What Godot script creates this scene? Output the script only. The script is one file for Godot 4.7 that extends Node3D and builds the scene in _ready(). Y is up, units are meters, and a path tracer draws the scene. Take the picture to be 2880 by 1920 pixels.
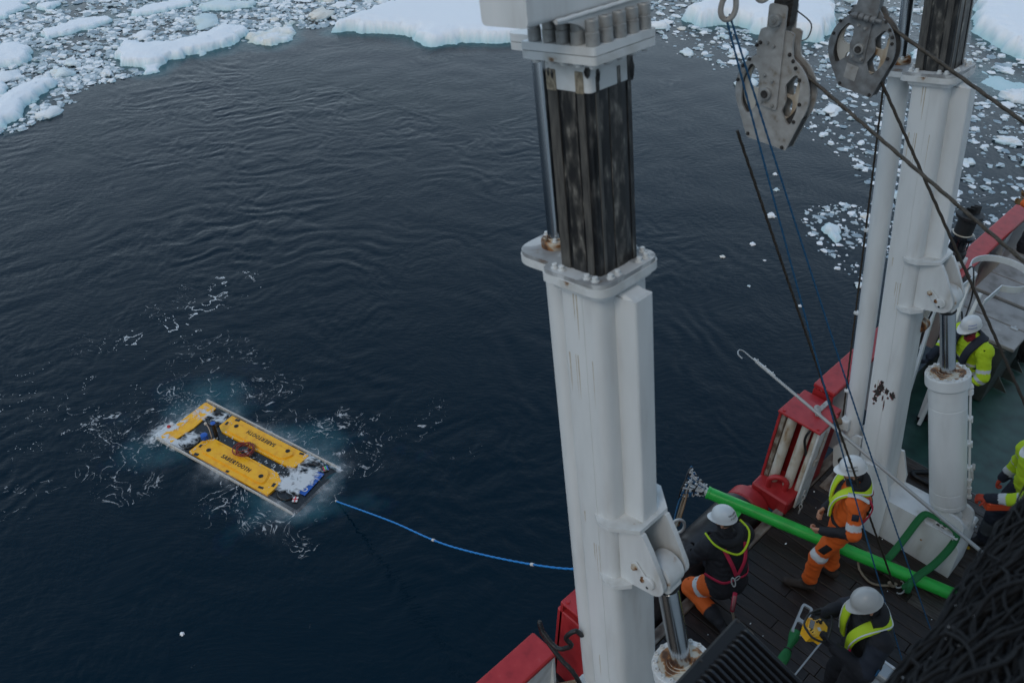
extends Node3D

const PI2 := 6.2831853
var counts := {}
var mats := {}
var rng := RandomNumberGenerator.new()
var floes: Array = []

func _ready():
	rng.seed = 7
	# camera
	var cam := Camera3D.new()
	cam.name = "camera"
	cam.transform = Transform3D(Basis(Vector3(0.71467, 0.01875, 0.69921), Vector3(0.42279, 0.78478, -0.45318), Vector3(-0.55723, 0.61949, 0.55293)), Vector3(0, 12.2, 0))
	cam.fov = 45.06
	cam.near = 0.1
	cam.far = 4000.0
	var lens := CameraAttributesPhysical.new()
	lens.frustum_focal_length = 28.93
	lens.frustum_focus_distance = 11.0
	lens.exposure_aperture = 2.6
	lens.frustum_near = 0.1
	lens.frustum_far = 4000.0
	cam.attributes = lens
	add_child(cam)
	cam.current = true
	# sky, exposure
	var we := WorldEnvironment.new()
	we.name = "world_environment"
	var env := Environment.new()
	env.background_mode = Environment.BG_SKY
	var sky := Sky.new()
	var sm := ProceduralSkyMaterial.new()
	sm.sky_top_color = Color(0.34, 0.48, 0.63)
	sm.sky_horizon_color = Color(0.87, 0.94, 0.985)
	sm.sky_curve = 0.42
	sm.ground_bottom_color = Color(0.10, 0.13, 0.17)
	sm.ground_horizon_color = Color(0.87, 0.94, 0.985)
	sm.ground_curve = 0.02
	sm.sun_angle_max = 1.0
	sky.sky_material = sm
	env.sky = sky
	env.tonemap_mode = Environment.TONE_MAPPER_LINEAR
	env.tonemap_exposure = 1.40
	env.sdfgi_enabled = true
	env.ssao_enabled = true
	env.ssil_enabled = true
	we.environment = env
	add_child(we)
	# sun behind the overcast
	var sun := DirectionalLight3D.new()
	sun.name = "sun"
	sun.light_color = Color(1.0, 0.97, 0.93)
	sun.light_energy = 0.22
	sun.light_angular_distance = 25.0
	sun.shadow_enabled = true
	add_child(sun)
	sun.look_at_from_position(Vector3(-42, 50, 12), Vector3(0, 0, 0), Vector3.UP)
	make_materials()
	define_floes()
	build_water()
	build_ship()
	build_gantry()
	build_ice()
	build_vehicle()
	build_deck_gear()
	build_people()
	build_rigging()

# ---------------------------------------------------------------- helpers
func V(x, y, z) -> Vector3:
	return Vector3(x, y, z)

func numbered(parent: Node, called: String) -> String:
	var key := str(parent.get_instance_id()) + called
	var n: int = counts.get(key, 0)
	counts[key] = n + 1
	return called if n == 0 else "%s_%03d" % [called, n]

func tag(o: Node, label: String, category: String, group := ""):
	o.set_meta("label", label)
	o.set_meta("category", category)
	if group != "":
		o.set_meta("group", group)
	return o

func thing(called: String, label: String, category: String, at := Vector3.ZERO, yaw := 0.0, group := "") -> Node3D:
	var o := Node3D.new()
	o.name = numbered(self, called)
	add_child(o, true)
	o.position = at
	o.rotation.y = yaw
	tag(o, label, category, group)
	return o

func S() -> SurfaceTool:
	var st := SurfaceTool.new()
	st.begin(Mesh.PRIMITIVE_TRIANGLES)
	return st

func part(called: String, st, material: Material, parent: Node = self) -> MeshInstance3D:
	var o := MeshInstance3D.new()
	o.name = numbered(parent, called)
	if st is SurfaceTool:
		st.generate_normals()
		o.mesh = st.commit()
	else:
		o.mesh = st
	o.material_override = material
	parent.add_child(o, true)
	return o

func struct(called: String, st, material: Material) -> MeshInstance3D:
	var o := part(called, st, material, self)
	o.set_meta("kind", "structure")
	return o

func meshof(st: SurfaceTool) -> ArrayMesh:
	st.generate_normals()
	return st.commit()

func face(st: SurfaceTool, pts: Array, out: Vector3):
	var n := Vector3.ZERO
	for i in pts.size():
		n += (pts[i] as Vector3).cross(pts[(i + 1) % pts.size()])
	var flip := n.dot(out) > 0.0
	for i in range(1, pts.size() - 1):
		st.add_vertex(pts[0])
		if flip:
			st.add_vertex(pts[i + 1]); st.add_vertex(pts[i])
		else:
			st.add_vertex(pts[i]); st.add_vertex(pts[i + 1])

func X(at := Vector3.ZERO, rx := 0.0, ry := 0.0, rz := 0.0) -> Transform3D:
	return Transform3D(Basis.from_euler(Vector3(rx, ry, rz)), at)

# frame whose y axis runs along dir
func along(at: Vector3, dir: Vector3, hint := Vector3(0, 0, 1)) -> Transform3D:
	var y := dir.normalized()
	if absf(y.dot(hint)) > 0.95:
		hint = Vector3(1, 0, 0)
	var x := y.cross(hint).normalized()
	return Transform3D(Basis(x, y, x.cross(y)), at)

func box(st: SurfaceTool, xf: Transform3D, size: Vector3, bv := 0.0):
	var h := size * 0.5
	bv = minf(bv, minf(h.x, minf(h.y, h.z)) * 0.9)
	st.set_smooth_group(-1)
	var c := xf.origin
	var p := {}
	for sx in [-1, 1]:
		for sy in [-1, 1]:
			for sz in [-1, 1]:
				p[[sx, sy, sz, 0]] = xf * Vector3(sx * h.x, sy * (h.y - bv), sz * (h.z - bv))
				p[[sx, sy, sz, 1]] = xf * Vector3(sx * (h.x - bv), sy * h.y, sz * (h.z - bv))
				p[[sx, sy, sz, 2]] = xf * Vector3(sx * (h.x - bv), sy * (h.y - bv), sz * h.z)
	for s in [-1, 1]:
		face(st, [p[[s, -1, -1, 0]], p[[s, 1, -1, 0]], p[[s, 1, 1, 0]], p[[s, -1, 1, 0]]], xf.basis.x * s)
		face(st, [p[[-1, s, -1, 1]], p[[1, s, -1, 1]], p[[1, s, 1, 1]], p[[-1, s, 1, 1]]], xf.basis.y * s)
		face(st, [p[[-1, -1, s, 2]], p[[1, -1, s, 2]], p[[1, 1, s, 2]], p[[-1, 1, s, 2]]], xf.basis.z * s)
	if bv <= 0.0:
		return
	for a in [-1, 1]:
		for b in [-1, 1]:
			face(st, [p[[a, b, -1, 0]], p[[a, b, 1, 0]], p[[a, b, 1, 1]], p[[a, b, -1, 1]]], xf.basis.x * a + xf.basis.y * b)
			face(st, [p[[a, -1, b, 0]], p[[a, 1, b, 0]], p[[a, 1, b, 2]], p[[a, -1, b, 2]]], xf.basis.x * a + xf.basis.z * b)
			face(st, [p[[-1, a, b, 1]], p[[1, a, b, 1]], p[[1, a, b, 2]], p[[-1, a, b, 2]]], xf.basis.y * a + xf.basis.z * b)
			for e in [-1, 1]:
				face(st, [p[[a, b, e, 0]], p[[a, b, e, 1]], p[[a, b, e, 2]]], xf.basis.x * a + xf.basis.y * b + xf.basis.z * e)

func bar(st: SurfaceTool, a: Vector3, b: Vector3, w: float, d: float, bv := 0.003, hint := Vector3(0, 0, 1)):
	var xf := along((a + b) * 0.5, b - a, hint)
	box(st, xf, Vector3(w, a.distance_to(b), d), bv)

# profile of (radius, height) from bottom to top
func lathe(st: SurfaceTool, xf: Transform3D, prof: Array, sides := 20):
	var grp := 1
	for k in prof.size() - 1:
		var p0: Vector2 = prof[k]
		var p1: Vector2 = prof[k + 1]
		if p0.distance_to(p1) < 1e-6:
			continue
		var d := (p1 - p0).normalized()
		if k > 0:
			var dd: Vector2 = (p0 - (prof[k - 1] as Vector2)).normalized()
			if dd.dot(d) < 0.93:
				grp += 1
		st.set_smooth_group(grp)
		for i in sides:
			var a0 := PI2 * i / sides
			var a1 := PI2 * (i + 1) / sides
			var am := (a0 + a1) * 0.5
			var out := xf.basis * Vector3(cos(am) * d.y, -d.x, sin(am) * d.y)
			var q0 := xf * Vector3(cos(a0) * p0.x, p0.y, sin(a0) * p0.x)
			var q1 := xf * Vector3(cos(a1) * p0.x, p0.y, sin(a1) * p0.x)
			var q2 := xf * Vector3(cos(a1) * p1.x, p1.y, sin(a1) * p1.x)
			var q3 := xf * Vector3(cos(a0) * p1.x, p1.y, sin(a0) * p1.x)
			if p0.x < 1e-5:
				face(st, [q0, q2, q3], out)
			elif p1.x < 1e-5:
				face(st, [q0, q1, q2], out)
			else:
				face(st, [q0, q1, q2, q3], out)

func cyl(st: SurfaceTool, a: Vector3, b: Vector3, r: float, sides := 16, bv := 0.004, r2 := -1.0):
	var h := a.distance_to(b)
	if r2 < 0.0:
		r2 = r
	bv = minf(bv, minf(r, h) * 0.3)
	lathe(st, along(a, b - a), [Vector2(0, 0), Vector2(r - bv, 0), Vector2(r, bv), Vector2(r2, h - bv), Vector2(r2 - bv, h), Vector2(0, h)], sides)

func bolt(st: SurfaceTool, at: Vector3, dir: Vector3, r: float, h: float):
	lathe(st, along(at, dir), [Vector2(r * 1.5, 0), Vector2(r * 1.5, h * 0.2), Vector2(r, h * 0.2), Vector2(r, h * 0.9), Vector2(r * 0.85, h), Vector2(0, h)], 6)

func tube(st: SurfaceTool, pts: Array, r, sides := 8, lobes := 0, pitch := 0.1, amp := 0.16):
	var n := pts.size()
	var t0: Vector3 = ((pts[1] as Vector3) - (pts[0] as Vector3)).normalized()
	var hint := Vector3(0, 1, 0) if absf(t0.y) < 0.9 else Vector3(1, 0, 0)
	var u := t0.cross(hint).normalized()
	var rings := []
	var ln := 0.0
	for k in n:
		var p: Vector3 = pts[k]
		var tn: Vector3 = ((pts[mini(k + 1, n - 1)] as Vector3) - (pts[maxi(k - 1, 0)] as Vector3)).normalized()
		u = (u - tn * u.dot(tn)).normalized()
		var v := tn.cross(u)
		if k > 0:
			ln += p.distance_to(pts[k - 1])
		var rr: float = r[k] if r is Array else r
		var ring := []
		for i in sides:
			var a := PI2 * i / sides
			var q := rr
			if lobes > 0:
				q = rr * (1.0 - amp + amp * absf(cos(0.5 * (lobes * a - ln / pitch * PI2))) * 1.3)
			ring.append(p + (u * cos(a) + v * sin(a)) * q)
		rings.append(ring)
	st.set_smooth_group(1)
	for k in n - 1:
		for i in sides:
			var j := (i + 1) % sides
			var a0: Vector3 = rings[k][i]
			var b0: Vector3 = rings[k][j]
			var a1: Vector3 = rings[k + 1][i]
			var b1: Vector3 = rings[k + 1][j]
			face(st, [a0, b0, b1, a1], (a0 + b0 + a1 + b1) * 0.25 - ((pts[k] as Vector3) + (pts[k + 1] as Vector3)) * 0.5)
	st.set_smooth_group(-1)
	face(st, rings[0], (pts[0] as Vector3) - (pts[1] as Vector3))
	face(st, rings[n - 1], (pts[n - 1] as Vector3) - (pts[n - 2] as Vector3))

# flattened sweep: half width a across, half thickness b along the given outward vectors
func strap(st: SurfaceTool, pts: Array, outs: Array, a: float, b: float, sides := 8):
	var n := pts.size()
	var rings := []
	for k in n:
		var tn: Vector3 = ((pts[mini(k + 1, n - 1)] as Vector3) - (pts[maxi(k - 1, 0)] as Vector3)).normalized()
		var o: Vector3 = outs[k] if outs.size() > 1 else outs[0]
		o = (o - tn * o.dot(tn)).normalized()
		var s := tn.cross(o)
		var ring := []
		for i in sides:
			var an := PI2 * (i + 0.5) / sides
			ring.append((pts[k] as Vector3) + s * cos(an) * a + o * sin(an) * b)
		rings.append(ring)
	st.set_smooth_group(1)
	for k in n - 1:
		for i in sides:
			var j := (i + 1) % sides
			var c: Vector3 = ((pts[k] as Vector3) + (pts[k + 1] as Vector3)) * 0.5
			var m: Vector3 = ((rings[k][i] as Vector3) + (rings[k + 1][j] as Vector3)) * 0.5
			face(st, [rings[k][i], rings[k][j], rings[k + 1][j], rings[k + 1][i]], m - c)
	face(st, rings[0], (pts[0] as Vector3) - (pts[1] as Vector3))
	face(st, rings[n - 1], (pts[n - 1] as Vector3) - (pts[n - 2] as Vector3))

func curve(ctrl: Array, n := 24) -> Array:
	var out := []
	var m := ctrl.size()
	for k in n + 1:
		var f := float(k) / n * (m - 1)
		var i := mini(int(f), m - 2)
		var t := f - i
		var p0: Vector3 = ctrl[maxi(i - 1, 0)]
		var p1: Vector3 = ctrl[i]
		var p2: Vector3 = ctrl[i + 1]
		var p3: Vector3 = ctrl[mini(i + 2, m - 1)]
		out.append(0.5 * ((2.0 * p1) + (p2 - p0) * t + (2.0 * p0 - 5.0 * p1 + 4.0 * p2 - p3) * t * t + (3.0 * p1 - p0 - 3.0 * p2 + p3) * t * t * t))
	return out

func sag(a: Vector3, b: Vector3, drop: float, n := 30) -> Array:
	var out := []
	for k in n + 1:
		var t := float(k) / n
		out.append(a.lerp(b, t) - Vector3(0, drop * 4.0 * t * (1.0 - t), 0))
	return out

# polygon in the frame's xy plane, pushed along its z from 0 to depth
func ext(st: SurfaceTool, xf: Transform3D, poly: PackedVector2Array, depth: float):
	if Geometry2D.is_polygon_clockwise(poly):
		poly.reverse()
	var idx := Geometry2D.triangulate_polygon(poly)
	st.set_smooth_group(-1)
	for k in range(0, idx.size(), 3):
		var a := poly[idx[k]]
		var b := poly[idx[k + 1]]
		var c := poly[idx[k + 2]]
		face(st, [xf * V(a.x, a.y, 0), xf * V(b.x, b.y, 0), xf * V(c.x, c.y, 0)], -xf.basis.z * signf(depth))
		face(st, [xf * V(a.x, a.y, depth), xf * V(b.x, b.y, depth), xf * V(c.x, c.y, depth)], xf.basis.z * signf(depth))
	var n := poly.size()
	var grp := 10
	for i in n:
		var a := poly[i]
		var b := poly[(i + 1) % n]
		var pv := poly[(i + n - 1) % n]
		if (a - pv).normalized().dot((b - a).normalized()) < 0.75:
			grp += 1
		st.set_smooth_group(grp)
		var out := xf.basis * V(b.y - a.y, a.x - b.x, 0)
		face(st, [xf * V(a.x, a.y, 0), xf * V(b.x, b.y, 0), xf * V(b.x, b.y, depth), xf * V(a.x, a.y, depth)], out)

# polygon from corner list, each corner (x, y, radius)
func rpoly(c: Array, seg := 5) -> PackedVector2Array:
	var out := PackedVector2Array()
	var n := c.size()
	for i in n:
		var p := Vector2(c[i].x, c[i].y)
		var r: float = c[i].z
		if r <= 0.0:
			out.append(p)
			continue
		var a := (Vector2(c[(i + n - 1) % n].x, c[(i + n - 1) % n].y) - p)
		var b := (Vector2(c[(i + 1) % n].x, c[(i + 1) % n].y) - p)
		var half := absf(a.angle_to(b)) * 0.5
		var d := minf(r / tan(half), minf(a.length(), b.length()) * 0.49)
		var p0 := p + a.normalized() * d
		var p1 := p + b.normalized() * d
		for k in seg + 1:
			var t := float(k) / seg
			out.append(p0.lerp(p, t).lerp(p.lerp(p1, t), t))
	return out

func circle(cx: float, cy: float, r: float, n := 20) -> PackedVector2Array:
	var out := PackedVector2Array()
	for i in n:
		out.append(Vector2(cx + cos(PI2 * i / n) * r, cy + sin(PI2 * i / n) * r))
	return out

# plate with holes: cut into quadrants about (cx, cy) so every piece is a simple polygon
func holed(st: SurfaceTool, xf: Transform3D, outline: PackedVector2Array, holes: Array, depth: float, cuts_x: Array, cuts_y: Array):
	for i in cuts_x.size() - 1:
		for j in cuts_y.size() - 1:
			var cell := PackedVector2Array([Vector2(cuts_x[i], cuts_y[j]), Vector2(cuts_x[i + 1], cuts_y[j]), Vector2(cuts_x[i + 1], cuts_y[j + 1]), Vector2(cuts_x[i], cuts_y[j + 1])])
			var todo: Array = Geometry2D.intersect_polygons(outline, cell)
			for h in holes:
				var next: Array = []
				for p in todo:
					next.append_array(Geometry2D.clip_polygons(p, h))
				todo = next
			for p in todo:
				if p.size() >= 3 and not Geometry2D.is_polygon_clockwise(p):
					ext(st, xf, p, depth)

func text_on(called: String, words: String, width: float, xf: Transform3D, material: Material, parent: Node, bold := true, depth := 0.003) -> MeshInstance3D:
	var f := SystemFont.new()
	f.font_names = PackedStringArray(["Droid Sans"])
	f.font_weight = 700 if bold else 400
	var tm := TextMesh.new()
	tm.font = f
	tm.text = words
	tm.font_size = 48
	tm.depth = depth
	tm.pixel_size = 0.002
	var w := tm.get_aabb().size.x
	if w > 0.0:
		tm.pixel_size = 0.002 * width / w
	var o := MeshInstance3D.new()
	o.name = numbered(parent, called)
	o.mesh = tm
	o.material_override = material
	o.transform = xf
	parent.add_child(o, true)
	return o

# ---------------------------------------------------------------- materials
func lin(r: float, g: float, b: float) -> Color:
	return Color(r, g, b).linear_to_srgb()

func noise(seed_: int, freq: float, oct := 4, kind := FastNoiseLite.TYPE_SIMPLEX_SMOOTH) -> FastNoiseLite:
	var n := FastNoiseLite.new()
	n.seed = seed_
	n.noise_type = kind
	n.frequency = freq
	n.fractal_octaves = oct
	return n

func ramp(stops: Array) -> Gradient:
	var g := Gradient.new()
	var off := PackedFloat32Array()
	var col := PackedColorArray()
	for s in stops:
		off.append(s[0]); col.append(s[1])
	g.offsets = off
	g.colors = col
	return g

func ntex(n: FastNoiseLite, g: Gradient, size := 512) -> NoiseTexture2D:
	var t := NoiseTexture2D.new()
	t.width = size; t.height = size
	t.seamless = true
	t.noise = n
	t.color_ramp = g
	t.normalize = true
	return t

func flat(key: String, c: Color, rough := 0.6, metal := 0.0) -> StandardMaterial3D:
	var m := StandardMaterial3D.new()
	m.albedo_color = c
	m.roughness = rough
	m.metallic = metal
	mats[key] = m
	return m

# colour that wanders between stops, mapped on three planes; scale = repeats per metre
func mottled(key: String, stops: Array, n: FastNoiseLite, scale: Vector3, rough := 0.6, metal := 0.0, relief := 0.0, size := 512) -> StandardMaterial3D:
	var m := StandardMaterial3D.new()
	m.albedo_texture = ntex(n, ramp(stops), size)
	m.uv1_triplanar = true
	m.uv1_scale = scale
	m.roughness = rough
	m.metallic = metal
	if relief > 0.0:
		var t := NoiseTexture2D.new()
		t.width = 512; t.height = 512
		t.seamless = true
		t.noise = n
		t.as_normal_map = true
		t.bump_strength = relief
		m.normal_enabled = true
		m.normal_texture = t
	mats[key] = m
	return m

func make_materials():
	var w0 := lin(0.66, 0.675, 0.675)
	mottled("white", [[0.0, lin(0.50, 0.49, 0.46)], [0.15, lin(0.59, 0.595, 0.59)], [0.42, w0], [0.75, lin(0.70, 0.715, 0.715)], [1.0, lin(0.73, 0.74, 0.74)]], noise(3, 0.006, 6), V(1.2, 0.25, 1.2), 0.42)
	mottled("white_worn", [[0.0, lin(0.10, 0.045, 0.02)], [0.10, lin(0.30, 0.20, 0.13)], [0.15, lin(0.52, 0.52, 0.50)], [0.6, w0], [1.0, lin(0.66, 0.67, 0.66)]], noise(11, 0.010, 5), V(0.9, 0.9, 0.9), 0.5)
	mottled("grey_flange", [[0.0, lin(0.14, 0.08, 0.05)], [0.2, lin(0.22, 0.22, 0.22)], [0.55, lin(0.30, 0.31, 0.315)], [0.62, lin(0.50, 0.51, 0.51)], [1.0, lin(0.56, 0.57, 0.57)]], noise(12, 0.008, 5), V(0.9, 0.9, 0.9), 0.5)
	mottled("rusty", [[0.0, lin(0.025, 0.010, 0.005)], [0.3, lin(0.10, 0.035, 0.010)], [0.46, lin(0.30, 0.13, 0.04)], [0.56, lin(0.50, 0.46, 0.38)], [1.0, lin(0.58, 0.57, 0.53)]], noise(13, 0.009, 5), V(1.5, 1.5, 1.5), 0.7)
	mottled("black_grease", [[0.0, lin(0.006, 0.006, 0.007)], [0.55, lin(0.012, 0.012, 0.013)], [0.72, lin(0.045, 0.043, 0.04)], [0.85, lin(0.10, 0.095, 0.085)], [0.93, lin(0.28, 0.26, 0.22)], [1.0, lin(0.35, 0.33, 0.29)]], noise(14, 0.012, 5), V(2.4, 0.7, 2.4), 0.28)
	mottled("black_worn", [[0.0, lin(0.012, 0.012, 0.013)], [0.4, lin(0.022, 0.021, 0.02)], [0.6, lin(0.06, 0.056, 0.05)], [0.8, lin(0.14, 0.13, 0.115)], [1.0, lin(0.34, 0.32, 0.28)]], noise(15, 0.014, 5), V(2.0, 0.9, 2.0), 0.45)
	mottled("wear_strip", [[0.0, lin(0.045, 0.042, 0.038)], [0.5, lin(0.085, 0.08, 0.073)], [1.0, lin(0.13, 0.12, 0.105)]], noise(16, 0.02, 4), V(3.0, 0.5, 3.0), 0.4)
	mottled("bare_strip", [[0.0, lin(0.10, 0.085, 0.06)], [0.5, lin(0.26, 0.22, 0.16)], [1.0, lin(0.42, 0.38, 0.30)]], noise(17, 0.03, 4), V(3.0, 1.5, 3.0), 0.6)
	mottled("chrome", [[0.0, lin(0.42, 0.44, 0.46)], [1.0, lin(0.62, 0.64, 0.66)]], noise(18, 0.02, 3), V(2.0, 0.2, 2.0), 0.16, 1.0)
	mottled("steel", [[0.0, lin(0.19, 0.15, 0.11)], [0.25, lin(0.33, 0.315, 0.295)], [0.7, lin(0.41, 0.40, 0.385)], [1.0, lin(0.50, 0.49, 0.475)]], noise(19, 0.009, 5), V(2.0, 2.0, 2.0), 0.6, 0.15, 0.6)
	mottled("steel_dark", [[0.0, lin(0.03, 0.02, 0.014)], [0.4, lin(0.05, 0.045, 0.042)], [1.0, lin(0.09, 0.085, 0.08)]], noise(20, 0.016, 4), V(3.0, 3.0, 3.0), 0.5, 0.4)
	mottled("bolt_steel", [[0.0, lin(0.20, 0.18, 0.16)], [0.3, lin(0.29, 0.29, 0.28)], [1.0, lin(0.40, 0.40, 0.39)]], noise(21, 0.01, 4), V(3, 3, 3), 0.45, 0.2)
	mottled("cream", [[0.0, lin(0.20, 0.10, 0.04)], [0.22, lin(0.42, 0.34, 0.25)], [0.5, lin(0.56, 0.52, 0.45)], [1.0, lin(0.62, 0.59, 0.54)]], noise(22, 0.006, 5), V(1.5, 0.8, 1.5), 0.6)
	mottled("red", [[0.0, lin(0.30, 0.015, 0.018)], [0.3, lin(0.40, 0.022, 0.026)], [0.8, lin(0.45, 0.03, 0.033)], [1.0, lin(0.47, 0.06, 0.06)]], noise(23, 0.01, 4), V(1.2, 1.2, 1.2), 0.45)
	mottled("roller_rubber", [[0.0, lin(0.008, 0.007, 0.007)], [0.5, lin(0.018, 0.014, 0.014)], [1.0, lin(0.04, 0.032, 0.03)]], noise(24, 0.01, 5), V(1.5, 1.5, 1.5), 0.4, 0.0, 1.0)
	mottled("edge_strip", [[0.0, lin(0.05, 0.028, 0.018)], [0.35, lin(0.13, 0.085, 0.06)], [0.6, lin(0.26, 0.22, 0.18)], [1.0, lin(0.42, 0.39, 0.34)]], noise(25, 0.008, 5), V(0.5, 1.0, 1.0), 0.65)
	mottled("green_deck", [[0.0, lin(0.012, 0.034, 0.028)], [0.4, lin(0.020, 0.062, 0.050)], [0.75, lin(0.026, 0.078, 0.062)], [1.0, lin(0.05, 0.10, 0.085)]], noise(26, 0.008, 5), V(0.7, 0.7, 0.7), 0.4)
	mottled("olive", [[0.0, lin(0.028, 0.036, 0.032)], [0.6, lin(0.05, 0.06, 0.054)], [1.0, lin(0.07, 0.082, 0.074)]], noise(27, 0.01, 4), V(1, 1, 1), 0.5)
	mottled("lid_grey", [[0.0, lin(0.18, 0.165, 0.15)], [0.4, lin(0.29, 0.275, 0.26)], [1.0, lin(0.36, 0.345, 0.33)]], noise(28, 0.008, 5), V(0.8, 0.8, 0.8), 0.55)
	mottled("pipe_green", [[0.0, lin(0.03, 0.20, 0.04)], [0.2, lin(0.022, 0.37, 0.045)], [0.5, lin(0.028, 0.46, 0.06)], [1.0, lin(0.034, 0.53, 0.07)]], noise(29, 0.012, 5), V(2.5, 0.6, 2.5), 0.33)
	mottled("yellow", [[0.0, lin(0.74, 0.33, 0.010)], [0.5, lin(0.86, 0.43, 0.010)], [1.0, lin(0.90, 0.48, 0.014)]], noise(30, 0.008, 4), V(1.2, 1.2, 1.2), 0.35)
	mottled("hull_black", [[0.0, lin(0.006, 0.006, 0.007)], [0.7, lin(0.016, 0.017, 0.018)], [0.9, lin(0.06, 0.065, 0.07)], [1.0, lin(0.2, 0.21, 0.22)]], noise(31, 0.025, 4), V(2, 2, 2), 0.3)
	mottled("runner", [[0.0, lin(0.30, 0.28, 0.24)], [0.5, lin(0.48, 0.45, 0.40)], [1.0, lin(0.60, 0.58, 0.54)]], noise(32, 0.02, 4), V(2, 2, 2), 0.45)
	for k in 4:
		var d: float = [0.50, 0.66, 0.82, 0.58][k]
		mottled("plank_wet_%d" % k, [[0.0, lin(0.013 * d, 0.008 * d, 0.006 * d)], [0.5, lin(0.028 * d, 0.0175 * d, 0.0135 * d)], [0.85, lin(0.046 * d, 0.030 * d, 0.023 * d)], [1.0, lin(0.095 * d, 0.072 * d, 0.060 * d)]], noise(40 + k, 0.016, 5), V(4.0, 4.0, 0.55), 0.46, 0.0, 2.0)
		mottled("plank_dry_%d" % k, [[0.0, lin(0.022 * d, 0.015 * d, 0.012 * d)], [0.4, lin(0.06 * d, 0.046 * d, 0.038 * d)], [0.8, lin(0.105 * d, 0.085 * d, 0.072 * d)], [1.0, lin(0.17 * d, 0.15 * d, 0.135 * d)]], noise(50 + k, 0.016, 5), V(4.0, 4.0, 0.55), 0.55, 0.0, 2.0)
	mottled("steel_mid", [[0.0, lin(0.13, 0.12, 0.115)], [0.5, lin(0.205, 0.212, 0.216)], [1.0, lin(0.29, 0.295, 0.30)]], noise(64, 0.009, 5), V(2.0, 2.0, 2.0), 0.55, 0.15, 0.6)
	mottled("fin", [[0.0, lin(0.012, 0.012, 0.014)], [0.75, lin(0.022, 0.022, 0.024)], [0.9, lin(0.05, 0.05, 0.052)], [1.0, lin(0.3, 0.3, 0.3)]], noise(65, 0.03, 4), V(4, 4, 4), 0.33)
	mottled("rust_run", [[0.0, lin(0.40, 0.31, 0.21)], [0.5, lin(0.50, 0.45, 0.37)], [1.0, lin(0.58, 0.56, 0.52)]], noise(66, 0.02, 4), V(6, 1.2, 6), 0.6)
	flat("undercoat", lin(0.24, 0.05, 0.055), 0.6)
	flat("gap", lin(0.006, 0.005, 0.005), 0.8)
	flat("black", lin(0.012, 0.012, 0.013), 0.5)
	flat("rubber", lin(0.014, 0.014, 0.015), 0.6)
	flat("letter", lin(0.012, 0.011, 0.010), 0.5)
	flat("white_clean", lin(0.66, 0.67, 0.68), 0.35)
	flat("blue", lin(0.012, 0.09, 0.40), 0.4)
	flat("rope_blue", lin(0.006, 0.075, 0.17), 0.75)
	flat("tether_blue", lin(0.010, 0.19, 0.52), 0.5)
	flat("coil_red", lin(0.22, 0.022, 0.012), 0.45)
	flat("strap_green", lin(0.008, 0.13, 0.035), 0.8)
	flat("tape_white", lin(0.55, 0.56, 0.56), 0.5)
	flat("tan_hose", lin(0.22, 0.14, 0.08), 0.6)
	flat("hose_black", lin(0.010, 0.010, 0.011), 0.45)
	flat("grey_metal", lin(0.40, 0.41, 0.41), 0.4, 0.3)
	flat("glass_dark", lin(0.012, 0.013, 0.016), 0.08)
	flat("lime", lin(0.46, 0.62, 0.012), 0.7)
	flat("navy", lin(0.012, 0.015, 0.026), 0.75)
	flat("harness_red", lin(0.42, 0.012, 0.05), 0.7)
	flat("reflective", lin(0.52, 0.54, 0.55), 0.35)
	flat("cloth_black", lin(0.009, 0.009, 0.011), 0.85)
	flat("flag_white", lin(0.6, 0.6, 0.6), 0.6)
	flat("case_orange", lin(0.62, 0.07, 0.015), 0.45)
	flat("glove_yellow", lin(0.45, 0.30, 0.015), 0.8)
	flat("hat", lin(0.62, 0.63, 0.63), 0.3)
	flat("hat_grey", lin(0.40, 0.40, 0.39), 0.32)
	mottled("wire_rope", [[0.0, lin(0.03, 0.024, 0.018)], [0.6, lin(0.075, 0.064, 0.05)], [1.0, lin(0.13, 0.115, 0.095)]], noise(60, 0.03, 3), V(4, 4, 4), 0.6)
	mottled("wire_rope_dark", [[0.0, lin(0.018, 0.013, 0.009)], [1.0, lin(0.05, 0.038, 0.026)]], noise(61, 0.03, 3), V(4, 4, 4), 0.65)
	mottled("hemp", [[0.0, lin(0.14, 0.11, 0.08)], [1.0, lin(0.32, 0.27, 0.20)]], noise(62, 0.03, 3), V(6, 6, 6), 0.85)
	mottled("fender_black", [[0.0, lin(0.003, 0.003, 0.0035)], [0.75, lin(0.006, 0.006, 0.007)], [0.9, lin(0.016, 0.016, 0.018)], [1.0, lin(0.12, 0.12, 0.12)]], noise(63, 0.03, 4), V(4, 4, 4), 0.85)
	var ice := StandardMaterial3D.new()
	ice.vertex_color_use_as_albedo = true
	ice.roughness = 0.6
	var it := NoiseTexture2D.new()
	it.width = 512; it.height = 512; it.seamless = true
	it.noise = noise(70, 0.02, 5)
	it.as_normal_map = true
	it.bump_strength = 3.0
	ice.normal_enabled = true
	ice.normal_texture = it
	ice.uv1_triplanar = true
	ice.uv1_world_triplanar = true
	ice.uv1_scale = V(0.8, 0.8, 0.8)
	mats["ice"] = ice
	var cloth := StandardMaterial3D.new()
	cloth.vertex_color_use_as_albedo = true
	cloth.roughness = 0.8
	mats["cloth"] = cloth

# ---------------------------------------------------------------- sea and ice
func floe_def(key: String, h: float, poly: PackedVector2Array, label: String):
	var bb := Rect2(poly[0], Vector2.ZERO)
	for p in poly:
		bb = bb.expand(p)
	floes.append({"key": key, "h": h, "poly": poly, "label": label, "bb": bb})

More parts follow.
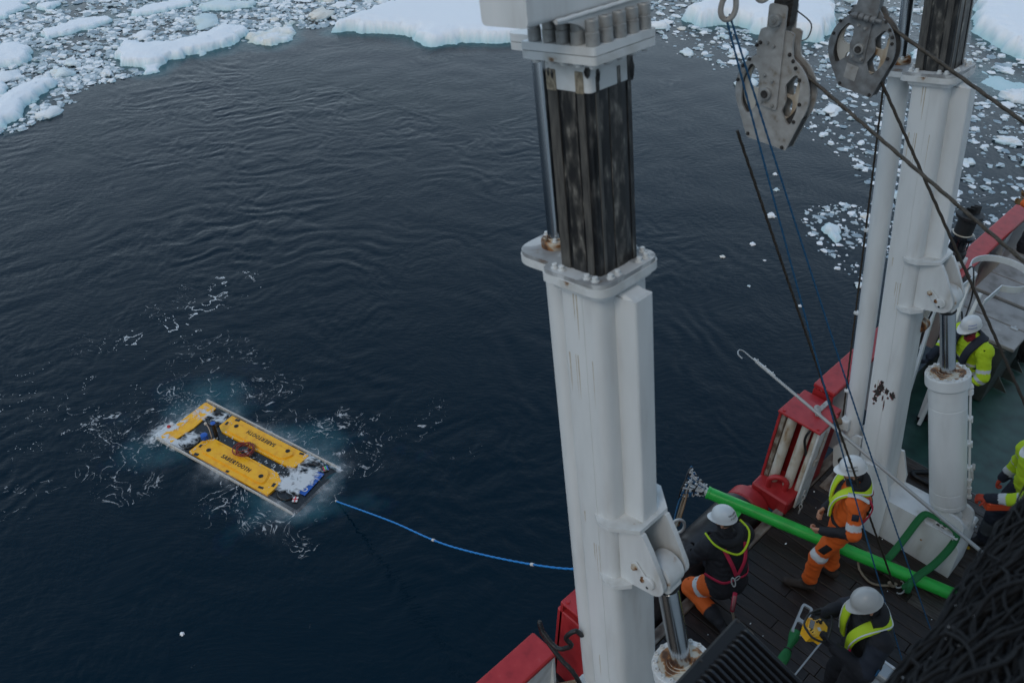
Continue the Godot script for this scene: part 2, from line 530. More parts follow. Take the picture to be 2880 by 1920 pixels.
func define_floes():
	floe_def("main", 0.45, pairs([12.36,-36.1,12.99,-36.95,13.47,-36.99,13.78,-36.13,14.26,-35.66,15.47,-35.42,16.64,-35.97,17.58,-36.03,17.93,-35.48,18.11,-34.99,17.54,-34.46,16.83,-34.01,15.77,-33.67,15.03,-33.88,13.95,-33.84,13.11,-33.53,12.34,-34.01,11.86,-34.53]), "snowy ice floe bent like a boomerang at the upper left edge of the water")
	floe_def("hummock", 0.3, pairs([17.35,-34.53,18.07,-34.63,18.98,-34.46,20.22,-34.79,19.56,-33.59,18.99,-32.86,17.74,-32.67,17.33,-33.38]), "small rough ice floe with a yellowish hummocky top beside the boomerang floe")
	floe_def("long", 0.3, pairs([10.8,-40.58,12.0,-41.12,13.74,-41.3,14.46,-41.08,14.21,-40.24,13.15,-39.88,11.8,-39.71,11.0,-39.82]), "long thin flat ice floe lying in the brash above the boomerang floe")
	floe_def("left", 0.45, pairs([8.48,-39.81,9.2,-39.63,9.94,-39.54,9.89,-39.02,10.14,-38.69,9.62,-37.32,8.93,-37.31,7.81,-37.69]), "square snowy ice floe at the left picture edge, second up from the water")
	floe_def("lowleft", 0.45, pairs([6.38,-33.2,7.52,-34.2,8.29,-34.78,8.87,-35.04,9.24,-34.58,9.3,-34.07,8.75,-33.65,7.85,-32.88,7.21,-31.98,6.45,-31.42,5.85,-31.51]), "slanting snowy ice floe with a turquoise edge at the left, nearest to the open water")
	floe_def("edgeleft", 0.3, pairs([7.28,-36.2,7.86,-35.78,7.92,-35.09,7.62,-34.64,6.8,-34.67]), "narrow ice floe tucked between two snowy floes at the left picture edge")
	floe_def("topleft", 0.3, pairs([9.56,-44.25,10.54,-43.79,11.43,-44.36,12.14,-44.85,12.35,-45.96,10.57,-47.48]), "smooth white ice floe in the top left corner")
	floe_def("topsmall", 0.3, pairs([12.33,-44.69,12.76,-45.03,13.46,-44.43,13.03,-43.81,12.46,-43.75]), "small flat ice floe touching the top edge right of the corner floe")
	floe_def("topmid", 0.3, pairs([15.14,-40.77,16.43,-41.6,18.41,-40.79,17.71,-40.09,16.33,-40.01,15.31,-40.3]), "flat blue white ice floe at the top edge above the boomerang floe")
	floe_def("topmidr", 0.3, pairs([18.04,-39.8,19.03,-39.97,20.48,-38.72,20.12,-37.87,18.86,-38.39,17.97,-39.02]), "thin wet ice floe at the top edge above the yellowish hummocky floe")
	floe_def("big", 0.62, pairs([20.55,-32.56,21.84,-33.17,23.45,-33.42,25.65,-33.77,28.3,-32.55,31.81,-29.57,31.66,-27.12,30.04,-24.97,28.14,-24.66,26.35,-25.76,25.12,-26.66,24.19,-27.57,23.41,-27.74,22.78,-27.99,22.67,-28.48,22.94,-29.6,22.62,-30.51,21.91,-31.34,21.3,-32.04,20.81,-32.4]), "huge smooth ice sheet behind the head of the near white post")
	floe_def("rightA", 0.95, pairs([34.38,-23.22,36.33,-23.23,38.99,-23.47,42.02,-21.65,41.63,-19.05,38.83,-17.46,36.56,-17.01,35.79,-17.67,35.33,-18.51,35.15,-19.71,35.62,-20.7,34.93,-21.45,34.05,-21.9]), "huge ice sheet with a tall bluish broken wall behind the hanging sheaves")
	floe_def("rightB", 0.95, pairs([43.41,-12.88,48.3,-14.8,51.78,-11.83,41.53,-8.56,41.09,-10.0,41.65,-10.87,42.48,-11.87]), "huge snowy ice sheet in the top right corner behind the far post")
	floe_def("rightmid", 0.3, pairs([38.1,-13.53,39.52,-13.38,39.64,-12.72,38.14,-12.43,37.31,-12.89]), "small white floe seen between the rear sheave and the far post")
	floe_def("paleslush", 0.08, pairs([38.53,-10.63,38.37,-9.79,38.43,-8.56,36.53,-7.61,35.92,-8.58,36.89,-9.93]), "pale half sunken slab of slush ice right of the far post")
	floe_def("teal", 0.05, pairs([21.79,-8.86,22.5,-8.74,21.73,-8.05,21.45,-7.16,20.53,-6.76,20.16,-7.41]), "drowned turquoise slab of ice left of the far post")
	floe_def("tilted", 0.3, pairs([21.67,-8.72,22.04,-8.53,21.43,-7.92,20.97,-7.85,21.02,-8.29]), "tilted glassy ice block standing on the drowned turquoise slab")
	floe_def("grey", 0.2, pairs([14.86,-34.25,15.47,-34.49,15.75,-34.25,15.28,-33.55,14.89,-33.5]), "grey translucent ice lump in front of the boomerang floe")
	floe_def("pair", 0.2, pairs([12.52,-33.88,12.86,-34.19,13.52,-33.92,13.11,-33.26,12.74,-32.89,12.29,-33.1]), "small double ice cake below the left end of the boomerang floe")

# signed distance to a polygon, positive inside
func pdist(poly: PackedVector2Array, p: Vector2) -> float:
	var d := 1e9
	var inside := false
	var n := poly.size()
	var j := n - 1
	for i in n:
		var a := poly[i]
		var b := poly[j]
		var e := b - a
		var w := p - a
		var q := w - e * clampf(w.dot(e) / e.length_squared(), 0.0, 1.0)
		d = minf(d, q.length_squared())
		if (a.y > p.y) != (b.y > p.y) and p.x < (b.x - a.x) * (p.y - a.y) / (b.y - a.y) + a.x:
			inside = not inside
		j = i
	return sqrt(d) if inside else -sqrt(d)

func axis_steps(lo: float, fa: float, fb: float, hi: float, fine: float) -> PackedFloat32Array:
	var left := PackedFloat32Array()
	var x := fa
	var s := fine
	while x > lo:
		s *= 1.07
		x -= s
		left.append(maxf(x, lo))
	left.reverse()
	var out := left
	x = fa
	while x < fb:
		out.append(x)
		x += fine
	s = fine
	while x < hi:
		out.append(x)
		s *= 1.07
		x += s
	out.append(hi)
	return out

const ROV_C := Vector2(4.58, -11.85)
const ROV_L := Vector2(0.25117, 0.96794)
const ROV_W := Vector2(0.96794, -0.25117)
const ROV_A := Vector2(3.346, -13.549)

var wn: Array = []

func wave(x: float, z: float) -> float:
	# ripple trains: crests run along (0.71, 0.70), warped
	var wx: float = wn[3].get_noise_2d(x, z)
	var a := x * 0.707 - z * 0.707 + wx * 1.1
	var b := x * 0.707 + z * 0.707 + wx * 1.6
	var rough := clampf(wn[2].get_noise_2d(x * 0.9, z * 0.9 + 40.0) * 1.2 + 0.62 - 0.05 * (x - 6.0) + 0.018 * (-12.0 - z), 0.16, 1.0)
	# beyond the finely meshed water only the swell is modelled
	var far := maxf(maxf(-4.0 - x, x - 24.0), maxf(-31.0 - z, z + 3.0))
	rough *= clampf(1.0 - far / 6.0, 0.0, 1.0)
	var y: float = wn[0].get_noise_2d(a * 5.0, b * 2.0) * 0.0115 * rough
	y += wn[1].get_noise_2d(a * 2.4 + 31.0, b * 0.8) * 0.012 * rough
	y += wn[1].get_noise_2d(a * 7.0 + 70.0, b * 3.2) * 0.0052 * rough
	y += wn[1].get_noise_2d(x * 0.55, z * 0.55) * 0.008
	# rings pushed out by the vehicle
	var dv := Vector2(x, z) - ROV_C
	var l := dv.dot(ROV_L)
	var w := dv.dot(ROV_W)
	var rr := sqrt(l * l * 0.55 + w * w)
	if rr < 9.0:
		var ang := atan2(w, l)
		y += 0.010 * sin(rr * 9.0 + wx * 5.0 + sin(ang * 3.0) * 1.3) * exp(-absf(rr - 2.2) * 0.75) * (0.5 + 0.5 * wn[4].get_noise_2d(x * 0.4, z * 0.4))
	# ridged arcs drifting off towards the upper right
	var r2 := Vector2(x - 5.5, z + 12.5).length()
	if r2 > 5.0 and r2 < 17.0:
		var arc: float = wn[4].get_noise_2d(x * 0.16 + 3.0, z * 0.16)
		y += clampf(arc + 0.25, 0.0, 0.6) * 0.013 * sin(r2 * 9.5 + wx * 7.0) * smoothstep(4.0, 6.0, r2) * smoothstep(16.0, 9.0, r2) * smoothstep(-0.2, 0.6, (x - 5.5) / r2 - (z + 12.5) / r2 * 0.3)
	return y

func build_water():
	var xs := axis_steps(-900.0, -4.0, 24.0, 1100.0, 0.07)
	var zs := axis_steps(-1200.0, -31.0, -3.0, 300.0, 0.07)
	wn = [noise(101, 1.0, 2), noise(102, 1.0, 1), noise(103, 0.11, 3), noise(104, 0.35, 2), noise(105, 0.9, 4)]
	var nx := xs.size()
	var nz := zs.size()
	var vs := PackedVector3Array()
	var uv := PackedVector2Array()
	var cs := PackedColorArray()
	vs.resize(nx * nz); uv.resize(nx * nz); cs.resize(nx * nz)
	var deep := Color(0.0008, 0.0082, 0.0185)
	var teal := Color(0.020, 0.070, 0.092)
	var shelf := Color(0.022, 0.088, 0.105)
	for j in nz:
		var z := zs[j]
		for i in nx:
			var x := xs[i]
			var y := 0.0
			var col := deep
			if x > -14.0 and x < 60.0 and z > -62.0 and z < 6.0:
				y = wave(x, z)
				var dv := Vector2(x, z) - ROV_C
				var edge := maxf(absf(dv.dot(ROV_L)) - 1.95, absf(dv.dot(ROV_W)) - 0.70)
				if edge > -0.3 and edge < 2.0:
					var puff := clampf(wn[4].get_noise_2d(x * 0.55 + 9.0, z * 0.55) * 1.9 + 0.52 - edge * 0.75, 0.0, 1.0)
					puff *= clampf(1.0 - maxf(edge - 0.1, 0.0) * 0.75, 0.0, 1.0)
					col = col.lerp(teal, puff)
				# drowned feet of the floes
				if z < -22.0 or x > 17.0:
					for f in floes:
						var bb: Rect2 = f.bb
						if f.key != "teal" and f.key != "tilted" and bb.grow(1.5).has_point(Vector2(x, z)):
							var d := -pdist(f.poly, Vector2(x, z))
							if d < 1.4:
								col = col.lerp(shelf, clampf(1.0 - d / (0.8 + 0.6 * wn[3].get_noise_2d(x, z)), 0.0, 1.0) * 0.85)
			var k := j * nx + i
			vs[k] = V(x, y, z)
			var wu: float = wn[3].get_noise_2d(x * 0.7, z * 0.7) if absf(x) < 80.0 and absf(z) < 80.0 else 0.0
			uv[k] = Vector2((x * 0.707 - z * 0.707 + wu * 0.5) / 2.6, (x * 0.707 + z * 0.707 + wu * 0.8) / 6.2)
			cs[k] = col
	var idx := PackedInt32Array()
	idx.resize((nx - 1) * (nz - 1) * 6)
	var c6 := 0
	for j in nz - 1:
		for i in nx - 1:
			var k := j * nx + i
			idx[c6] = k; idx[c6 + 1] = k + 1; idx[c6 + 2] = k + nx
			idx[c6 + 3] = k + 1; idx[c6 + 4] = k + nx + 1; idx[c6 + 5] = k + nx
			c6 += 6
	var st := SurfaceTool.new()
	var arr := []
	arr.resize(Mesh.ARRAY_MAX)
	arr[Mesh.ARRAY_VERTEX] = vs
	arr[Mesh.ARRAY_TEX_UV] = uv
	arr[Mesh.ARRAY_COLOR] = cs
	arr[Mesh.ARRAY_INDEX] = idx
	var am := ArrayMesh.new()
	am.add_surface_from_arrays(Mesh.PRIMITIVE_TRIANGLES, arr)
	st.create_from(am, 0)
	st.generate_normals()
	st.generate_tangents()
	var m := StandardMaterial3D.new()
	m.vertex_color_use_as_albedo = true
	m.roughness = 0.08
	m.metallic_specular = 0.32
	var t := NoiseTexture2D.new()
	t.width = 1024; t.height = 1024; t.seamless = true
	t.noise = noise(110, 0.020, 3)
	t.as_normal_map = true
	t.bump_strength = 3.0
	m.normal_enabled = true
	m.normal_texture = t
	m.normal_scale = 0.5
	var o := part("sea_water", st.commit(), m)
	o.set_meta("kind", "structure")
	o.set_meta("label", "dark blue rippled polar sea")

func build_ice():
	var snow := Color(0.80, 0.83, 0.86)
	var wet := Color(0.42, 0.62, 0.66)
	var jag := noise(120, 0.9, 3)
	var lump := noise(121, 0.35, 4)
	var crumb := noise(122, 2.2, 3)
	for f in floes:
		var bb: Rect2 = (f.bb as Rect2).grow(0.5)
		var big := bb.size.x * bb.size.y
		var c := 0.085 if big < 60.0 else 0.125
		var nx := int(bb.size.x / c) + 2
		var nz := int(bb.size.y / c) + 2
		var H: float = f.h
		var key: String = f.key
		var hs := PackedFloat32Array()
		var ds := PackedFloat32Array()
		hs.resize(nx * nz); ds.resize(nx * nz)
		var rough := 0.35
		if key == "hummock": rough = 1.6
		if key in ["grey", "tilted"]: rough = 1.2
		for j in nz:
			for i in nx:
				var x := bb.position.x + i * c
				var z := bb.position.y + j * c
				var d := pdist(f.poly, Vector2(x, z)) + jag.get_noise_2d(x, z) * 0.28 + crumb.get_noise_2d(x, z) * 0.08
				var rim := smoothstep(-0.03, 0.38 if H > 0.6 else 0.20, d)
				var inner := smoothstep(0.0, 1.2, d)
				var h := H * (0.76 + 0.24 * inner) * rim
				h += lump.get_noise_2d(x, z) * H * 0.22 * rim * rough * (1.6 - inner)
				h += crumb.get_noise_2d(x * 0.8, z * 0.8) * H * 0.5 * rim * maxf(0.0, rough * (0.30 if rough > 1.0 else 0.0) + (1.0 - inner) * 0.16)
				if key == "tilted": h *= 0.6 + (x - bb.position.x) / bb.size.x * 1.2
				hs[j * nx + i] = h - 0.06
				ds[j * nx + i] = d
		var st := S()
		st.set_smooth_group(0)
		for j in nz - 1:
			for i in nx - 1:
				var k := j * nx + i
				if hs[k] < -0.05 and hs[k + 1] < -0.05 and hs[k + nx] < -0.05 and hs[k + nx + 1] < -0.05:
					continue
				for q in [k, k + 1, k + nx, k + 1, k + nx + 1, k + nx]:
					var qi: int = q % nx
					var qj: int = q / nx
					var h := hs[q]
					var t := clampf(h / (H * 0.75), 0.0, 1.0)
					var col := wet.lerp(snow, smoothstep(0.05, 0.75, t))
					if key == "hummock": col = col.lerp(Color(0.72, 0.66, 0.50), 0.55 * clampf(crumb.get_noise_2d(qi * c * 0.5, qj * c * 0.5) + 0.5, 0.0, 1.0))
					if key in ["topmidr", "paleslush", "grey"]: col = col.lerp(Color(0.50, 0.64, 0.66), 0.5)
					if key == "teal": col = Color(0.16, 0.38, 0.42)
					if key == "tilted": col = col.lerp(Color(0.5, 0.66, 0.70), 0.4)
					st.set_color(col)
					var px := bb.position.x + qi * c
					var pz := bb.position.y + qj * c
					var jx := crumb.get_noise_3d(px * 1.5, h * 9.0, pz * 1.5) * 0.09
					var jz := crumb.get_noise_3d(px * 1.5 + 40.0, h * 9.0, pz * 1.5) * 0.09
					st.add_vertex(V(px + jx, h, pz + jz))
		var o := part("ice_floe", st, mats.ice)
		tag(o, f.label, "ice floe", "ice floes around the open water")
	build_brash()

func chunk_mesh(seed_: int, squash: float, tint: Color, detail := 3) -> ArrayMesh:
	# lumpy block: a subdivided sphere pushed about by noise, flat underneath
	var n := noise(seed_, 0.9, 3)
	var cells := noise(seed_ + 5, 1.3, 1, FastNoiseLite.TYPE_CELLULAR)
	var st := S()
	var la := 4 + detail
	var lo := 6 + detail * 2
	var pt := func(a: int, b: int) -> Vector3:
		var th := PI * a / la
		var ph := PI2 * (b % lo) / lo
		var p := V(sin(th) * cos(ph), cos(th), sin(th) * sin(ph))
		var r := 0.5 * (1.0 + n.get_noise_3dv(p * 1.2) * 0.75 + cells.get_noise_3dv(p) * 0.25)
		p = p * r
		p.y = p.y * squash
		if p.y > 0.0: p.y = minf(p.y, 0.36 * squash + p.y * 0.25)
		return p
	st.set_smooth_group(-1 if detail < 3 else 0)
	for a in la:
		for b in lo:
			var q := [pt.call(a, b), pt.call(a, b + 1), pt.call(a + 1, b + 1), pt.call(a + 1, b)]
			var cc: Vector3 = (q[0] + q[1] + q[2] + q[3]) * 0.25
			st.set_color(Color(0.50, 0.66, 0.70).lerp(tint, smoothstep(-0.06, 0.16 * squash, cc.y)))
			if a == 0: face(st, [q[0], q[2], q[3]], cc)
			elif a == la - 1: face(st, [q[0], q[1], q[2]], cc)
			else: face(st, q, cc)
	st.generate_normals()
	return st.commit()

func build_brash():
	var white := Color(0.80, 0.83, 0.85)
	var tints := [white, white, Color(0.70, 0.77, 0.79), Color(0.58, 0.69, 0.72), white, Color(0.72, 0.70, 0.64)]
	var big: Array = []
	for k in 8:
		big.append(chunk_mesh(200 + k * 7, [0.55, 0.45, 0.7, 0.5, 0.6, 0.6, 0.8, 0.5][k], tints[k % 6], 4))
	var small: Array = []
	for k in 5:
		small.append(chunk_mesh(300 + k * 7, [0.6, 0.8, 0.5, 0.7, 0.4][k], [tints[0], Color(0.50, 0.58, 0.62), Color(0.28, 0.36, 0.41), tints[0], Color(0.40, 0.48, 0.52)][k], 1))
	# fields: outline of the region, pieces to keep singly, what they are called, density of the rest
	var left := PackedVector2Array([Vector2(-6, -27.5), Vector2(0, -28.9), Vector2(5.27, -30.8), Vector2(6.64, -30.97), Vector2(8.21, -31.83), Vector2(9.97, -33.04), Vector2(12.36, -33.3), Vector2(13.62, -34.1), Vector2(15.88, -33.9), Vector2(18.06, -34.01), Vector2(19.53, -33.8), Vector2(21.13, -33.2), Vector2(22.2, -33.4), Vector2(25.6, -34.2), Vector2(30, -33.5), Vector2(36, -38), Vector2(30, -50), Vector2(12, -62), Vector2(-6, -60)])
	var right := PackedVector2Array([Vector2(33.5, -25.5), Vector2(31.4, -22.3), Vector2(30.3, -20.48), Vector2(30.66, -19.62), Vector2(30.17, -17.31), Vector2(28.44, -14.02), Vector2(26.62, -11.55), Vector2(25.42, -9.93), Vector2(24.6, -8.3), Vector2(22.4, -6.6), Vector2(20.5, -4.9), Vector2(24, -2.5), Vector2(44, -4.5), Vector2(60, -12), Vector2(62, -24), Vector2(40, -30)])
	var patch := PackedVector2Array([Vector2(22.07, -9.44), Vector2(22.82, -9.12), Vector2(23.77, -8.25), Vector2(22.4, -6.4), Vector2(19.8, -6.17), Vector2(19.7, -7.19), Vector2(20.0, -7.98), Vector2(21.07, -8.94)])
	field(left, 150, 26000, 0.3, 1.05, big, small, "packed among the floes at the upper left", "brash ice lumps at the upper left", 401)
	field(right, 120, 4400, 0.2, 0.95, big, small, "adrift in the dark water around the far post", "brash ice lumps around the far post", 402)
	field(patch, 16, 260, 0.14, 0.45, big, small, "in the loose patch just left of the far post", "ice pieces left of the far post", 403)
	# crumbs strayed into the open water
	for p in [[17.9, -9.6, 0.16], [17.2, -8.3, 0.10], [18.6, -8.7, 0.09], [19.1, -9.4, 0.20], [20.9, -9.9, 0.28], [17.4, -6.9, 0.12], [19.4, -6.3, 0.3], [1.62, -9.05, 0.09], [23.4, -11.3, 0.16], [22.5, -10.7, 0.2]]:
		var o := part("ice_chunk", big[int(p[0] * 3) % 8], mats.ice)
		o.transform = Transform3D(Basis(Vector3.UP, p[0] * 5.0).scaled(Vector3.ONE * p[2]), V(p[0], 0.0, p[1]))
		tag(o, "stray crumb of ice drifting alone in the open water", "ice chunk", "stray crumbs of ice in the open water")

func field(region: PackedVector2Array, singles: int, rest: int, s0: float, s1: float, big: Array, small: Array, label: String, group: String, seed_: int):
	var r := RandomNumberGenerator.new()
	r.seed = seed_
	var bb := Rect2(region[0], Vector2.ZERO)
	for p in region: bb = bb.expand(p)
	var dens := noise(seed_, 0.22, 3)
	var pick := func(edge: float) -> Vector2:
		for tries in 400:
			var p := Vector2(r.randf_range(bb.position.x, bb.end.x), r.randf_range(bb.position.y, bb.end.y))
			# nearer pieces show larger: thin out with distance
			if r.randf() > clampf(30.0 / maxf(p.length(), 1.0) - 0.35, 0.15, 1.0): continue
			var d := pdist(region, p) + dens.get_noise_2d(p.x * 3.0, p.y * 3.0) * 0.7
			if d < edge: continue
			if dens.get_noise_2d(p.x, p.y) + r.randf_range(-0.4, 0.55) < (-0.26 if seed_ == 401 else -0.1): continue
			var free := true
			for f in floes:
				if (f.bb as Rect2).has_point(p) and f.key != "teal" and f.key != "paleslush" and pdist(f.poly, p) > -0.12:
					free = false
					break
			if free: return p
		return Vector2(INF, INF)
	for k in singles:
		var p: Vector2 = pick.call(0.15)
		if p.x == INF: continue
		var kind := r.randi() % 8
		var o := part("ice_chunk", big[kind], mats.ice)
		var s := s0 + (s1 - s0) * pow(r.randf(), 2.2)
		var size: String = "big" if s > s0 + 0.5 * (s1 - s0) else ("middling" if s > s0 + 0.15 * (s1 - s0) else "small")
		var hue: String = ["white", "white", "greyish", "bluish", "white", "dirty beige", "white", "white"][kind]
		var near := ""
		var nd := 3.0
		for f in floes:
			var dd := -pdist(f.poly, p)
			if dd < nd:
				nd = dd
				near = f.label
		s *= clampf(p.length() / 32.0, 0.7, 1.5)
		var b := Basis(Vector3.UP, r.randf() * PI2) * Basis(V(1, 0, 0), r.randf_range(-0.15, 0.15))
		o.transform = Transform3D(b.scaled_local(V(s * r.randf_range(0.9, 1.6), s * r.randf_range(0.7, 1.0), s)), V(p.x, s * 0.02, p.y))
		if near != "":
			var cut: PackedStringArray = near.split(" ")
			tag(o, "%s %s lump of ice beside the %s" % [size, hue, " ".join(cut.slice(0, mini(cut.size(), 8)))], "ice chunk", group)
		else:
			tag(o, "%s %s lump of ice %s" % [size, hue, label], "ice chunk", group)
	var mms: Array = []
	for v in small.size():
		var mm := MultiMesh.new()
		mm.transform_format = MultiMesh.TRANSFORM_3D
		mm.mesh = small[v]
		mm.instance_count = rest / small.size()
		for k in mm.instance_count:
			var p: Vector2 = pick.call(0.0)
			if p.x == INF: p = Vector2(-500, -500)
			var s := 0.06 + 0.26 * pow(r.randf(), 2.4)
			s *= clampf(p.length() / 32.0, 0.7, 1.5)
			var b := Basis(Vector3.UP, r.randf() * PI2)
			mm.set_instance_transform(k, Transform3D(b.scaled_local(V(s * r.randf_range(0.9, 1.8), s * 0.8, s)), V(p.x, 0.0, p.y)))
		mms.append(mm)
	for mm in mms:
		var o := MultiMeshInstance3D.new()
		o.name = numbered(self, "brash_ice")
		o.multimesh = mm
		o.material_override = mats.ice
		add_child(o, true)
		o.set_meta("kind", "stuff")
		o.set_meta("label", "fine crumbs of " + group)
		o.set_meta("category", "brash ice")
		o.set_meta("group", "fine " + group)

func pairs(a: Array) -> PackedVector2Array:
	var out := PackedVector2Array()
	for k in range(0, a.size(), 2):
		out.append(Vector2(a[k], a[k + 1]))
	return out

# ---------------------------------------------------------------- the ship's stern
func build_ship():
	# hull block under the decks, and the tall house behind the gantry from which the photograph was taken
	var st := S()
	box(st, X(V(6.5, 2.2, 8.9)), V(25, 5.3, 21.9), 0.05)
	var hull := thing("ship_hull", "dark red hull of the ship below the working deck", "ship")
	part("hull_plating", st, mats.red, hull)
	st = S()
	box(st, X(V(6.5, 4.88, 11.4)), V(24.8, 0.1, 16.7))
	struct("main_deck", st, mats.green_deck)
	st = S()
	box(st, X(V(-1.8, 4.88, 0.43)), V(8.3, 0.1, 5.1))
	struct("side_deck", st, mats.plank_wet_1)
	# the deckhouse behind, from whose rail the photograph was taken
	var house := thing("deckhouse", "white deckhouse rising behind the working deck", "deckhouse", V(4.0, 4.93, 10.3))
	st = S()
	box(st, X(V(0, 11.0, 0)), V(24.0, 22.0, 15.4), 0.05)
	part("house_wall", st, mats.white, house)
	# wooden working deck: every plank a piece of its own
	st = S()
	box(st, X(V(5.4, 4.90, 0.4)), V(6.02, 0.1, 5.1))
	var deck := struct("wooden_deck", st, mats.gap)
	var r := RandomNumberGenerator.new()
	r.seed = 21
	var x := 2.45
	var row := 0
	while x < 8.38:
		var w := 0.142
		var z := -2.09 - r.randf() * 0.001
		var first := r.randf_range(0.5, 2.0)
		while z < 2.6:
			var ln := minf(first if first > 0.0 else r.randf_range(1.5, 2.3), 2.62 - z)
			first = -1.0
			if ln < 0.1: break
			st = S()
			box(st, X(V(0, 0, 0)), V(w - 0.008, 0.03, ln - 0.006), 0.003)
			var dry := x + (z + ln * 0.5 + 1.4) * 0.45 + r.randf_range(-0.25, 0.25) > 7.15
			var o := part("plank", st, mats[("plank_dry_%d" if dry else "plank_wet_%d") % (r.randi() % 4)], deck)
			o.position = V(x + w * 0.5, 4.985 + r.randf_range(-0.0015, 0.0015), z + ln * 0.5)
			z += ln
		x += w
		row += 1
	# green painted steel deck beyond the wood
	st = S()
	box(st, X(V(12.6, 4.935, 0.4)), V(8.36, 0.1, 5.1))
	struct("green_steel_deck", st, mats.green_deck)
	st = S()
	box(st, X(V(8.405, 4.975, 0.4)), V(0.03, 0.04, 4.9), 0.004)
	tag(part("deck_edge_bar", st, mats.grey_metal), "thin steel bar between the wooden deck and the green deck", "edging")
	# worn steel strip along the stern edge
	st = S()
	box(st, X(V(5.3, 4.965, -2.155)), V(5.7, 0.08, 0.11), 0.012)
	tag(part("stern_edge_strip", st, mats.edge_strip), "worn rusty strip along the stern edge of the wooden deck", "edging")
	# thin steel strips let into the deck, and the step plates near the operator
	st = S()
	box(st, X(V(4.6, 5.002, -0.995)), V(1.6, 0.012, 0.016), 0.002)
	box(st, X(V(4.9, 5.002, -0.635)), V(1.3, 0.012, 0.016), 0.002)
	tag(part("deck_strip", st, mats.grey_metal), "narrow bright metal strips set in the wet planks beside the operator", "edging")
	var stp := thing("hatch_sill", "scuffed metal hatch sill on the deck behind the operator at the bottom edge", "hatch sill", V(5.46, 5.0, 0.0))
	st = S(); box(st, X(V(0.0, 0.06, -0.1)), V(0.17, 0.12, 1.1), 0.012)
	part("sill_bar", st, mats.grey_metal, stp)
	st = S(); box(st, X(V(0.075, 0.125, -0.1)), V(0.025, 0.015, 1.1), 0.003)
	part("sill_edge", st, mats.white_clean, stp)
	st = S(); box(st, X(V(-0.16, 0.03, -0.1)), V(0.14, 0.06, 1.0), 0.01)
	part("sill_plate", st, mats.steel, stp)
	# stern roller
	var ro := thing("stern_roller", "black rubbery stern roller lying along the edge of the deck", "roller", V(4.9, 4.86, -2.50))
	st = S(); cyl(st, V(-1.75, 0, 0), V(1.42, 0, 0), 0.27, 40, 0.03)
	part("roller_drum", st, mats.roller_rubber, ro)
	st = S(); cyl(st, V(1.425, 0, 0), V(1.62, 0, 0), 0.25, 32, 0.02); cyl(st, V(1.62, 0, 0), V(1.75, 0, 0), 0.16, 24, 0.01)
	part("end_boss", st, mats.red, ro)
	# bulwarks
	bulwark(7.35, 22.0, true)
	bulwark(-5.0, 2.86, false)
	fairlead(1.0, "red roller fairlead with white rollers beside the far post")
	fairlead(-1.0, "red roller fairlead half hidden behind the near post")

func bulwark(x0: float, x1: float, far: bool):
	var lab := "red topped bulwark running away behind the far post" if far else "red topped bulwark stub at the bottom edge left of the near post"
	var t := thing("bulwark", lab, "bulwark", V(0, 0, 0), 0.0, "stern bulwarks")
	var n := 1 if not far else 6
	var ln := (x1 - x0)
	var st := S()
	# red cap rail, slightly dished outward, with a red outer skin and a grey inner skin
	box(st, X(V((x0 + x1) * 0.5, 6.17, -2.385)), V(ln, 0.06, 0.26), 0.012)
	part("cap_rail", st, mats.red, t)
	st = S()
	box(st, X(V((x0 + x1) * 0.5, 5.55, -2.475), 0.03), V(ln - 0.02, 1.18, 0.03), 0.004)
	part("outer_skin", st, mats.red, t)
	st = S()
	box(st, X(V((x0 + x1) * 0.5, 5.56, -2.435 if far else -2.285), 0.03 if far else 0.0), V(ln - 0.04, 1.16, 0.03), 0.004)
	part("inner_skin", st, mats.white if far else mats.white_worn, t)
	# end plate
	var xe := x0 + 0.012 if far else x1 - 0.012
	st = S()
	ext(st, Transform3D(Basis(V(0, 0, 1), V(0, 1, 0), V(1, 0, 0)), V(xe - 0.012, 0, 0)), PackedVector2Array([Vector2(-2.50, 6.13), Vector2(-2.27, 6.13), Vector2(-2.13, 4.98), Vector2(-2.49, 4.98)]), 0.024)
	part("end_plate", st, mats.red if far else mats.white_worn, t)
	# stiffener brackets
	var k := x0 + 0.5
	while k < x1 - 0.3:
		st = S()
		ext(st, Transform3D(Basis(V(0, 0, 1), V(0, 1, 0), V(1, 0, 0)), V(k, 0, 0)), PackedVector2Array([Vector2(-2.42, 6.13), Vector2(-2.27, 6.13), Vector2(-2.30, 5.95), Vector2(-2.12, 5.02), Vector2(-2.42, 5.02)]), 0.016)
		part("bracket", st, mats.white if far else mats.white_worn, t)
		k += 0.95

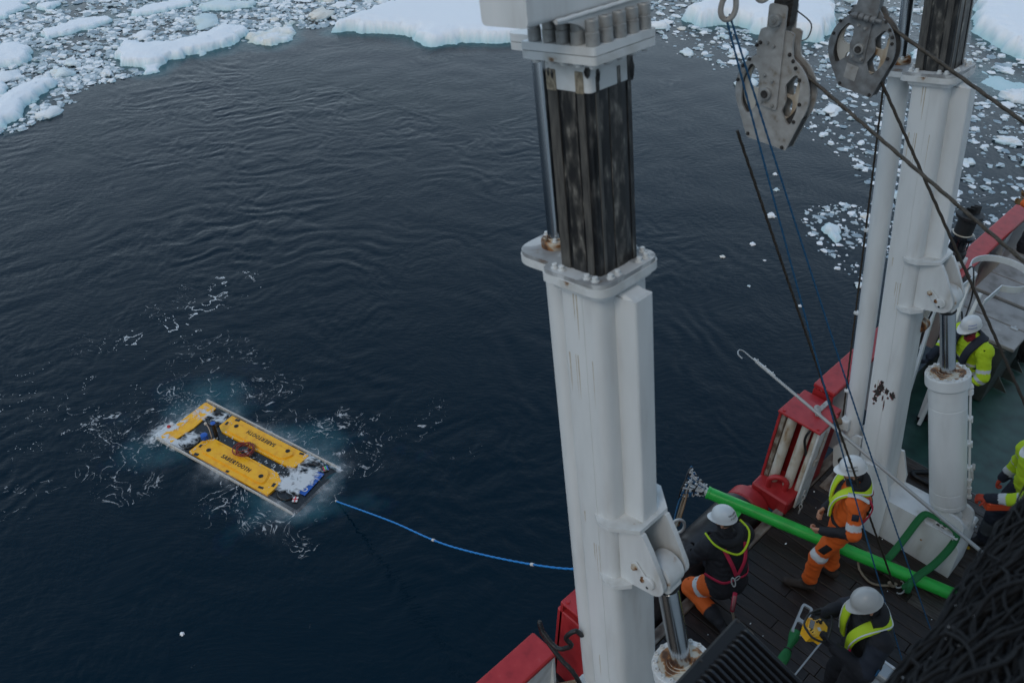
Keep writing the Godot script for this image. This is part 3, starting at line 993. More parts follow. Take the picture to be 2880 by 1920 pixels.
func fairlead(side: float, label: String):
	# tall box of vertical rollers at each end of the stern opening
	var cx := 5.075
	var t := thing("roller_fairlead", label, "fairlead", V(cx, 5.0, -2.3), 0.0, "roller fairleads")
	var sx := side
	if side < 0.0: t.position.x += 0.13
	var st := S()
	box(st, X(V(1.78 * sx, 1.19, 0.0)), V(0.40, 0.03, 0.50), 0.006)
	part("top_plate", st, mats.red, t)
	for p in [V(1.62, 1.205, -0.2), V(1.62, 1.205, 0.2), V(1.94, 1.205, -0.2), V(1.94, 1.205, 0.2)]:
		st = S()
		bolt(st, V(p.x * sx, p.y, p.z), V(0, 1, 0), 0.016, 0.014)
		part("bolt", st, mats.red, t)
	st = S()
	box(st, X(V(1.80 * sx, 0.60, -0.235)), V(0.36, 1.16, 0.03), 0.005)
	part("outer_wall", st, mats.red, t)
	st = S()
	box(st, X(V(1.72 * sx, 0.60, 0.235)), V(0.26, 1.16, 0.025), 0.004)
	part("inner_wall", st, mats.white_worn, t)
	st = S()
	box(st, X(V(2.10 * sx if side > 0.0 else -1.95, 0.56, -0.05)), V(0.28 if side > 0.0 else 0.06, 1.05, 0.46), 0.01)
	part("housing", st, mats.red, t)
	for p in [[1.66, -0.11, 0.055, 0.0], [1.69, 0.055, 0.055, 0.0], [1.71, 0.165, 0.03, 0.0]]:
		st = S()
		cyl(st, V(p[0] * sx, 0.17, p[1]), V((p[0] + 0.03) * sx, 1.17, p[1]), p[2], 20, 0.004)
		part("roller", st, mats.cream, t)
	st = S()
	box(st, X(V(1.66 * sx, 0.62, -0.195)), V(0.05, 1.06, 0.05), 0.006)
	part("corner_post", st, mats.edge_strip, t)
	# heavy foot block with a lifting bow
	st = S()
	box(st, X(V(1.66 * sx, 0.06, -0.02), 0, 0, 0.06 * sx), V(0.42, 0.24, 0.46), 0.02)
	part("foot_block", st, mats.red, t)
	st = S()
	tube(st, curve([V(1.53 * sx, 0.16, -0.09), V(1.52 * sx, 0.30, -0.09), V(1.56 * sx, 0.35, -0.01), V(1.60 * sx, 0.30, 0.07), V(1.61 * sx, 0.16, 0.07)], 14), 0.032, 10)
	part("lifting_bow", st, mats.red, t)
	st = S()
	cyl(st, V(1.80 * sx, 1.22, 0.10), V(1.90 * sx, 1.235, 0.02), 0.032, 12); box(st, X(V(1.98 * sx, 1.215, 0.06)), V(0.2, 0.02, 0.05), 0.004)
	part("latch", st, mats.steel, t)
	# greasy feed pipe on the inner side and chain at the foot
	st = S()
	tube(st, curve([V(1.69 * sx, 1.12, 0.12), V(1.65 * sx, 1.05, 0.10), V(1.67 * sx, 0.92, 0.09), V(1.69 * sx, 0.78, 0.13), V(1.72 * sx, 0.70, 0.13)], 14), 0.014, 6)
	part("grease_pipe", st, mats.hose_black, t)
	st = S()
	box(st, X(V(1.70 * sx, 0.70, 0.262)), V(0.06, 0.09, 0.03), 0.005)
	box(st, X(V(1.74 * sx, 0.9, 0.262)), V(0.03, 0.5, 0.025), 0.005)
	part("valve", st, mats.steel, t)
	for k in 5:
		st = S()
		var c := V((1.62 - 0.02 * k) * sx, 0.30 - k * 0.055, 0.285 + 0.01 * k)
		var pts := []
		for q in 13:
			var a := PI2 * q / 12.0
			pts.append(c + (V(cos(a) * 0.016, sin(a) * 0.036, 0) if k % 2 == 0 else V(0, sin(a) * 0.036, cos(a) * 0.016)))
		tube(st, pts, 0.007, 6)
		part("chain_link", st, mats.steel, t)

# ---------------------------------------------------------------- gantry
const TILT := 0.17977
func leg_frame(at: Vector3) -> Transform3D:
	var w := V(0, cos(TILT), -sin(TILT))
	var q := V(0, sin(TILT), cos(TILT))
	return Transform3D(Basis(V(1, 0, 0), w, q), at)

# flat shapes given as (across, inboard), pushed up the leg
func FS(s: float) -> Transform3D:
	return Transform3D(Basis(V(1, 0, 0), V(0, 0, 1), V(0, 1, 0)), V(0, s, 0))

# flat shapes given as (inboard, up), pushed across
func FA(a: float) -> Transform3D:
	return Transform3D(Basis(V(0, 0, 1), V(0, 1, 0), V(1, 0, 0)), V(a, 0, 0))

func build_gantry():
	var g := thing("stern_gantry", "tall white telescopic gantry with two posts leaning out over the stern", "gantry", V(5.07, 5.0, -2.0))
	var near := gantry_leg(g, V(2.934, 7.843, -1.60) - g.position, "near white post with a black greased inner column")
	var far := gantry_leg(g, V(7.21, 7.843, -1.63) - g.position, "far white post with chipped paint near its foot")
	# chipped paint low on the far post: dark primer islands with red undercoat
	var r := RandomNumberGenerator.new()
	r.seed = 5
	for p in [[-0.30, -0.98, 0.030, 0.060], [-0.33, -1.05, 0.034, 0.05], [-0.345, -1.13, 0.022, 0.03], [-0.245, -1.0, 0.024, 0.036], [-0.18, -1.03, 0.026, 0.044], [-0.30, -0.91, 0.018, 0.016], [-0.27, -1.09, 0.008, 0.03], [-0.22, -1.07, 0.010, 0.012], [-0.25, -1.17, 0.004, 0.06], [-0.36, -0.98, 0.008, 0.02], [-0.35, -1.19, 0.012, 0.012]]:
		var rag := noise(r.randi() % 1000, 1.0, 2)
		for pass_ in 2:
			var poly := PackedVector2Array()
			for k in 30:
				var a := PI2 * k / 30.0
				var q := 0.9 + 0.75 * rag.get_noise_2d(cos(a) * 1.6 + pass_ * 0.15, sin(a) * 1.6)
				if pass_ == 0: q *= 1.06
				poly.append(Vector2(p[0] + cos(a) * p[2] * q - (0.004 if pass_ == 0 else 0.0), p[1] + sin(a) * p[3] * q - (0.007 if pass_ == 0 else 0.0)))
			var st := S()
			ext(st, FA(-0.2002 - 0.0006 * (pass_ + 1)), poly, 0.001)
			part("paint_chip", st, mats.steel_dark if pass_ == 1 else mats.undercoat, far)
	var hp := []
	for p in [V(2.86, 6.70, -2.03), V(2.80, 6.80, -2.05), V(2.76, 6.70, -2.10), V(2.78, 6.62, -2.06), V(2.75, 6.50, -2.16), V(2.74, 6.55, -2.30), V(2.75, 6.62, -2.36), V(2.75, 6.50, -2.31), V(2.76, 6.38, -2.14), V(2.79, 6.25, -1.97), V(2.83, 5.8, -1.80), V(2.86, 5.3, -1.7)]: hp.append((p as Vector3) - g.position)
	var hs := S()
	tube(hs, curve(hp, 110), 0.019, 10, 1, 0.015, 0.14)
	part("hose", hs, mats.hose_black, g)
	# cross beam joining the heads of the posts, and the arched head piece over the near post
	var st := S()
	ext(st, Transform3D(Basis(V(0, 0, 1), V(0, 1, 0), V(1, 0, 0)), V(0, 0, 0)), rpoly([V(-0.43, 3.37, 0.03), V(-0.15, 3.37, 0.03), V(-0.15, 3.95, 0.03), V(-0.43, 3.95, 0.03)]), 5.4)
	var beam := part("cross_beam", st, mats.white, g)
	beam.transform = leg_frame(V(2.43, 7.843, -1.61) - g.position)

func gantry_leg(g: Node3D, at: Vector3, label: String) -> MeshInstance3D:
	var st := S()
	var L := part("post", _leg_beam(), mats.white, g)
	L.transform = leg_frame(at)
	L.set_meta("label", label)
	st = S()
	ext(st, FS(0.47), rpoly([V(-0.085, -0.16, 0), V(-0.085, 0.0, 0.022), V(0.065, 0.0, 0.022), V(0.065, -0.16, 0)]), 1.50)
	box(st, X(V(-0.01, 1.974, -0.085), 0.3), V(0.146, 0.03, 0.165), 0.014)
	part("rib", st, mats.white, L)
	# weld seam down the side face
	st = S()
	var zs := []
	for k in 60:
		zs.append(V(-0.2005, -2.3 + 4.32 * k / 59.0, -0.262 + sin(k * 1.7) * 0.0008))
	tube(st, zs, 0.0032, 5)
	part("weld_seam", st, mats.white, L)
	# lug plates above and below the cylinder eye
	st = S()
	ext(st, FS(0.44), PackedVector2Array([Vector2(-0.15, 0.03), Vector2(0.115, 0.03), Vector2(0.25, -0.12), Vector2(0.25, -0.24), Vector2(0.20, -0.285), Vector2(-0.2, -0.285), Vector2(-0.247, -0.22), Vector2(-0.247, -0.135)]), 0.03)
	part("upper_flange", st, mats.white_worn, L)
	st = S()
	ext(st, FS(-0.06), PackedVector2Array([Vector2(-0.16, -0.045), Vector2(0.12, -0.045), Vector2(0.247, -0.135), Vector2(0.247, -0.22), Vector2(0.2, -0.275), Vector2(-0.2, -0.275), Vector2(-0.247, -0.21), Vector2(-0.247, -0.125)]), 0.03)
	part("lower_flange", st, mats.white_worn, L)
	var lug := PackedVector2Array([Vector2(-0.142, 0.438), Vector2(0.045, 0.438), Vector2(0.10, 0.335), Vector2(0.188, 0.125)])
	for k in 9:
		var a := 0.35 - k * 0.25
		lug.append(Vector2(0.09 + cos(a) * 0.103, 0.085 + sin(a) * 0.103))
	lug.append_array(PackedVector2Array([Vector2(-0.03, -0.03), Vector2(-0.142, -0.029)]))
	for a in [-0.15, 0.08]:
		st = S()
		ext(st, FA(a), lug, 0.035)
		part("lug", st, mats.white, L)
	st = S()
	box(st, X(V(-0.158, 0.12, 0.03), -0.72), V(0.014, 0.17, 0.06), 0.004)
	part("keeper_plate", st, mats.white_worn, L)
	st = S()
	bolt(st, V(-0.163, 0.16, -0.012), V(-1, 0, 0), 0.017, 0.022)
	part("bolt", st, mats.rusty, L)
	st = S()
	bolt(st, V(-0.163, 0.095, 0.052), V(-1, 0, 0), 0.015, 0.02)
	part("bolt", st, mats.rusty, L)
	st = S()
	cyl(st, V(-0.15, 0.085, 0.09), V(-0.172, 0.085, 0.09), 0.045, 20)
	part("pin_end", st, mats.white_worn, L)
	st = S()
	cyl(st, V(-0.164, 0.05, 0.085), V(-0.1725, 0.05, 0.085), 0.012, 12)
	part("pin_hole", st, mats.gap, L)
	# collar at the top of the outer post
	st = S()
	var ring := _collar(0.25, 0.0)
	ext(st, FS(2.03), ring, 0.045)
	part("collar", st, mats.white_worn, L)
	st = S()
	ext(st, FS(2.0755), _collar(0.242, 0.004), 0.024)
	part("wear_ring", st, mats.grey_flange, L)
	st = S()
	ext(st, FS(2.0), rpoly([V(-0.225, -0.46, 0.05), V(0.225, -0.46, 0.05), V(0.225, -0.10, 0.08), V(-0.225, -0.10, 0.08)]), 0.03)
	part("collar_weld", st, mats.white, L)
	for p in [[-0.2, -0.16], [-0.2, -0.215], [-0.2, -0.39], [-0.2, -0.44], [-0.13, -0.118], [-0.075, -0.118], [0.10, -0.118], [0.155, -0.118], [0.205, -0.18], [0.205, -0.235], [0.205, -0.40], [0.205, -0.45], [-0.06, -0.475], [0.1, -0.475]]:
		st = S()
		bolt(st, V(p[0], 2.099, p[1]), V(0, 1, 0), 0.0155, 0.026)
		part("bolt", st, mats.white_worn, L)
	# hydraulic tube riding behind the post, with its polished rod
	st = S()
	cyl(st, V(0.02, -2.05, -0.62), V(0.02, 2.03, -0.62), 0.09, 28)
	part("ram_tube", st, mats.white, L)
	st = S()
	lathe(st, X(V(0.02, 2.10, -0.63)), [Vector2(0, 0), Vector2(0.088, 0), Vector2(0.088, 0.035), Vector2(0.08, 0.045), Vector2(0.055, 0.045), Vector2(0.055, 0.055), Vector2(0, 0.055)], 28)
	part("ram_gland", st, mats.rusty, L)
	for k in 6:
		st = S()
		var a := PI2 * k / 6.0 + 0.4
		bolt(st, V(0.02 + cos(a) * 0.07, 2.145, -0.63 + sin(a) * 0.07), V(0, 1, 0), 0.0115, 0.02)
		part("bolt", st, mats.white_worn if k % 2 == 0 else mats.rusty, L)
	st = S()
	cyl(st, V(0.02, 2.15, -0.63), V(0.02, 3.175, -0.63), 0.05, 32, 0.002)
	part("ram_rod", st, mats.chrome, L)
	# inner telescopic column
	st = S()
	ext(st, FS(1.9), rpoly([V(-0.150, -0.43, 0.012), V(0.150, -0.43, 0.02), V(0.150, -0.168, 0.02), V(-0.150, -0.168, 0.022)], 3), 1.27)
	var col := part("inner_column", st, mats.black_grease, L)
	for p in [[-0.398, 0.062, "wear_strip"], [-0.222, 0.042, "wear_strip"], [-0.300, 0.085, "black_worn"]]:
		st = S()
		box(st, X(V(-0.152, 2.47, p[0])), V(0.012 if p[2] == "wear_strip" else 0.006, 1.12, p[1]), 0.002)
		part("slide_strip", st, mats[p[2]], col).position = V(0, 0, 0)
	for p in [[0.02, 0.09, "black_worn"], [-0.105, 0.022, "wear_strip"], [0.122, 0.03, "black_grease"]]:
		st = S()
		box(st, X(V(p[0], 2.47, -0.167)), V(p[1], 1.12, 0.008), 0.002)
		part("slide_strip", st, mats[p[2]], col)
	st = S()
	ext(st, FS(3.025), rpoly([V(-0.156, -0.437, 0.012), V(0.156, -0.437, 0.02), V(0.156, -0.161, 0.02), V(-0.156, -0.161, 0.022)], 3), 0.146)
	part("neck", st, mats.white_worn, L)
	for p in [[-0.398, 0.06, 0.098], [-0.222, 0.05, 0.10]]:
		st = S()
		box(st, X(V(-0.158, 3.018 + p[2] * 0.5, p[0])), V(0.008, p[2], p[1]), 0.003)
		part("bare_strip", st, mats.bare_strip, L)
	for p in [[0.045, 0.022, 0.085], [-0.105, 0.022, 0.075], [0.128, 0.04, 0.13]]:
		st = S()
		box(st, X(V(p[0], 3.018 + p[2] * 0.5, -0.1595)), V(p[1], p[2], 0.004), 0.001)
		part("bare_strip", st, mats.black_worn, L)
	# grease dribbles under the plates
	for p in [[V(-0.158, 3.14, -0.17), 0.016, 0.05], [V(-0.1, 3.125, -0.160), 0.012, 0.07], [V(0.14, 3.11, -0.160), 0.014, 0.1], [V(-0.157, 3.12, -0.41), 0.01, 0.045], [V(-0.157, 3.115, -0.385), 0.012, 0.05]]:
		st = S()
		lathe(st, X(p[0] + V(0, -p[2], 0)), [Vector2(0, 0), Vector2(p[1] * 0.7, p[2] * 0.25), Vector2(p[1], p[2] * 0.7), Vector2(p[1] * 0.5, p[2])], 8)
		part("grease_blob", st, mats.black_grease, L)
	# two thick head plates with tall nuts along two sides
	for k in 2:
		st = S()
		ext(st, FS(3.172 + 0.0395 * k), rpoly([V(-0.232, -0.50, 0.01), V(-0.12, -0.50, 0.0), V(-0.12, -0.72, 0.06), V(0.15, -0.72, 0.06), V(0.15, -0.50, 0.0), V(0.192, -0.50, 0.01), V(0.192, -0.055, 0.012), V(-0.232, -0.055, 0.02)]), 0.036)
		part("head_plate", st, mats.white_worn if k == 0 else mats.white, L)
	var spots := []
	for a in [-0.198, -0.109, -0.018, 0.068, 0.155]: spots.append(Vector2(a, -0.092))
	for b in [-0.178, -0.266, -0.349, -0.44]: spots.append(Vector2(-0.198, b))
	for p in spots:
		st = S()
		cyl(st, V(p.x, 3.2475, p.y), V(p.x, 3.305, p.y), 0.031, 20, 0.003)
		part("sleeve", st, mats.bolt_steel, L)
		st = S()
		lathe(st, X(V(p.x, 3.3055, p.y)), [Vector2(0.029, 0), Vector2(0.030, 0.045), Vector2(0.027, 0.05), Vector2(0.014, 0.05), Vector2(0.014, 0.038), Vector2(0, 0.038)], 6)
		part("hex_nut", st, mats.bolt_steel, L)
		st = S()
		bolt(st, V(p.x, 3.1715, p.y), V(0, -1, 0), 0.022, 0.02)
		part("bolt_head", st, mats.white_worn, L)
	# webs carrying the cross beam over the plates, with arched cut outs
	var web := PackedVector2Array([Vector2(-0.155, 3.248), Vector2(0.18, 3.248), Vector2(0.30, 3.375), Vector2(-0.36, 3.375)])
	for k in 8:
		web.append(Vector2(-0.345 + 0.19 * sin(PI * 0.5 * k / 7.0), 3.36 - 0.112 * (1.0 - cos(PI * 0.5 * k / 7.0))))
	st = S()
	ext(st, Transform3D(Basis(V(1, 0, 0), V(0, 1, 0), V(0, 0, 1)), V(0, 0, -0.165)), web, 0.025)
	part("arched_web", st, mats.white, L)
	st = S()
	for b in [-0.42, -0.30]:
		box(st, X(V(0.0, 3.31, b)), V(0.3, 0.124, 0.02), 0.003)
	box(st, X(V(0.02, 3.31, -0.29)), V(0.02, 0.124, 0.24), 0.003)
	part("inner_web", st, mats.white, L)
	# weld bead where the web meets the beam
	st = S()
	var wp := []
	for k in 24:
		wp.append(V(-0.36 + 0.028 * k, 3.372 + sin(k * 2.1) * 0.001, -0.143))
	tube(st, wp, 0.011, 7)
	part("weld_seam", st, mats.white, L)
	# thin rust runs below the collar, the lug plates and the head plates
	var rr := RandomNumberGenerator.new()
	rr.seed = int(absf(at.x) * 100.0) + 3
	for k in 11:
		var top: float = [1.985, 0.435, -0.065, 1.6, 0.2, -0.9][rr.randi() % 6]
		var b := rr.randf_range(-0.40, -0.21)
		var ln := rr.randf_range(0.05, 0.38)
		var wd := rr.randf_range(0.0018, 0.006)
		st = S()
		ext(st, FA(-0.2004), PackedVector2Array([Vector2(b - wd, top), Vector2(b + wd, top), Vector2(b + wd * 0.7, top - ln * 0.6), Vector2(b + 0.0005, top - ln), Vector2(b - wd * 0.6, top - ln * 0.7)]), 0.0006 + 0.00004 * k)
		part("rust_run", st, mats.rust_run, L)
	# foot: hinge cheeks, the lower ram pin and its bracket
	st = S()
	for a in [-0.22, 0.19]:
		ext(st, FA(a), PackedVector2Array([Vector2(-0.45, -1.95), Vector2(-0.12, -1.95), Vector2(-0.05, -2.25), Vector2(-0.1, -2.95), Vector2(-0.5, -2.95)]), 0.03)
	part("hinge_cheek", st, mats.white, L)
	st = S()
	var ear := rpoly([V(-0.72, -2.25, 0.06), V(-0.45, -2.35, 0.0), V(-0.45, -1.72, 0.0), V(-0.52, -1.72, 0.05), V(-0.74, -1.98, 0.09)])
	ext(st, FA(-0.14), ear, 0.03)
	ext(st, FA(0.10), ear, 0.03)
	part("ram_bracket", st, mats.white, L)
	st = S()
	cyl(st, V(-0.165, -2.12, -0.62), V(0.15, -2.12, -0.62), 0.045, 16)
	part("ram_pin", st, mats.steel_dark, L)
	# tackle clamped to the ram: hose elbow and clamp
	st = S()
	box(st, X(V(-0.08, -1.66, -0.66)), V(0.12, 0.13, 0.1), 0.012)
	part("ram_port", st, mats.white_worn, L)
	st = S()
	cyl(st, V(-0.12, -1.63, -0.70), V(-0.27, -1.56, -0.74), 0.035, 12)
	part("hose_fitting", st, mats.tan_hose, L)
	return L

func _collar(half: float, inset: float) -> PackedVector2Array:
	var a := half
	return rpoly([V(-a, -0.50 + inset, 0.05), V(-0.17 + inset, -0.52 + inset, 0.0), V(-0.17 + inset, -0.80 + inset, 0.15), V(0.20 - inset, -0.80 + inset, 0.15), V(0.20 - inset, -0.52 + inset, 0.0), V(a, -0.50 + inset, 0.05), V(a, -0.075 - inset, 0.10), V(-a, -0.075 - inset, 0.10)], 6)

func _leg_beam() -> SurfaceTool:
	var st := S()
	ext(st, FS(-2.35), rpoly([V(-0.2, -0.42, 0.03), V(0.2, -0.42, 0.03), V(0.2, -0.14, 0.05), V(-0.2, -0.14, 0.07)], 7), 4.38)
	return st

# ---------------------------------------------------------------- the yellow underwater vehicle
func build_vehicle():
	var yaw := atan2(ROV_L.x, ROV_L.y)
	var c := ROV_A + ROV_L * 1.92 + ROV_W * 0.68
	var t := thing("underwater_vehicle", "yellow twin hulled underwater vehicle awash in the dark water", "underwater vehicle", V(c.x, 0.0, c.y), yaw)
	t.rotation = Vector3(0.008, yaw, 0.0)
	# local x = across, z = along, starting at the trailing corner nearest the camera
	var O := V(-0.68, 0, -1.92)
	var st := S()
	box(st, X(O + V(0.68, -0.21, 1.99)), V(1.28, 0.45, 3.60), 0.03)
	var body := part("frame", st, mats.hull_black, t)
	# side runners with a drooping nose
	for w in [0.0, 1.345]:
		st = S()
		var prof := PackedVector2Array([Vector2(0.0, 0.055), Vector2(3.55, 0.055), Vector2(3.70, 0.03), Vector2(3.83, -0.06), Vector2(3.90, -0.20), Vector2(3.86, -0.24), Vector2(3.72, -0.12), Vector2(3.60, -0.10), Vector2(3.5, -0.5), Vector2(0.15, -0.5), Vector2(0.0, -0.2)])
		ext(st, Transform3D(Basis(V(0, 0, 1), V(0, 1, 0), V(1, 0, 0)), O + V(w, 0, 0)), prof, 0.035)
		part("side_runner", st, mats.runner, t)
	# buoyancy pads with raised racetrack panels
	for side in 2:
		var w0: float = 0.075 if side == 0 else 0.83
		var w1: float = 0.605 if side == 0 else 1.285
		var l0: float = 0.88 if side == 0 else 0.84
		var l1: float = 3.02 if side == 0 else 2.98
		st = S()
		var inner := w1 if side == 0 else w0
		var outer := w0 if side == 0 else w1
		var s := 1.0 if side == 0 else -1.0
		var outline := rpoly([V(outer, l0, 0.02), V(outer + s * 0.36, l0, 0.03), V(inner, l0 + 0.16, 0.06), V(inner, l1 - 0.24, 0.06), V(outer + s * 0.40, l1 - 0.02, 0.06), V(outer + s * 0.22, l1, 0.03), V(outer, l1, 0.02)])
		ext(st, Transform3D(Basis(V(1, 0, 0), V(0, 0, 1), V(0, 1, 0)), O + V(0, -0.10, 0)), outline, 0.165)
		var pad := part("buoyancy_pad", st, mats.yellow, t)
		for k in 3:
			st = S()
			var g := 0.012 * k
			ext(st, Transform3D(Basis(V(1, 0, 0), V(0, 0, 1), V(0, 1, 0)), O + V(0, 0.0645 + 0.009 * k, 0)), rpoly([V(outer + s * (0.11 + g), l0 + 0.2 + g, 0.1), V(inner - s * (0.05 + g), l0 + 0.22 + g, 0.12), V(inner - s * (0.05 + g), l1 - 0.36 - g, 0.16), V(outer + s * (0.11 + g), l1 - 0.2 - g, 0.14)], 6), 0.0095)
			part("raised_panel", st, mats.yellow, pad)
		for p in ([[1.21, 0.30], [2.59, 0.35]] if side == 0 else [[1.17, 1.09], [2.56, 1.13]]):
			st = S()
			lathe(st, X(O + V(p[1], 0.0915, p[0])), [Vector2(0, 0), Vector2(0.048, 0), Vector2(0.048, 0.006), Vector2(0.036, 0.006), Vector2(0.034, 0.002), Vector2(0, 0.002)], 18)
			box(st, X(O + V(p[1], 0.0985, p[0]), 0, 0.9, 0), V(0.02, 0.008, 0.05), 0.002)
			part("lifting_socket", st, mats.black, pad)
		for p in ([[1.07, 0.10, 0.10, 0.07], [2.78, 0.15, 0.11, 0.05], [2.94, 0.33, 0.06, 0.09], [1.93, 0.105, 0.07, 0.05], [0.96, 0.31, 0.05, 0.08]] if side == 0 else [[1.04, 1.245, 0.11, 0.06], [0.92, 1.06, 0.05, 0.09], [2.83, 1.24, 0.1, 0.05]]):
			st = S()
			box(st, X(O + V(p[1], 0.068, p[0]), 0, 0.2), V(p[3], 0.010, p[2]), 0.003)
			part("fixing_slot", st, mats.hull_black, pad)
		var xf := Transform3D(Basis(V(0, 0, 1), V(1, 0, 0), V(0, 1, 0)), O + V(0.335, 0.0945, 1.935)) if side == 0 else Transform3D(Basis(V(0, 0, -1), V(-1, 0, 0), V(0, 1, 0)), O + V(1.10, 0.0945, 1.86))
		text_on("lettering", "SABERTOOTH", 0.76, xf, mats.letter, pad, true, 0.004)
	# trailing cross piece
	st = S()
	ext(st, Transform3D(Basis(V(1, 0, 0), V(0, 0, 1), V(0, 1, 0)), O + V(0, -0.115, 0)), rpoly([V(0.06, 0.04, 0.04), V(1.30, 0.03, 0.04), V(1.29, 0.36, 0.03), V(0.62, 0.42, 0.06), V(0.06, 0.36, 0.03)]), 0.155)
	part("stern_fairing", st, mats.yellow, t)
	# spine between the pads, awash thruster wells fore and aft
	st = S()
	box(st, X(O + V(0.717, 0.0, 1.95)), V(0.20, 0.07, 2.1), 0.01)
	part("spine", st, mats.hull_black, t)
	for p in [[0.30, 0.63], [1.06, 0.63], [0.36, 3.26], [1.0, 3.26]]:
		st = S()
		lathe(st, X(O + V(p[0], 0.01, p[1])), [Vector2(0.20, 0), Vector2(0.21, 0.02), Vector2(0.20, 0.035), Vector2(0.17, 0.02), Vector2(0.15, -0.1), Vector2(0, -0.1)], 24)
		part("thruster_well", st, mats.hull_black, t)
	# coil of red tether lying across the spine
	st = S()
	var pts := []
	var r := RandomNumberGenerator.new()
	r.seed = 77
	for k in 8 * 28:
		var a := PI2 * k / 28.0
		var turn := k / 28
		var ph := turn * 1.9
		var rad := 0.165 + 0.035 * sin(ph * 1.3) + 0.01 * sin(a * 2.0 + ph)
		pts.append(O + V(0.66 + cos(a) * rad + 0.028 * sin(ph), 0.125 + 0.009 * turn + 0.01 * sin(a * 3.0 + ph), 1.84 + sin(a) * rad + 0.03 * cos(ph * 0.7)))
	tube(st, pts, 0.0085, 6)
	part("tether_coil", st, mats.coil_red, t)
	st = S()
	cyl(st, O + V(0.70, 0.06, 1.80), O + V(0.66, 0.07, 2.0), 0.03, 10)
	part("coil_clamp", st, mats.grey_metal, t)
	# blue capped canister and the beacon mast
	st = S()
	cyl(st, O + V(0.50, 0.0, 0.88), O + V(0.50, 0.13, 0.88), 0.062, 20, 0.008)
	for k in 3:
		lathe(st, X(O + V(0.50, 0.10 + k * 0.03, 0.88)), [Vector2(0.06, 0), Vector2(0.072, 0.004), Vector2(0.072, 0.02), Vector2(0.06, 0.024), Vector2(0, 0.024)], 20)
	part("blue_canister", st, mats.blue, t)
	st = S()
	cyl(st, O + V(0.69, 0.0, 1.0), O + V(0.69, 0.40, 1.0), 0.042, 14)
	part("mast", st, mats.black, t)
	st = S()
	cyl(st, O + V(0.69, 0.4, 1.0), O + V(0.69, 0.425, 1.0), 0.052, 16)
	part("mast_cap", st, mats.blue, t)
	st = S()
	tube(st, curve([O + V(0.60, 0.05, 0.97), O + V(0.60, 0.34, 0.96), O + V(0.57, 0.45, 0.94)], 10), 0.012, 8)
	lathe(st, X(O + V(0.57, 0.44, 0.94)), [Vector2(0, 0), Vector2(0.028, 0.012), Vector2(0.03, 0.04), Vector2(0.018, 0.06), Vector2(0, 0.065)], 12)
	part("antenna", st, mats.cream, t)
	# name board, flags and marker float
	st = S()
	box(st, X(O + V(0.77, 0.035, 3.50), 0, 0.09), V(0.62, 0.02, 0.17), 0.004)
	var bd := part("name_board", st, mats.blue, t)
	st = S()
	for k in 4:
		box(st, X(O + V(0.80 + k * 0.055, 0.0465, 3.47), 0, 0.5), V(0.012, 0.003, 0.07), 0.001)
	lathe(st, X(O + V(0.58, 0.0455, 3.51)), [Vector2(0.055, 0), Vector2(0.055, 0.002), Vector2(0.035, 0.002), Vector2(0.035, 0)], 20)
	part("board_print", st, mats.flag_white, bd)
	var fl := Node3D.new()
	for n in 2:
		var at := O + (V(0.30, 0.04, 3.52) if n == 0 else V(1.21, 0.04, 3.48))
		var xf := Transform3D(Basis(Vector3.UP, 0.5 + n * 0.5), at)
		st = S()
		box(st, xf, V(0.13, 0.006, 0.10), 0.001)
		var f := part("flag_patch", st, mats.flag_white, t)
		if n == 0:
			st = S()
			box(st, xf * X(V(0, 0.004, 0)), V(0.128, 0.003, 0.022), 0.0)
			box(st, xf * X(V(0, 0.0042, 0)), V(0.022, 0.0031, 0.098), 0.0)
			part("red_cross", st, flat("cross_red", lin(0.5, 0.02, 0.03), 0.6), f)
		else:
			for b in [[-0.036, 0.026, "harness_red"], [0.0, 0.026, "pipe_green"], [0.036, 0.026, "blue"]]:
				st = S()
				box(st, xf * X(V(0, 0.004, b[0])), V(0.128, 0.003, b[1]), 0.0)
				part("flag_band", st, mats[b[2]], f)
			st = S()
			ext(st, xf * Transform3D(Basis(V(1, 0, 0), V(0, 0, 1), V(0, 1, 0)), V(0, 0.0058, 0)), PackedVector2Array([Vector2(-0.064, -0.035), Vector2(-0.064, 0.035), Vector2(-0.02, 0.0)]), 0.001)
			part("flag_band", st, mats.black, f)
	fl.free()
	st = S()
	lathe(st, X(O + V(0.43, -0.02, -0.02)), [Vector2(0, 0), Vector2(0.05, 0.01), Vector2(0.06, 0.05), Vector2(0.04, 0.1), Vector2(0, 0.115)], 14)
	part("marker_float", st, mats.flag_white, t)
	st = S()
	lathe(st, X(O + V(0.37, 0.02, -0.05), 0.6, 0, 0.4), [Vector2(0, 0), Vector2(0.035, 0.005), Vector2(0.035, 0.07), Vector2(0, 0.075)], 12)
	part("marker_float", st, mats.red, t)
	build_foam(O, t.transform)

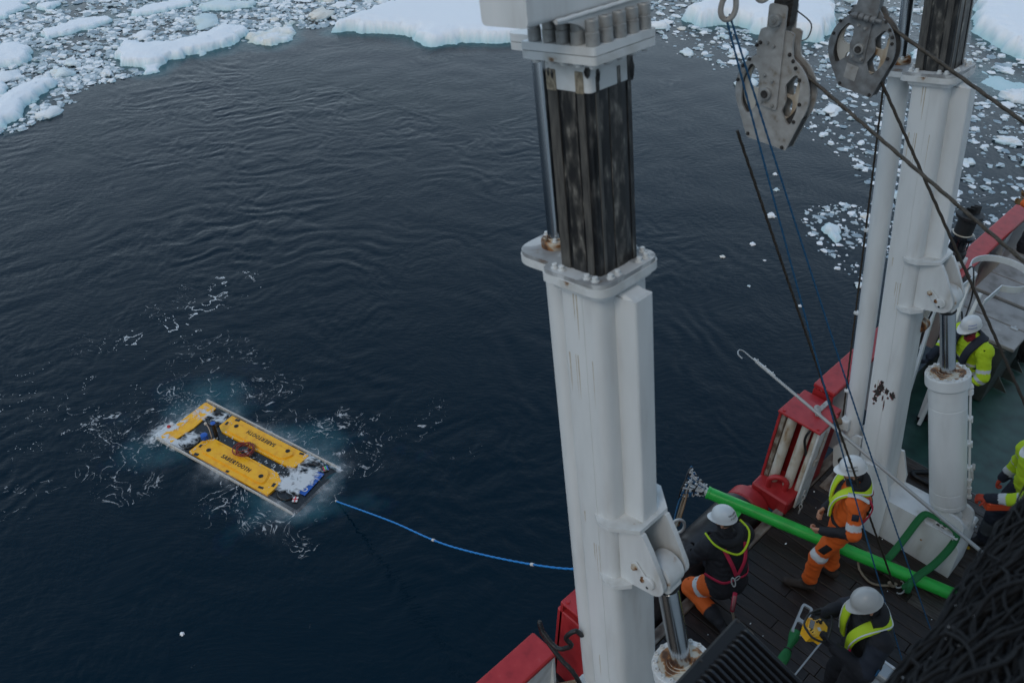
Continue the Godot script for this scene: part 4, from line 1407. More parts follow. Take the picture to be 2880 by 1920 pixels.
func build_foam(O: Vector3, xf: Transform3D):
	# one sheet lying on the waves and over the drowned frame; its texture holds only the pattern of the bubbles
	var web := noise(501, 0.95, 4)
	var warp := noise(502, 0.55, 3)
	var mask := noise(503, 0.45, 2)
	var fine := noise(504, 6.0, 3)
	var froth := [[3.20, 0.78, 0.30, 0.30], [3.12, 0.46, 0.24, 0.14], [3.0, 1.24, 0.22, 0.11], [0.34, 0.10, 0.30, 0.12], [0.58, 0.36, 0.16, 0.20], [0.30, 1.05, 0.16, 0.20], [0.68, 1.12, 0.15, 0.17], [3.40, 0.75, 0.10, 0.30], [0.08, 0.55, 0.08, 0.42], [3.62, 1.36, 0.20, 0.10], [-0.12, 0.2, 0.2, 0.35]]
	var l0 := -4.6
	var w0 := -3.2
	var LW := 10.4
	var WW := 7.4
	var W := 1300
	var H := 925
	var data := PackedByteArray()
	data.resize(W * H * 4)
	for j in H:
		var w := w0 + WW * (j + 0.5) / H
		for i in W:
			var l := l0 + LW * (i + 0.5) / W
			var el := maxf(absf(l - 1.92) - 1.92, absf(w - 0.68) - 0.68)
			var q4 := (j * W + i) * 4
			data[q4] = 210; data[q4 + 1] = 216; data[q4 + 2] = 220
			var al := 0.0
			if el > -0.12:
				var near := exp(-maxf(el, 0.0) * 0.62)
				var bias := 0.12 if (l < 1.0 or w > 1.3) else -0.24
				if l > 3.2: bias -= 0.12
				var m := mask.get_noise_2d(l, w) + bias + near * 0.52
				if m > 0.24:
					var wl := l + warp.get_noise_2d(l, w) * 1.1
					var ww := w + warp.get_noise_2d(l + 50.0, w) * 1.1
					var n := absf(web.get_noise_2d(wl, ww))
					var wid := (0.012 + 0.024 * near) * smoothstep(0.24, 0.6, m)
					if n < wid * 2.2:
						al = (1.0 - smoothstep(wid * 0.4, wid * 1.6, n)) * (0.16 + 1.6 * fine.get_noise_2d(l * 1.1, w * 1.1) + 0.9 * warp.get_noise_2d(l * 3.0 + 20.0, w * 3.0) + 0.40 * near)
					if near > 0.45 and m > 0.5:
						al = maxf(al, (fine.get_noise_2d(l * 2.2, w * 2.2) + 0.4 * warp.get_noise_2d(l * 2.0, w * 2.0) - 0.48) * 2.0)
			if el > -0.1 and el < 0.9:
				var soft := clampf(warp.get_noise_2d(l * 1.3 + 11.0, w * 1.3) * 1.6 + 0.35, 0.0, 1.0) * exp(-maxf(el, 0.0) * 4.2)
				al = maxf(al, soft * (0.20 + 0.45 * maxf(0.0, fine.get_noise_2d(l * 0.7, w * 0.7) + 0.1)))
			if el < 0.35:
				var z := 0.0
				for c in froth:
					var a: float = (l - c[0]) / c[2]
					var b: float = (w - c[1]) / c[3]
					z += exp(-a * a - b * b)
				if z > 0.12:
					var n2 := absf(web.get_noise_2d(l * 3.6 + warp.get_noise_2d(l * 2.0, w * 2.0) * 1.5, w * 3.6))
					al = maxf(al, clampf(z * 1.5 - n2 * 2.0 + fine.get_noise_2d(l, w) * 0.6, 0.0, 1.0))
			data[q4 + 3] = int(clampf(al, 0.0, 1.0) * (215.0 if el < 0.15 else 150.0))
	var img := Image.create_from_data(W, H, false, Image.FORMAT_RGBA8, data)
	var m := StandardMaterial3D.new()
	m.albedo_texture = ImageTexture.create_from_image(img)
	m.transparency = BaseMaterial3D.TRANSPARENCY_ALPHA
	m.roughness = 0.75
	var st := S()
	st.set_smooth_group(0)
	var nl := 130
	var nw := 92
	var pos := func(i: int, j: int) -> Vector3:
		var l := l0 + LW * i / nl
		var w := w0 + WW * j / nw
		var p := ROV_A + ROV_L * l + ROV_W * w
		var y := wave(p.x, p.y) + 0.007
		if l > -0.05 and l < 3.8 and w > 0.0 and w < 1.36:
			y = maxf(y, (0.058 if l < 0.46 else 0.052) + 0.024 * fine.get_noise_2d(l * 0.8, w * 0.8))
		return V(p.x, y, p.y)
	for i in nl:
		for j in nw:
			for q in [[0, 0], [0, 1], [1, 1], [0, 0], [1, 1], [1, 0]]:
				var a: int = i + q[0]
				var b: int = j + q[1]
				st.set_uv(Vector2(float(a) / nl, float(b) / nw))
				st.add_vertex(pos.call(a, b))
	var o := part("sea_foam", st, m)
	o.set_meta("kind", "stuff")
	o.set_meta("label", "white lacy foam streaks and froth around the yellow vehicle")
	o.set_meta("category", "foam")
	# older streaks lying off to the left, and spray beads on the pads: small ragged flecks
	var r := RandomNumberGenerator.new()
	r.seed = 909
	st = S()
	st.set_smooth_group(0)
	var ring := []
	for k in 9:
		var a := PI2 * k / 9.0
		var q := 0.5 * r.randf_range(0.6, 1.2)
		ring.append(V(cos(a) * q, -0.05, sin(a) * q))
	for k in 9:
		face(st, [ring[k], ring[(k + 1) % 9], V(0, 0.16, 0)], Vector3.UP)
	var fleck := meshof(st)
	var places: Array = []
	var trail := [Vector2(4.45, -17.0), Vector2(4.83, -16.83), Vector2(5.36, -16.8), Vector2(5.79, -16.76), Vector2(6.41, -17.17), Vector2(7.19, -17.5), Vector2(7.7, -17.7)]
	for k in 60000:
		var f := r.randf() * 5.99
		var i := int(f)
		var p: Vector2 = (trail[i] as Vector2).lerp(trail[i + 1], f - i) + Vector2(r.randfn(0, 0.22), r.randfn(0, 0.22))
		var q := Vector2(p.x + warp.get_noise_2d(p.x, p.y) * 0.8, p.y + warp.get_noise_2d(p.x + 9.0, p.y) * 0.4)
		if absf(web.get_noise_2d(q.x * 1.7, q.y * 1.7)) < 0.022 and mask.get_noise_2d(p.x * 2.5, p.y * 2.5) > -0.02:
			places.append([V(p.x, wave(p.x, p.y) + 0.004, p.y), 0.008 + 0.02 * pow(r.randf(), 2.0)])
	for k in 24000:
		var p := Vector2(r.randf_range(1.0, 4.2), r.randf_range(-17.6, -14.6))
		var q := Vector2(p.x + warp.get_noise_2d(p.x, p.y) * 0.9, p.y)
		if absf(web.get_noise_2d(q.x * 1.1 + 7.0, q.y * 1.1)) < 0.011 and mask.get_noise_2d(p.x * 1.5, p.y * 1.5) > 0.2:
			places.append([V(p.x, wave(p.x, p.y) + 0.004, p.y), 0.007 + 0.014 * pow(r.randf(), 2.0)])
	for k in 9000:
		var l := r.randf_range(0.9, 3.0)
		var w := r.randf_range(0.06, 1.3)
		var e := minf(minf(absf(w - 0.62), absf(w - 0.82)), minf(l - 0.85, 3.0 - l))
		if e > 0.16 or absf(web.get_noise_2d(l * 3.4 + 9.0, w * 3.4)) > 0.028: continue
		places.append([xf * (O + V(w, 0.068, l)), 0.008 + 0.012 * r.randf()])
	var mm := MultiMesh.new()
	mm.transform_format = MultiMesh.TRANSFORM_3D
	mm.mesh = fleck
	mm.instance_count = places.size()
	for k in places.size():
		var s: float = places[k][1]
		mm.set_instance_transform(k, Transform3D(Basis(Vector3.UP, r.randf() * PI2).scaled_local(V(s * r.randf_range(1.0, 1.9), s * 0.4, s)), places[k][0]))
	var o2 := MultiMeshInstance3D.new()
	o2.name = "foam_flecks"
	o2.multimesh = mm
	o2.material_override = flat("foam", lin(0.58, 0.62, 0.64), 0.7)
	add_child(o2, true)
	o2.set_meta("kind", "stuff")
	o2.set_meta("label", "older broken foam flecks lying beyond the yellow vehicle")
	o2.set_meta("category", "foam")

# ---------------------------------------------------------------- gear on the deck
func build_deck_gear():
	cylinder(V(7.21, 7.94, -1.557), V(7.25, 5.56, -0.74), "white hydraulic cylinder with a polished rod propping the far post", true)
	cylinder(V(2.934, 7.94, -1.527), V(2.96, 5.56, -0.71), "white hydraulic cylinder with a rusty gland propping the near post", false)
	foundation(V(7.24, 5.0, -0.95), "low white steel foundation carrying the foot of the far cylinder")
	foundation(V(2.94, 5.0, -0.92), "low white steel foundation carrying the foot of the near cylinder")
	green_pipe()
	lockers()
	console()
	floodlight()
	rope_bundle()
	fittings()

func cylinder(eye: Vector3, foot: Vector3, label: String, pipe: bool):
	var t := thing("hydraulic_cylinder", label, "hydraulic cylinder", foot, 0.0, "gantry cylinders")
	var up := eye - foot
	var ln := up.length()
	t.transform = along(foot, up, V(0, 0, 1))
	# local y runs from the foot pin to the rod eye; local x lies along the stern
	var gy := ln - 0.80
	var st := S()
	lathe(st, X(V(0, 0, 0)), [Vector2(0, 0.10), Vector2(0.10, 0.10), Vector2(0.13, 0.13), Vector2(0.165, 0.16), Vector2(0.172, 0.175), Vector2(0.172, 0.21), Vector2(0.168, 0.22), Vector2(0.172, 0.23), Vector2(0.172, 0.36), Vector2(0.1695, 0.365), Vector2(0.1695, 0.372), Vector2(0.172, 0.377), Vector2(0.172, gy - 0.36), Vector2(0.1695, gy - 0.355), Vector2(0.1695, gy - 0.348), Vector2(0.172, gy - 0.343), Vector2(0.172, gy - 0.13), Vector2(0.18, gy - 0.125)], 48)
	part("barrel", st, mats.white, t)
	st = S()
	lathe(st, X(V(0, gy - 0.125, 0)), [Vector2(0.172, 0), Vector2(0.19, 0), Vector2(0.20, 0.012), Vector2(0.20, 0.115), Vector2(0.195, 0.125), Vector2(0.155, 0.125)], 48)
	part("gland_flange", st, mats.white, t)
	st = S()
	lathe(st, X(V(0, gy, 0)), [Vector2(0.16, -0.002), Vector2(0.155, 0.004), Vector2(0.13, 0.002), Vector2(0.128, 0.007), Vector2(0.10, 0.006), Vector2(0.098, 0.012), Vector2(0.08, 0.012), Vector2(0.079, 0.02), Vector2(0.0, 0.02)], 48)
	part("rusty_gland", st, mats.rusty, t)
	for k in 16:
		st = S()
		var a := PI2 * (k + 0.3) / 16.0
		lathe(st, X(V(cos(a) * 0.175, gy, sin(a) * 0.175)), [Vector2(0.0155, 0), Vector2(0.0155, 0.017), Vector2(0.014, 0.019), Vector2(0.0085, 0.019), Vector2(0.0085, 0.010), Vector2(0, 0.010)], 12)
		part("cap_screw", st, mats.white_worn, t)
	st = S()
	cyl(st, V(0, gy, 0), V(0, ln - 0.16, 0), 0.069, 40, 0.001)
	part("rod", st, mats.chrome, t)
	st = S()
	lathe(st, X(V(0, ln - 0.185, 0)), [Vector2(0.060, 0.03), Vector2(0.070, 0.03), Vector2(0.076, 0.036), Vector2(0.076, 0.085), Vector2(0.06, 0.09)], 32)
	part("wiper_ring", st, mats.rubber, t)
	st = S()
	cyl(st, V(-0.098, ln, 0), V(0.065, ln, 0), 0.112, 40, 0.012)
	box(st, X(V(-0.016, ln - 0.075, 0)), V(0.15, 0.10, 0.17), 0.02)
	part("rod_eye", st, mats.white_worn, t)
	st = S()
	cyl(st, V(-0.07, 0, 0), V(0.07, 0, 0), 0.12, 32, 0.008)
	part("foot_eye", st, mats.white, t)
	st = S()
	cyl(st, V(-0.16, 0, 0), V(0.16, 0, 0), 0.05, 20, 0.004)
	part("foot_pin", st, mats.steel, t)
	# oil pipe down the inboard side with clamps
	var px := 0.13
	var pz := 0.155
	st = S()
	tube(st, [V(px, gy - 0.20, pz), V(px, 0.40, pz)], 0.013, 8)
	part("oil_pipe", st, mats.white, t)
	st = S()
	cyl(st, V(0.08, gy - 0.19, 0.10), V(px + 0.02, gy - 0.19, pz + 0.01), 0.034, 12)
	box(st, X(V(px, gy - 0.25, pz)), V(0.05, 0.07, 0.05), 0.01)
	part("oil_port", st, mats.white, t)
	for k in 3:
		st = S()
		var y := gy - 0.25 - (k + 1) * (gy - 0.75) / 3.3
		box(st, X(V(px - 0.01, y, pz - 0.005)), V(0.075, 0.028, 0.05), 0.004)
		box(st, X(V(px, y - 0.02, pz + 0.02)), V(0.012, 0.06, 0.012), 0.002)
		part("pipe_clamp", st, mats.white_worn, t)
	st = S()
	for k in 5:
		cyl(st, V(px, 0.40 - k * 0.05, pz), V(px, 0.44 - k * 0.05, pz), 0.026 if k % 2 == 0 else 0.019, 8)
	part("hose_union", st, mats.white_worn, t)
	if pipe:
		st = S()
		box(st, X(V(px + 0.06, 0.46, pz), 0, 0.3, 0.2), V(0.05, 0.15, 0.03), 0.008)
		part("loose_tag", st, mats.tape_white, t)
		st = S()
		box(st, X(V(px + 0.08, 0.54, pz + 0.01), 0, 0.3, 0.5), V(0.07, 0.03, 0.03), 0.006)
		part("tag_bolt", st, mats.steel, t)

func foundation(at: Vector3, label: String):
	var t := thing("cylinder_foundation", label, "foundation", at, 0.0, "cylinder foundations")
	# side view in (z, y), pushed across x
	var prof := PackedVector2Array([Vector2(-0.75, 0.0), Vector2(0.50, 0.0), Vector2(0.47, 0.40), Vector2(0.38, 0.52), Vector2(0.10, 0.545), Vector2(-0.72, 0.50)])
	var st := S()
	ext(st, FA(-0.22), prof, 0.40)
	part("box_girder", st, mats.white, t)
	st = S()
	box(st, X(V(-0.02, 0.535, 0.24), -0.05), V(0.42, 0.02, 0.34), 0.005)
	part("top_rim", st, mats.white_worn, t)
	var ear := rpoly([V(0.05, 0.50, 0.0), V(0.44, 0.42, 0.0), V(0.40, 0.72, 0.13), V(0.08, 0.74, 0.13)], 6)
	for a in [-0.15, 0.10]:
		st = S()
		ext(st, FA(a), ear, 0.035)
		part("lug", st, mats.white, t)
	st = S()
	cyl(st, V(-0.152, 0.565, 0.22), V(-0.175, 0.565, 0.22), 0.07, 24)
	part("pin_cover", st, mats.white_worn, t)
	for k in 4:
		st = S()
		var a := PI2 * k / 4.0 + 0.6
		cyl(st, V(-0.175, 0.565 + sin(a) * 0.035, 0.22 + cos(a) * 0.035), V(-0.179, 0.565 + sin(a) * 0.035, 0.22 + cos(a) * 0.035), 0.019, 10)
		part("pin_hole", st, mats.steel_dark, t)
	st = S()
	cyl(st, V(-0.2205, 0.28, 0.12), V(-0.223, 0.28, 0.12), 0.012, 10)
	part("rust_spot", st, mats.rusty, t)
	st = S()
	box(st, X(V(0.24, 0.25, 0.30)), V(0.12, 0.5, 0.3), 0.02)
	part("side_bracket", st, mats.white, t)

func green_pipe():
	var a := V(6.82, 5.072, -0.225)
	var b := V(5.95, 5.25, -2.785)
	var t := thing("green_pipe", "long bright green pipe lying across the deck and out over the stern roller", "pipe", a)
	var d := (b - a)
	t.transform = along(a, d, V(0, 1, 0))
	var ln := d.length()
	var st := S()
	lathe(st, X(), [Vector2(0.055, 0.001), Vector2(0.066, 0.0), Vector2(0.068, 0.005), Vector2(0.068, ln - 0.03), Vector2(0.073, ln - 0.028), Vector2(0.073, ln), Vector2(0.055, ln), Vector2(0.055, ln - 0.3)], 32)
	part("tube", st, mats.pipe_green, t)
	# lug on the underside
	st = S()
	var dn := (t.transform.basis.inverse() * V(-0.5, -0.6, 0.3)).normalized()
	dn = (dn - V(0, dn.y, 0)).normalized()
	var fr := Transform3D(Basis(V(0, 1, 0), dn, V(0, 1, 0).cross(dn)), V(0, 0, 0))
	ext(st, Transform3D(fr.basis, fr.basis.z * -0.008), PackedVector2Array([Vector2(ln - 0.12, 0.06), Vector2(ln - 0.42, 0.06), Vector2(ln - 0.40, 0.14), Vector2(ln - 0.34, 0.15)]), 0.016)
	part("lug", st, mats.pipe_green, t)
	# black mark on the tube near its inboard end
	st = S()
	var mk := []
	for k in 5:
		var an := -0.9 + 0.28 * k
		mk.append(V(cos(an) * 0.0685, 0.28, sin(an) * 0.0685))
	strap(st, mk, [V(1, 0, -0.3)], 0.03, 0.002, 6)
	part("black_tape", st, mats.black, t)
	# flared bundle of wires taped into a funnel at the outboard end
	st = S()
	lathe(st, X(V(0, ln - 0.05, 0)), [Vector2(0.05, 0), Vector2(0.05, 0.16), Vector2(0.04, 0.165), Vector2(0, 0.165)], 20)
	part("inner_sleeve", st, mats.white_clean, t)
	var r := RandomNumberGenerator.new()
	r.seed = 15
	for k in 14:
		var an := PI2 * k / 14.0
		var u := V(cos(an), 0, sin(an))
		st = S()
		var pts := []
		for q in 8:
			var f := q / 7.0
			pts.append(V(0, ln + 0.02 + 0.24 * f, 0) + u * (0.055 + 0.125 * pow(f, 1.8)))
		tube(st, pts, 0.011 if k % 3 == 0 else 0.006, 6)
		part("funnel_wire", st, mats.tape_white if k % 3 != 1 else mats.rope_blue, t)
	for k in 4:
		st = S()
		var f: float = [0.1, 0.45, 0.75, 1.0][k]
		var pts := []
		for q in 33:
			var an := PI2 * q / 32.0
			pts.append(V(cos(an), 0, sin(an)) * (0.06 + 0.125 * pow(f, 1.8)) + V(0, ln + 0.02 + 0.24 * f + sin(an * 5.0) * 0.004, 0))
		tube(st, pts, 0.009, 6)
		part("funnel_ring", st, mats.grey_metal if k % 2 == 0 else mats.black, t)
	for k in 46:
		st = S()
		var an := r.randf() * PI2
		var f := r.randf()
		box(st, Transform3D(Basis.from_euler(V(r.randf(), r.randf() * 6.0, r.randf())), V(cos(an), 0, sin(an)) * (0.066 + 0.125 * pow(f, 1.8)) + V(0, ln + 0.02 + 0.24 * f, 0)), V(0.035, 0.02, 0.028), 0.005)
		part("tape_wrap", st, [mats.tape_white, mats.grey_metal, mats.rope_blue, mats.black, mats.tape_white][r.randi() % 5], t)
	# lines hanging from the funnel to a thimble ring
	var inv := t.transform.affine_inverse()
	var w := func(p: Vector3) -> Vector3: return inv * p
	for k in 4:
		st = S()
		var o := r.randf_range(-0.03, 0.03)
		tube(st, curve([w.call(V(5.82 + o, 5.36, -2.96)), w.call(V(5.70 + o, 5.15, -2.93 + o)), w.call(V(5.55 + 2.0 * o, 4.98 + o, -2.87)), w.call(V(5.42 + o, 5.06, -2.80))], 16), 0.010, 6, 2, 0.05)
		part("hanging_line", st, mats.hemp if k != 1 else mats.rope_blue, t)
	st = S()
	tube(st, curve([w.call(V(5.80, 5.30, -2.98)), w.call(V(5.76, 5.0, -2.95)), w.call(V(5.60, 4.9, -2.86)), w.call(V(5.62, 5.10, -2.86)), w.call(V(5.78, 5.25, -2.93))], 24), 0.012, 6, 2, 0.05)
	part("hanging_line", st, mats.tan_hose, t)
	st = S()
	var ring := []
	for q in 25:
		var an := PI2 * q / 24.0
		ring.append(w.call(V(5.36 + cos(an) * 0.05, 5.20 + sin(an) * 0.11, -2.74 + cos(an) * 0.05)))
	tube(st, ring, 0.018, 8)
	part("thimble_ring", st, mats.grey_metal, t)
	st = S()
	tube(st, curve([w.call(V(5.36, 5.1, -2.74)), w.call(V(5.28, 4.95, -2.72)), w.call(V(5.2, 4.8, -2.72))], 10), 0.011, 6)
	part("hanging_line", st, mats.rope_blue, t)
	# green webbing sling from the foundation round the pipe
	var s := thing("webbing_sling", "dark green webbing sling looped from the white foundation down to the green pipe", "sling", V(7.1, 5.0, -0.9))
	var o2 := s.position
	st = S()
	var run := [V(6.60, 5.02, -1.02), V(6.67, 5.19, -0.98), V(6.86, 5.34, -0.96), V(7.03, 5.575, -0.93), V(7.07, 5.61, -0.86), V(7.08, 5.60, -0.75), V(7.09, 5.585, -0.64), V(7.06, 5.55, -0.575), V(6.98, 5.43, -0.57), V(6.80, 5.28, -0.61), V(6.66, 5.19, -0.665), V(6.56, 5.12, -0.69), V(6.50, 5.05, -0.72)]
	var ro := [V(-0.6, 0.6, 0), V(-0.6, 0.6, 0), V(-0.6, 0.8, 0), V(-0.6, 0.8, 0), V(-0.4, 1, 0), V(-0.4, 1, 0), V(-0.4, 1, 0.3), V(-0.5, 0.5, 0.5), V(-0.6, 0.6, 0.3), V(-0.6, 0.8, 0.2), V(-0.6, 0.8, 0), V(-0.8, 0.4, 0), V(-1, 0, 0)]
	for k in 2:
		st = S()
		var mv := V(-0.012, 0.012, 0.02) * k
		var cp := []
		for p in run: cp.append((p as Vector3) - o2 + mv)
		strap(st, curve(cp, 60), curve(ro, 60), 0.030, 0.006, 8)
		part("webbing", st, mats.strap_green, s)
	for k in 2:
		st = S()
		var c: Vector3 = [V(6.62, 5.085, -0.985), V(6.545, 5.085, -0.685)][k]
		var dd := (b - a).normalized()
		var e1 := V(0, 1, 0)
		e1 = (e1 - dd * e1.dot(dd)).normalized()
		var e2 := dd.cross(e1)
		var pts := []
		var outs := []
		for q in 21:
			var an := PI2 * q / 20.0
			outs.append(e1 * cos(an) + e2 * sin(an))
			pts.append(c - o2 + (outs[q] as Vector3) * 0.073)
		strap(st, pts, outs, 0.030, 0.005, 8)
		part("webbing", st, mats.strap_green, s)
	# tan rope with shackles from the pipe to the wire's hook
	var l := thing("rope_strop", "tan rope strop with steel shackles lying on the planks below the green pipe", "rope", V(6.4, 5.0, -1.0))
	o2 = l.position
	st = S()
	var cp := []
	for p in [V(6.62, 5.10, -1.13), V(6.56, 5.17, -1.16), V(6.49, 5.10, -1.20), V(6.42, 5.03, -1.14), V(6.36, 5.02, -1.0), V(6.40, 5.02, -0.90), V(6.47, 5.03, -0.82), V(6.50, 5.04, -0.78)]: cp.append((p as Vector3) - o2)
	tube(st, curve(cp, 60), 0.013, 8, 3, 0.07)
	part("rope", st, mats.hemp, l)
	for k in 2:
		st = S()
		var c: Vector3 = [V(6.53, 5.05, -0.76), V(6.47, 5.05, -0.72)][k] - o2
		var pts := []
		for q in 17:
			var an := -0.4 + (PI2 - 2.3) * q / 16.0
			pts.append(c + V(cos(an) * 0.055, sin(an) * 0.012, sin(an) * 0.030))
		tube(st, pts, 0.009, 8)
		part("shackle", st, mats.bolt_steel, l)
	st = S()
	tube(st, curve([V(6.44, 5.09, -0.84) - o2, V(6.47, 5.04, -0.80) - o2, V(6.52, 5.04, -0.79) - o2], 8), 0.02, 8)
	part("rope_eye", st, mats.hemp, l)

func lockers():
	var t := thing("storage_locker", "long row of grey lidded lockers with dark olive sides along the far bulwark", "locker", V(10.06, 5.0, -1.7))
	var st := S()
	box(st, X(V(1.30, 0.44, 0.0)), V(2.60, 0.86, 0.78), 0.01)
	part("locker_side", st, mats.olive, t)
	var x := 0.0
	for p in [[0.0, 0.49], [0.50, 0.49], [1.06, 0.56], [1.63, 0.49], [2.18, 0.42]]:
		st = S()
		box(st, X(V(p[0] + p[1] * 0.5, 0.905, 0.02)), V(p[1] - 0.012, 0.05, 0.90), 0.008)
		var lid := part("lid", st, mats.lid_grey, t)
		st = S()
		box(st, X(V(p[0] + p[1] - 0.03, 0.937, 0.30)), V(0.05, 0.012, 0.09), 0.003)
		box(st, X(V(p[0] + p[1] - 0.0, 0.94, 0.30)), V(0.06, 0.014, 0.02), 0.003)
		part("hinge", st, mats.grey_metal, lid)
	st = S()
	box(st, X(V(2.95, 0.27, 0.0)), V(0.66, 0.54, 0.78), 0.015)
	part("step_box", st, mats.lid_grey, t)
	for k in 4:
		st = S()
		ext(st, Transform3D(Basis(V(0, 0, 1), V(0, 1, 0), V(1, 0, 0)), V(0.45 + 0.3 * k, 0, 0)), PackedVector2Array([Vector2(0.385, 0.0), Vector2(0.56, 0.0), Vector2(0.385, 0.2)]), 0.014)
		part("foot_gusset", st, mats.olive, t)
	for p in [[0.72, 0.02, 0.10, 0.05], [0.66, 0.16, 0.07, 0.04], [0.80, 0.20, 0.05, 0.025]]:
		st = S()
		var poly := PackedVector2Array()
		for k in 10:
			var an := PI2 * k / 10.0
			var q := 0.7 + 0.3 * sin(k * 2.4)
			poly.append(Vector2(p[0] - 0.37 + cos(an) * p[3] * q, p[1] + sin(an) * p[2] * q))
		ext(st, Transform3D(Basis(V(1, 0, 0), V(0, 0, 1), V(0, 1, 0)), V(0, 0.9303, 0)), poly, 0.001)
		part("scuff", st, mats.steel, t)
	# coil of black line hung on the corner
	var n := thing("line_coil", "tangled coil of black line hanging on the inboard face of the grey lockers", "rope coil", V(10.72, 5.72, -1.25))
	var r := RandomNumberGenerator.new()
	r.seed = 31
	for k in 14:
		st = S()
		var pts := []
		var w := r.randf_range(0.07, 0.13)
		var h := r.randf_range(0.2, 0.34)
		var z := r.randf_range(0.0, 0.09)
		for q in 21:
			var an := PI2 * q / 20.0
			pts.append(V(cos(an) * w + r.randf_range(-0.006, 0.006), -0.12 + sin(an) * h * 0.6 + 0.02 * sin(an * 3 + k), z + 0.02 * sin(an * 2.0)))
		tube(st, pts, 0.008, 6)
		part("loop", st, mats.hose_black, n)

func console():
	var t := thing("remote_console", "yellow remote control console with a black carrying rim held at the operator's waist", "console", V(4.515, 6.28, -0.908))
	t.transform = Transform3D(Basis(V(0.944, -0.33, 0.0), V(0.322, 0.919, 0.23), V(-0.076, -0.217, 0.973)).scaled_local(V(0.97, 0.97, 0.97)), V(4.515, 6.28, -0.908))
	var F := Transform3D(Basis(V(1, 0, 0), V(0, 0, 1), V(0, 1, 0)), Vector3.ZERO)
	var pl := PackedVector2Array([Vector2(-0.143, -0.055), Vector2(0.019, -0.103), Vector2(0.062, -0.049), Vector2(0.13, -0.035), Vector2(0.138, 0.0), Vector2(0.122, 0.052), Vector2(0.021, 0.089), Vector2(-0.066, 0.097), Vector2(-0.079, 0.055), Vector2(-0.157, 0.016)])
	var st := S()
	ext(st, Transform3D(F.basis, V(0, -0.07, 0)), pl, 0.07)
	part("case", st, mats.yellow, t)
	st = S()
	ext(st, Transform3D(F.basis, V(0, 0.0005, 0)), PackedVector2Array([Vector2(-0.135, -0.05), Vector2(0.012, -0.092), Vector2(0.028, -0.06), Vector2(-0.10, 0.02), Vector2(-0.148, 0.012)]), 0.018)
	part("raised_panel", st, mats.yellow, t)
	st = S()
	ext(st, Transform3D(F.basis, V(0, 0.019, 0)), PackedVector2Array([Vector2(-0.011, -0.079), Vector2(0.014, -0.044), Vector2(-0.088, -0.012), Vector2(-0.11, -0.045)]), 0.003)
	part("screen", st, mats.glass_dark, t)
	for p in [[0.024, -0.066, 0.013], [-0.122, -0.020, 0.012], [0.085, -0.012, 0.016], [0.055, -0.032, 0.008], [-0.05, 0.06, 0.011], [0.112, -0.012, 0.009], [-0.128, 0.0, 0.008]]:
		st = S()
		lathe(st, X(V(p[0], 0.0, p[1])), [Vector2(p[2], 0.0), Vector2(p[2], 0.012), Vector2(p[2] * 0.5, 0.016), Vector2(p[2] * 0.4, 0.028), Vector2(p[2] * 0.6, 0.034), Vector2(0, 0.036)], 12)
		part("joystick", st, mats.rubber, t)
	st = S()
	ext(st, Transform3D(F.basis, V(0, 0.0008, 0)), PackedVector2Array([Vector2(0.0, 0.0), Vector2(0.035, 0.012), Vector2(0.012, 0.04), Vector2(-0.02, 0.026)]), 0.002)
	part("sticker", st, mats.flag_white, t)
	st = S()
	ext(st, Transform3D(F.basis, V(0, -0.055, 0)), PackedVector2Array([Vector2(0.06, -0.05), Vector2(0.13, -0.085), Vector2(0.215, -0.06), Vector2(0.225, 0.01), Vector2(0.15, 0.035), Vector2(0.12, 0.0)]), 0.05)
	part("connector_bay", st, mats.rubber, t)
	st = S()
	var rim := []
	for p in [[-0.165, -0.035], [-0.125, -0.088], [0.015, -0.115], [0.117, -0.105], [0.2, -0.082], [0.247, -0.035], [0.245, 0.018], [0.172, 0.056], [0.065, 0.09], [-0.054, 0.118], [-0.13, 0.09], [-0.178, 0.024], [-0.165, -0.035]]:
		rim.append(V(p[0], 0.02, p[1]))
	tube(st, curve(rim, 60), 0.0095, 8)
	part("carrying_rim", st, mats.rubber, t)
	# twin eyed link with a green sling and a blue label, hanging just beyond the console
	var k := thing("lifting_link", "worn aluminium twin eyed link with a knotted green sling and a blue label", "lifting link", V(5.02, 5.45, -1.16))
	var c0 := V(4.98, 5.75, -1.145)
	var c1 := V(4.80, 5.72, -1.105)
	var dir := (c1 - c0).normalized()
	var up := V(0.1, 1, 0.15).normalized()
	var sd := dir.cross(up).normalized()
	up = sd.cross(dir)
	var fr := Transform3D(Basis(dir, sd, up), c0 - k.position)
	st = S()
	holed(st, fr, rpoly([V(-0.065, -0.05, 0.03), V(0.245, -0.05, 0.03), V(0.245, 0.05, 0.03), V(-0.065, 0.05, 0.03)]), [rpoly([V(-0.045, -0.032, 0.02), V(0.09, -0.032, 0.02), V(0.09, 0.032, 0.02), V(-0.045, 0.032, 0.02)]), rpoly([V(0.125, -0.032, 0.02), V(0.225, -0.032, 0.02), V(0.225, 0.032, 0.02), V(0.125, 0.032, 0.02)])], 0.03, [-0.1, 0.02, 0.175, 0.3], [-0.1, 0.0, 0.1])
	part("link_plate", st, mats.grey_metal, k)
	st = S()
	var g := [c0 + dir * 0.20, c0 + dir * 0.30 + up * -0.03, c0 + dir * 0.40 + up * -0.07, c0 + dir * 0.50 + up * -0.12]
	var gp := []
	for p in g: gp.append((p as Vector3) - k.position)
	tube(st, curve(gp, 14), [0.05, 0.052, 0.05, 0.048, 0.042, 0.036, 0.028, 0.024, 0.03, 0.04, 0.045, 0.048, 0.048, 0.046, 0.04], 10, 3, 0.4, 0.2)
	part("sling_knot", st, mats.strap_green, k)
	st = S()
	var pts := []
	for q in 17:
		var an := PI2 * q / 16.0
		pts.append((gp[1] as Vector3).lerp(gp[2], 0.75) + sd * cos(an) * 0.032 + up * sin(an) * 0.032)
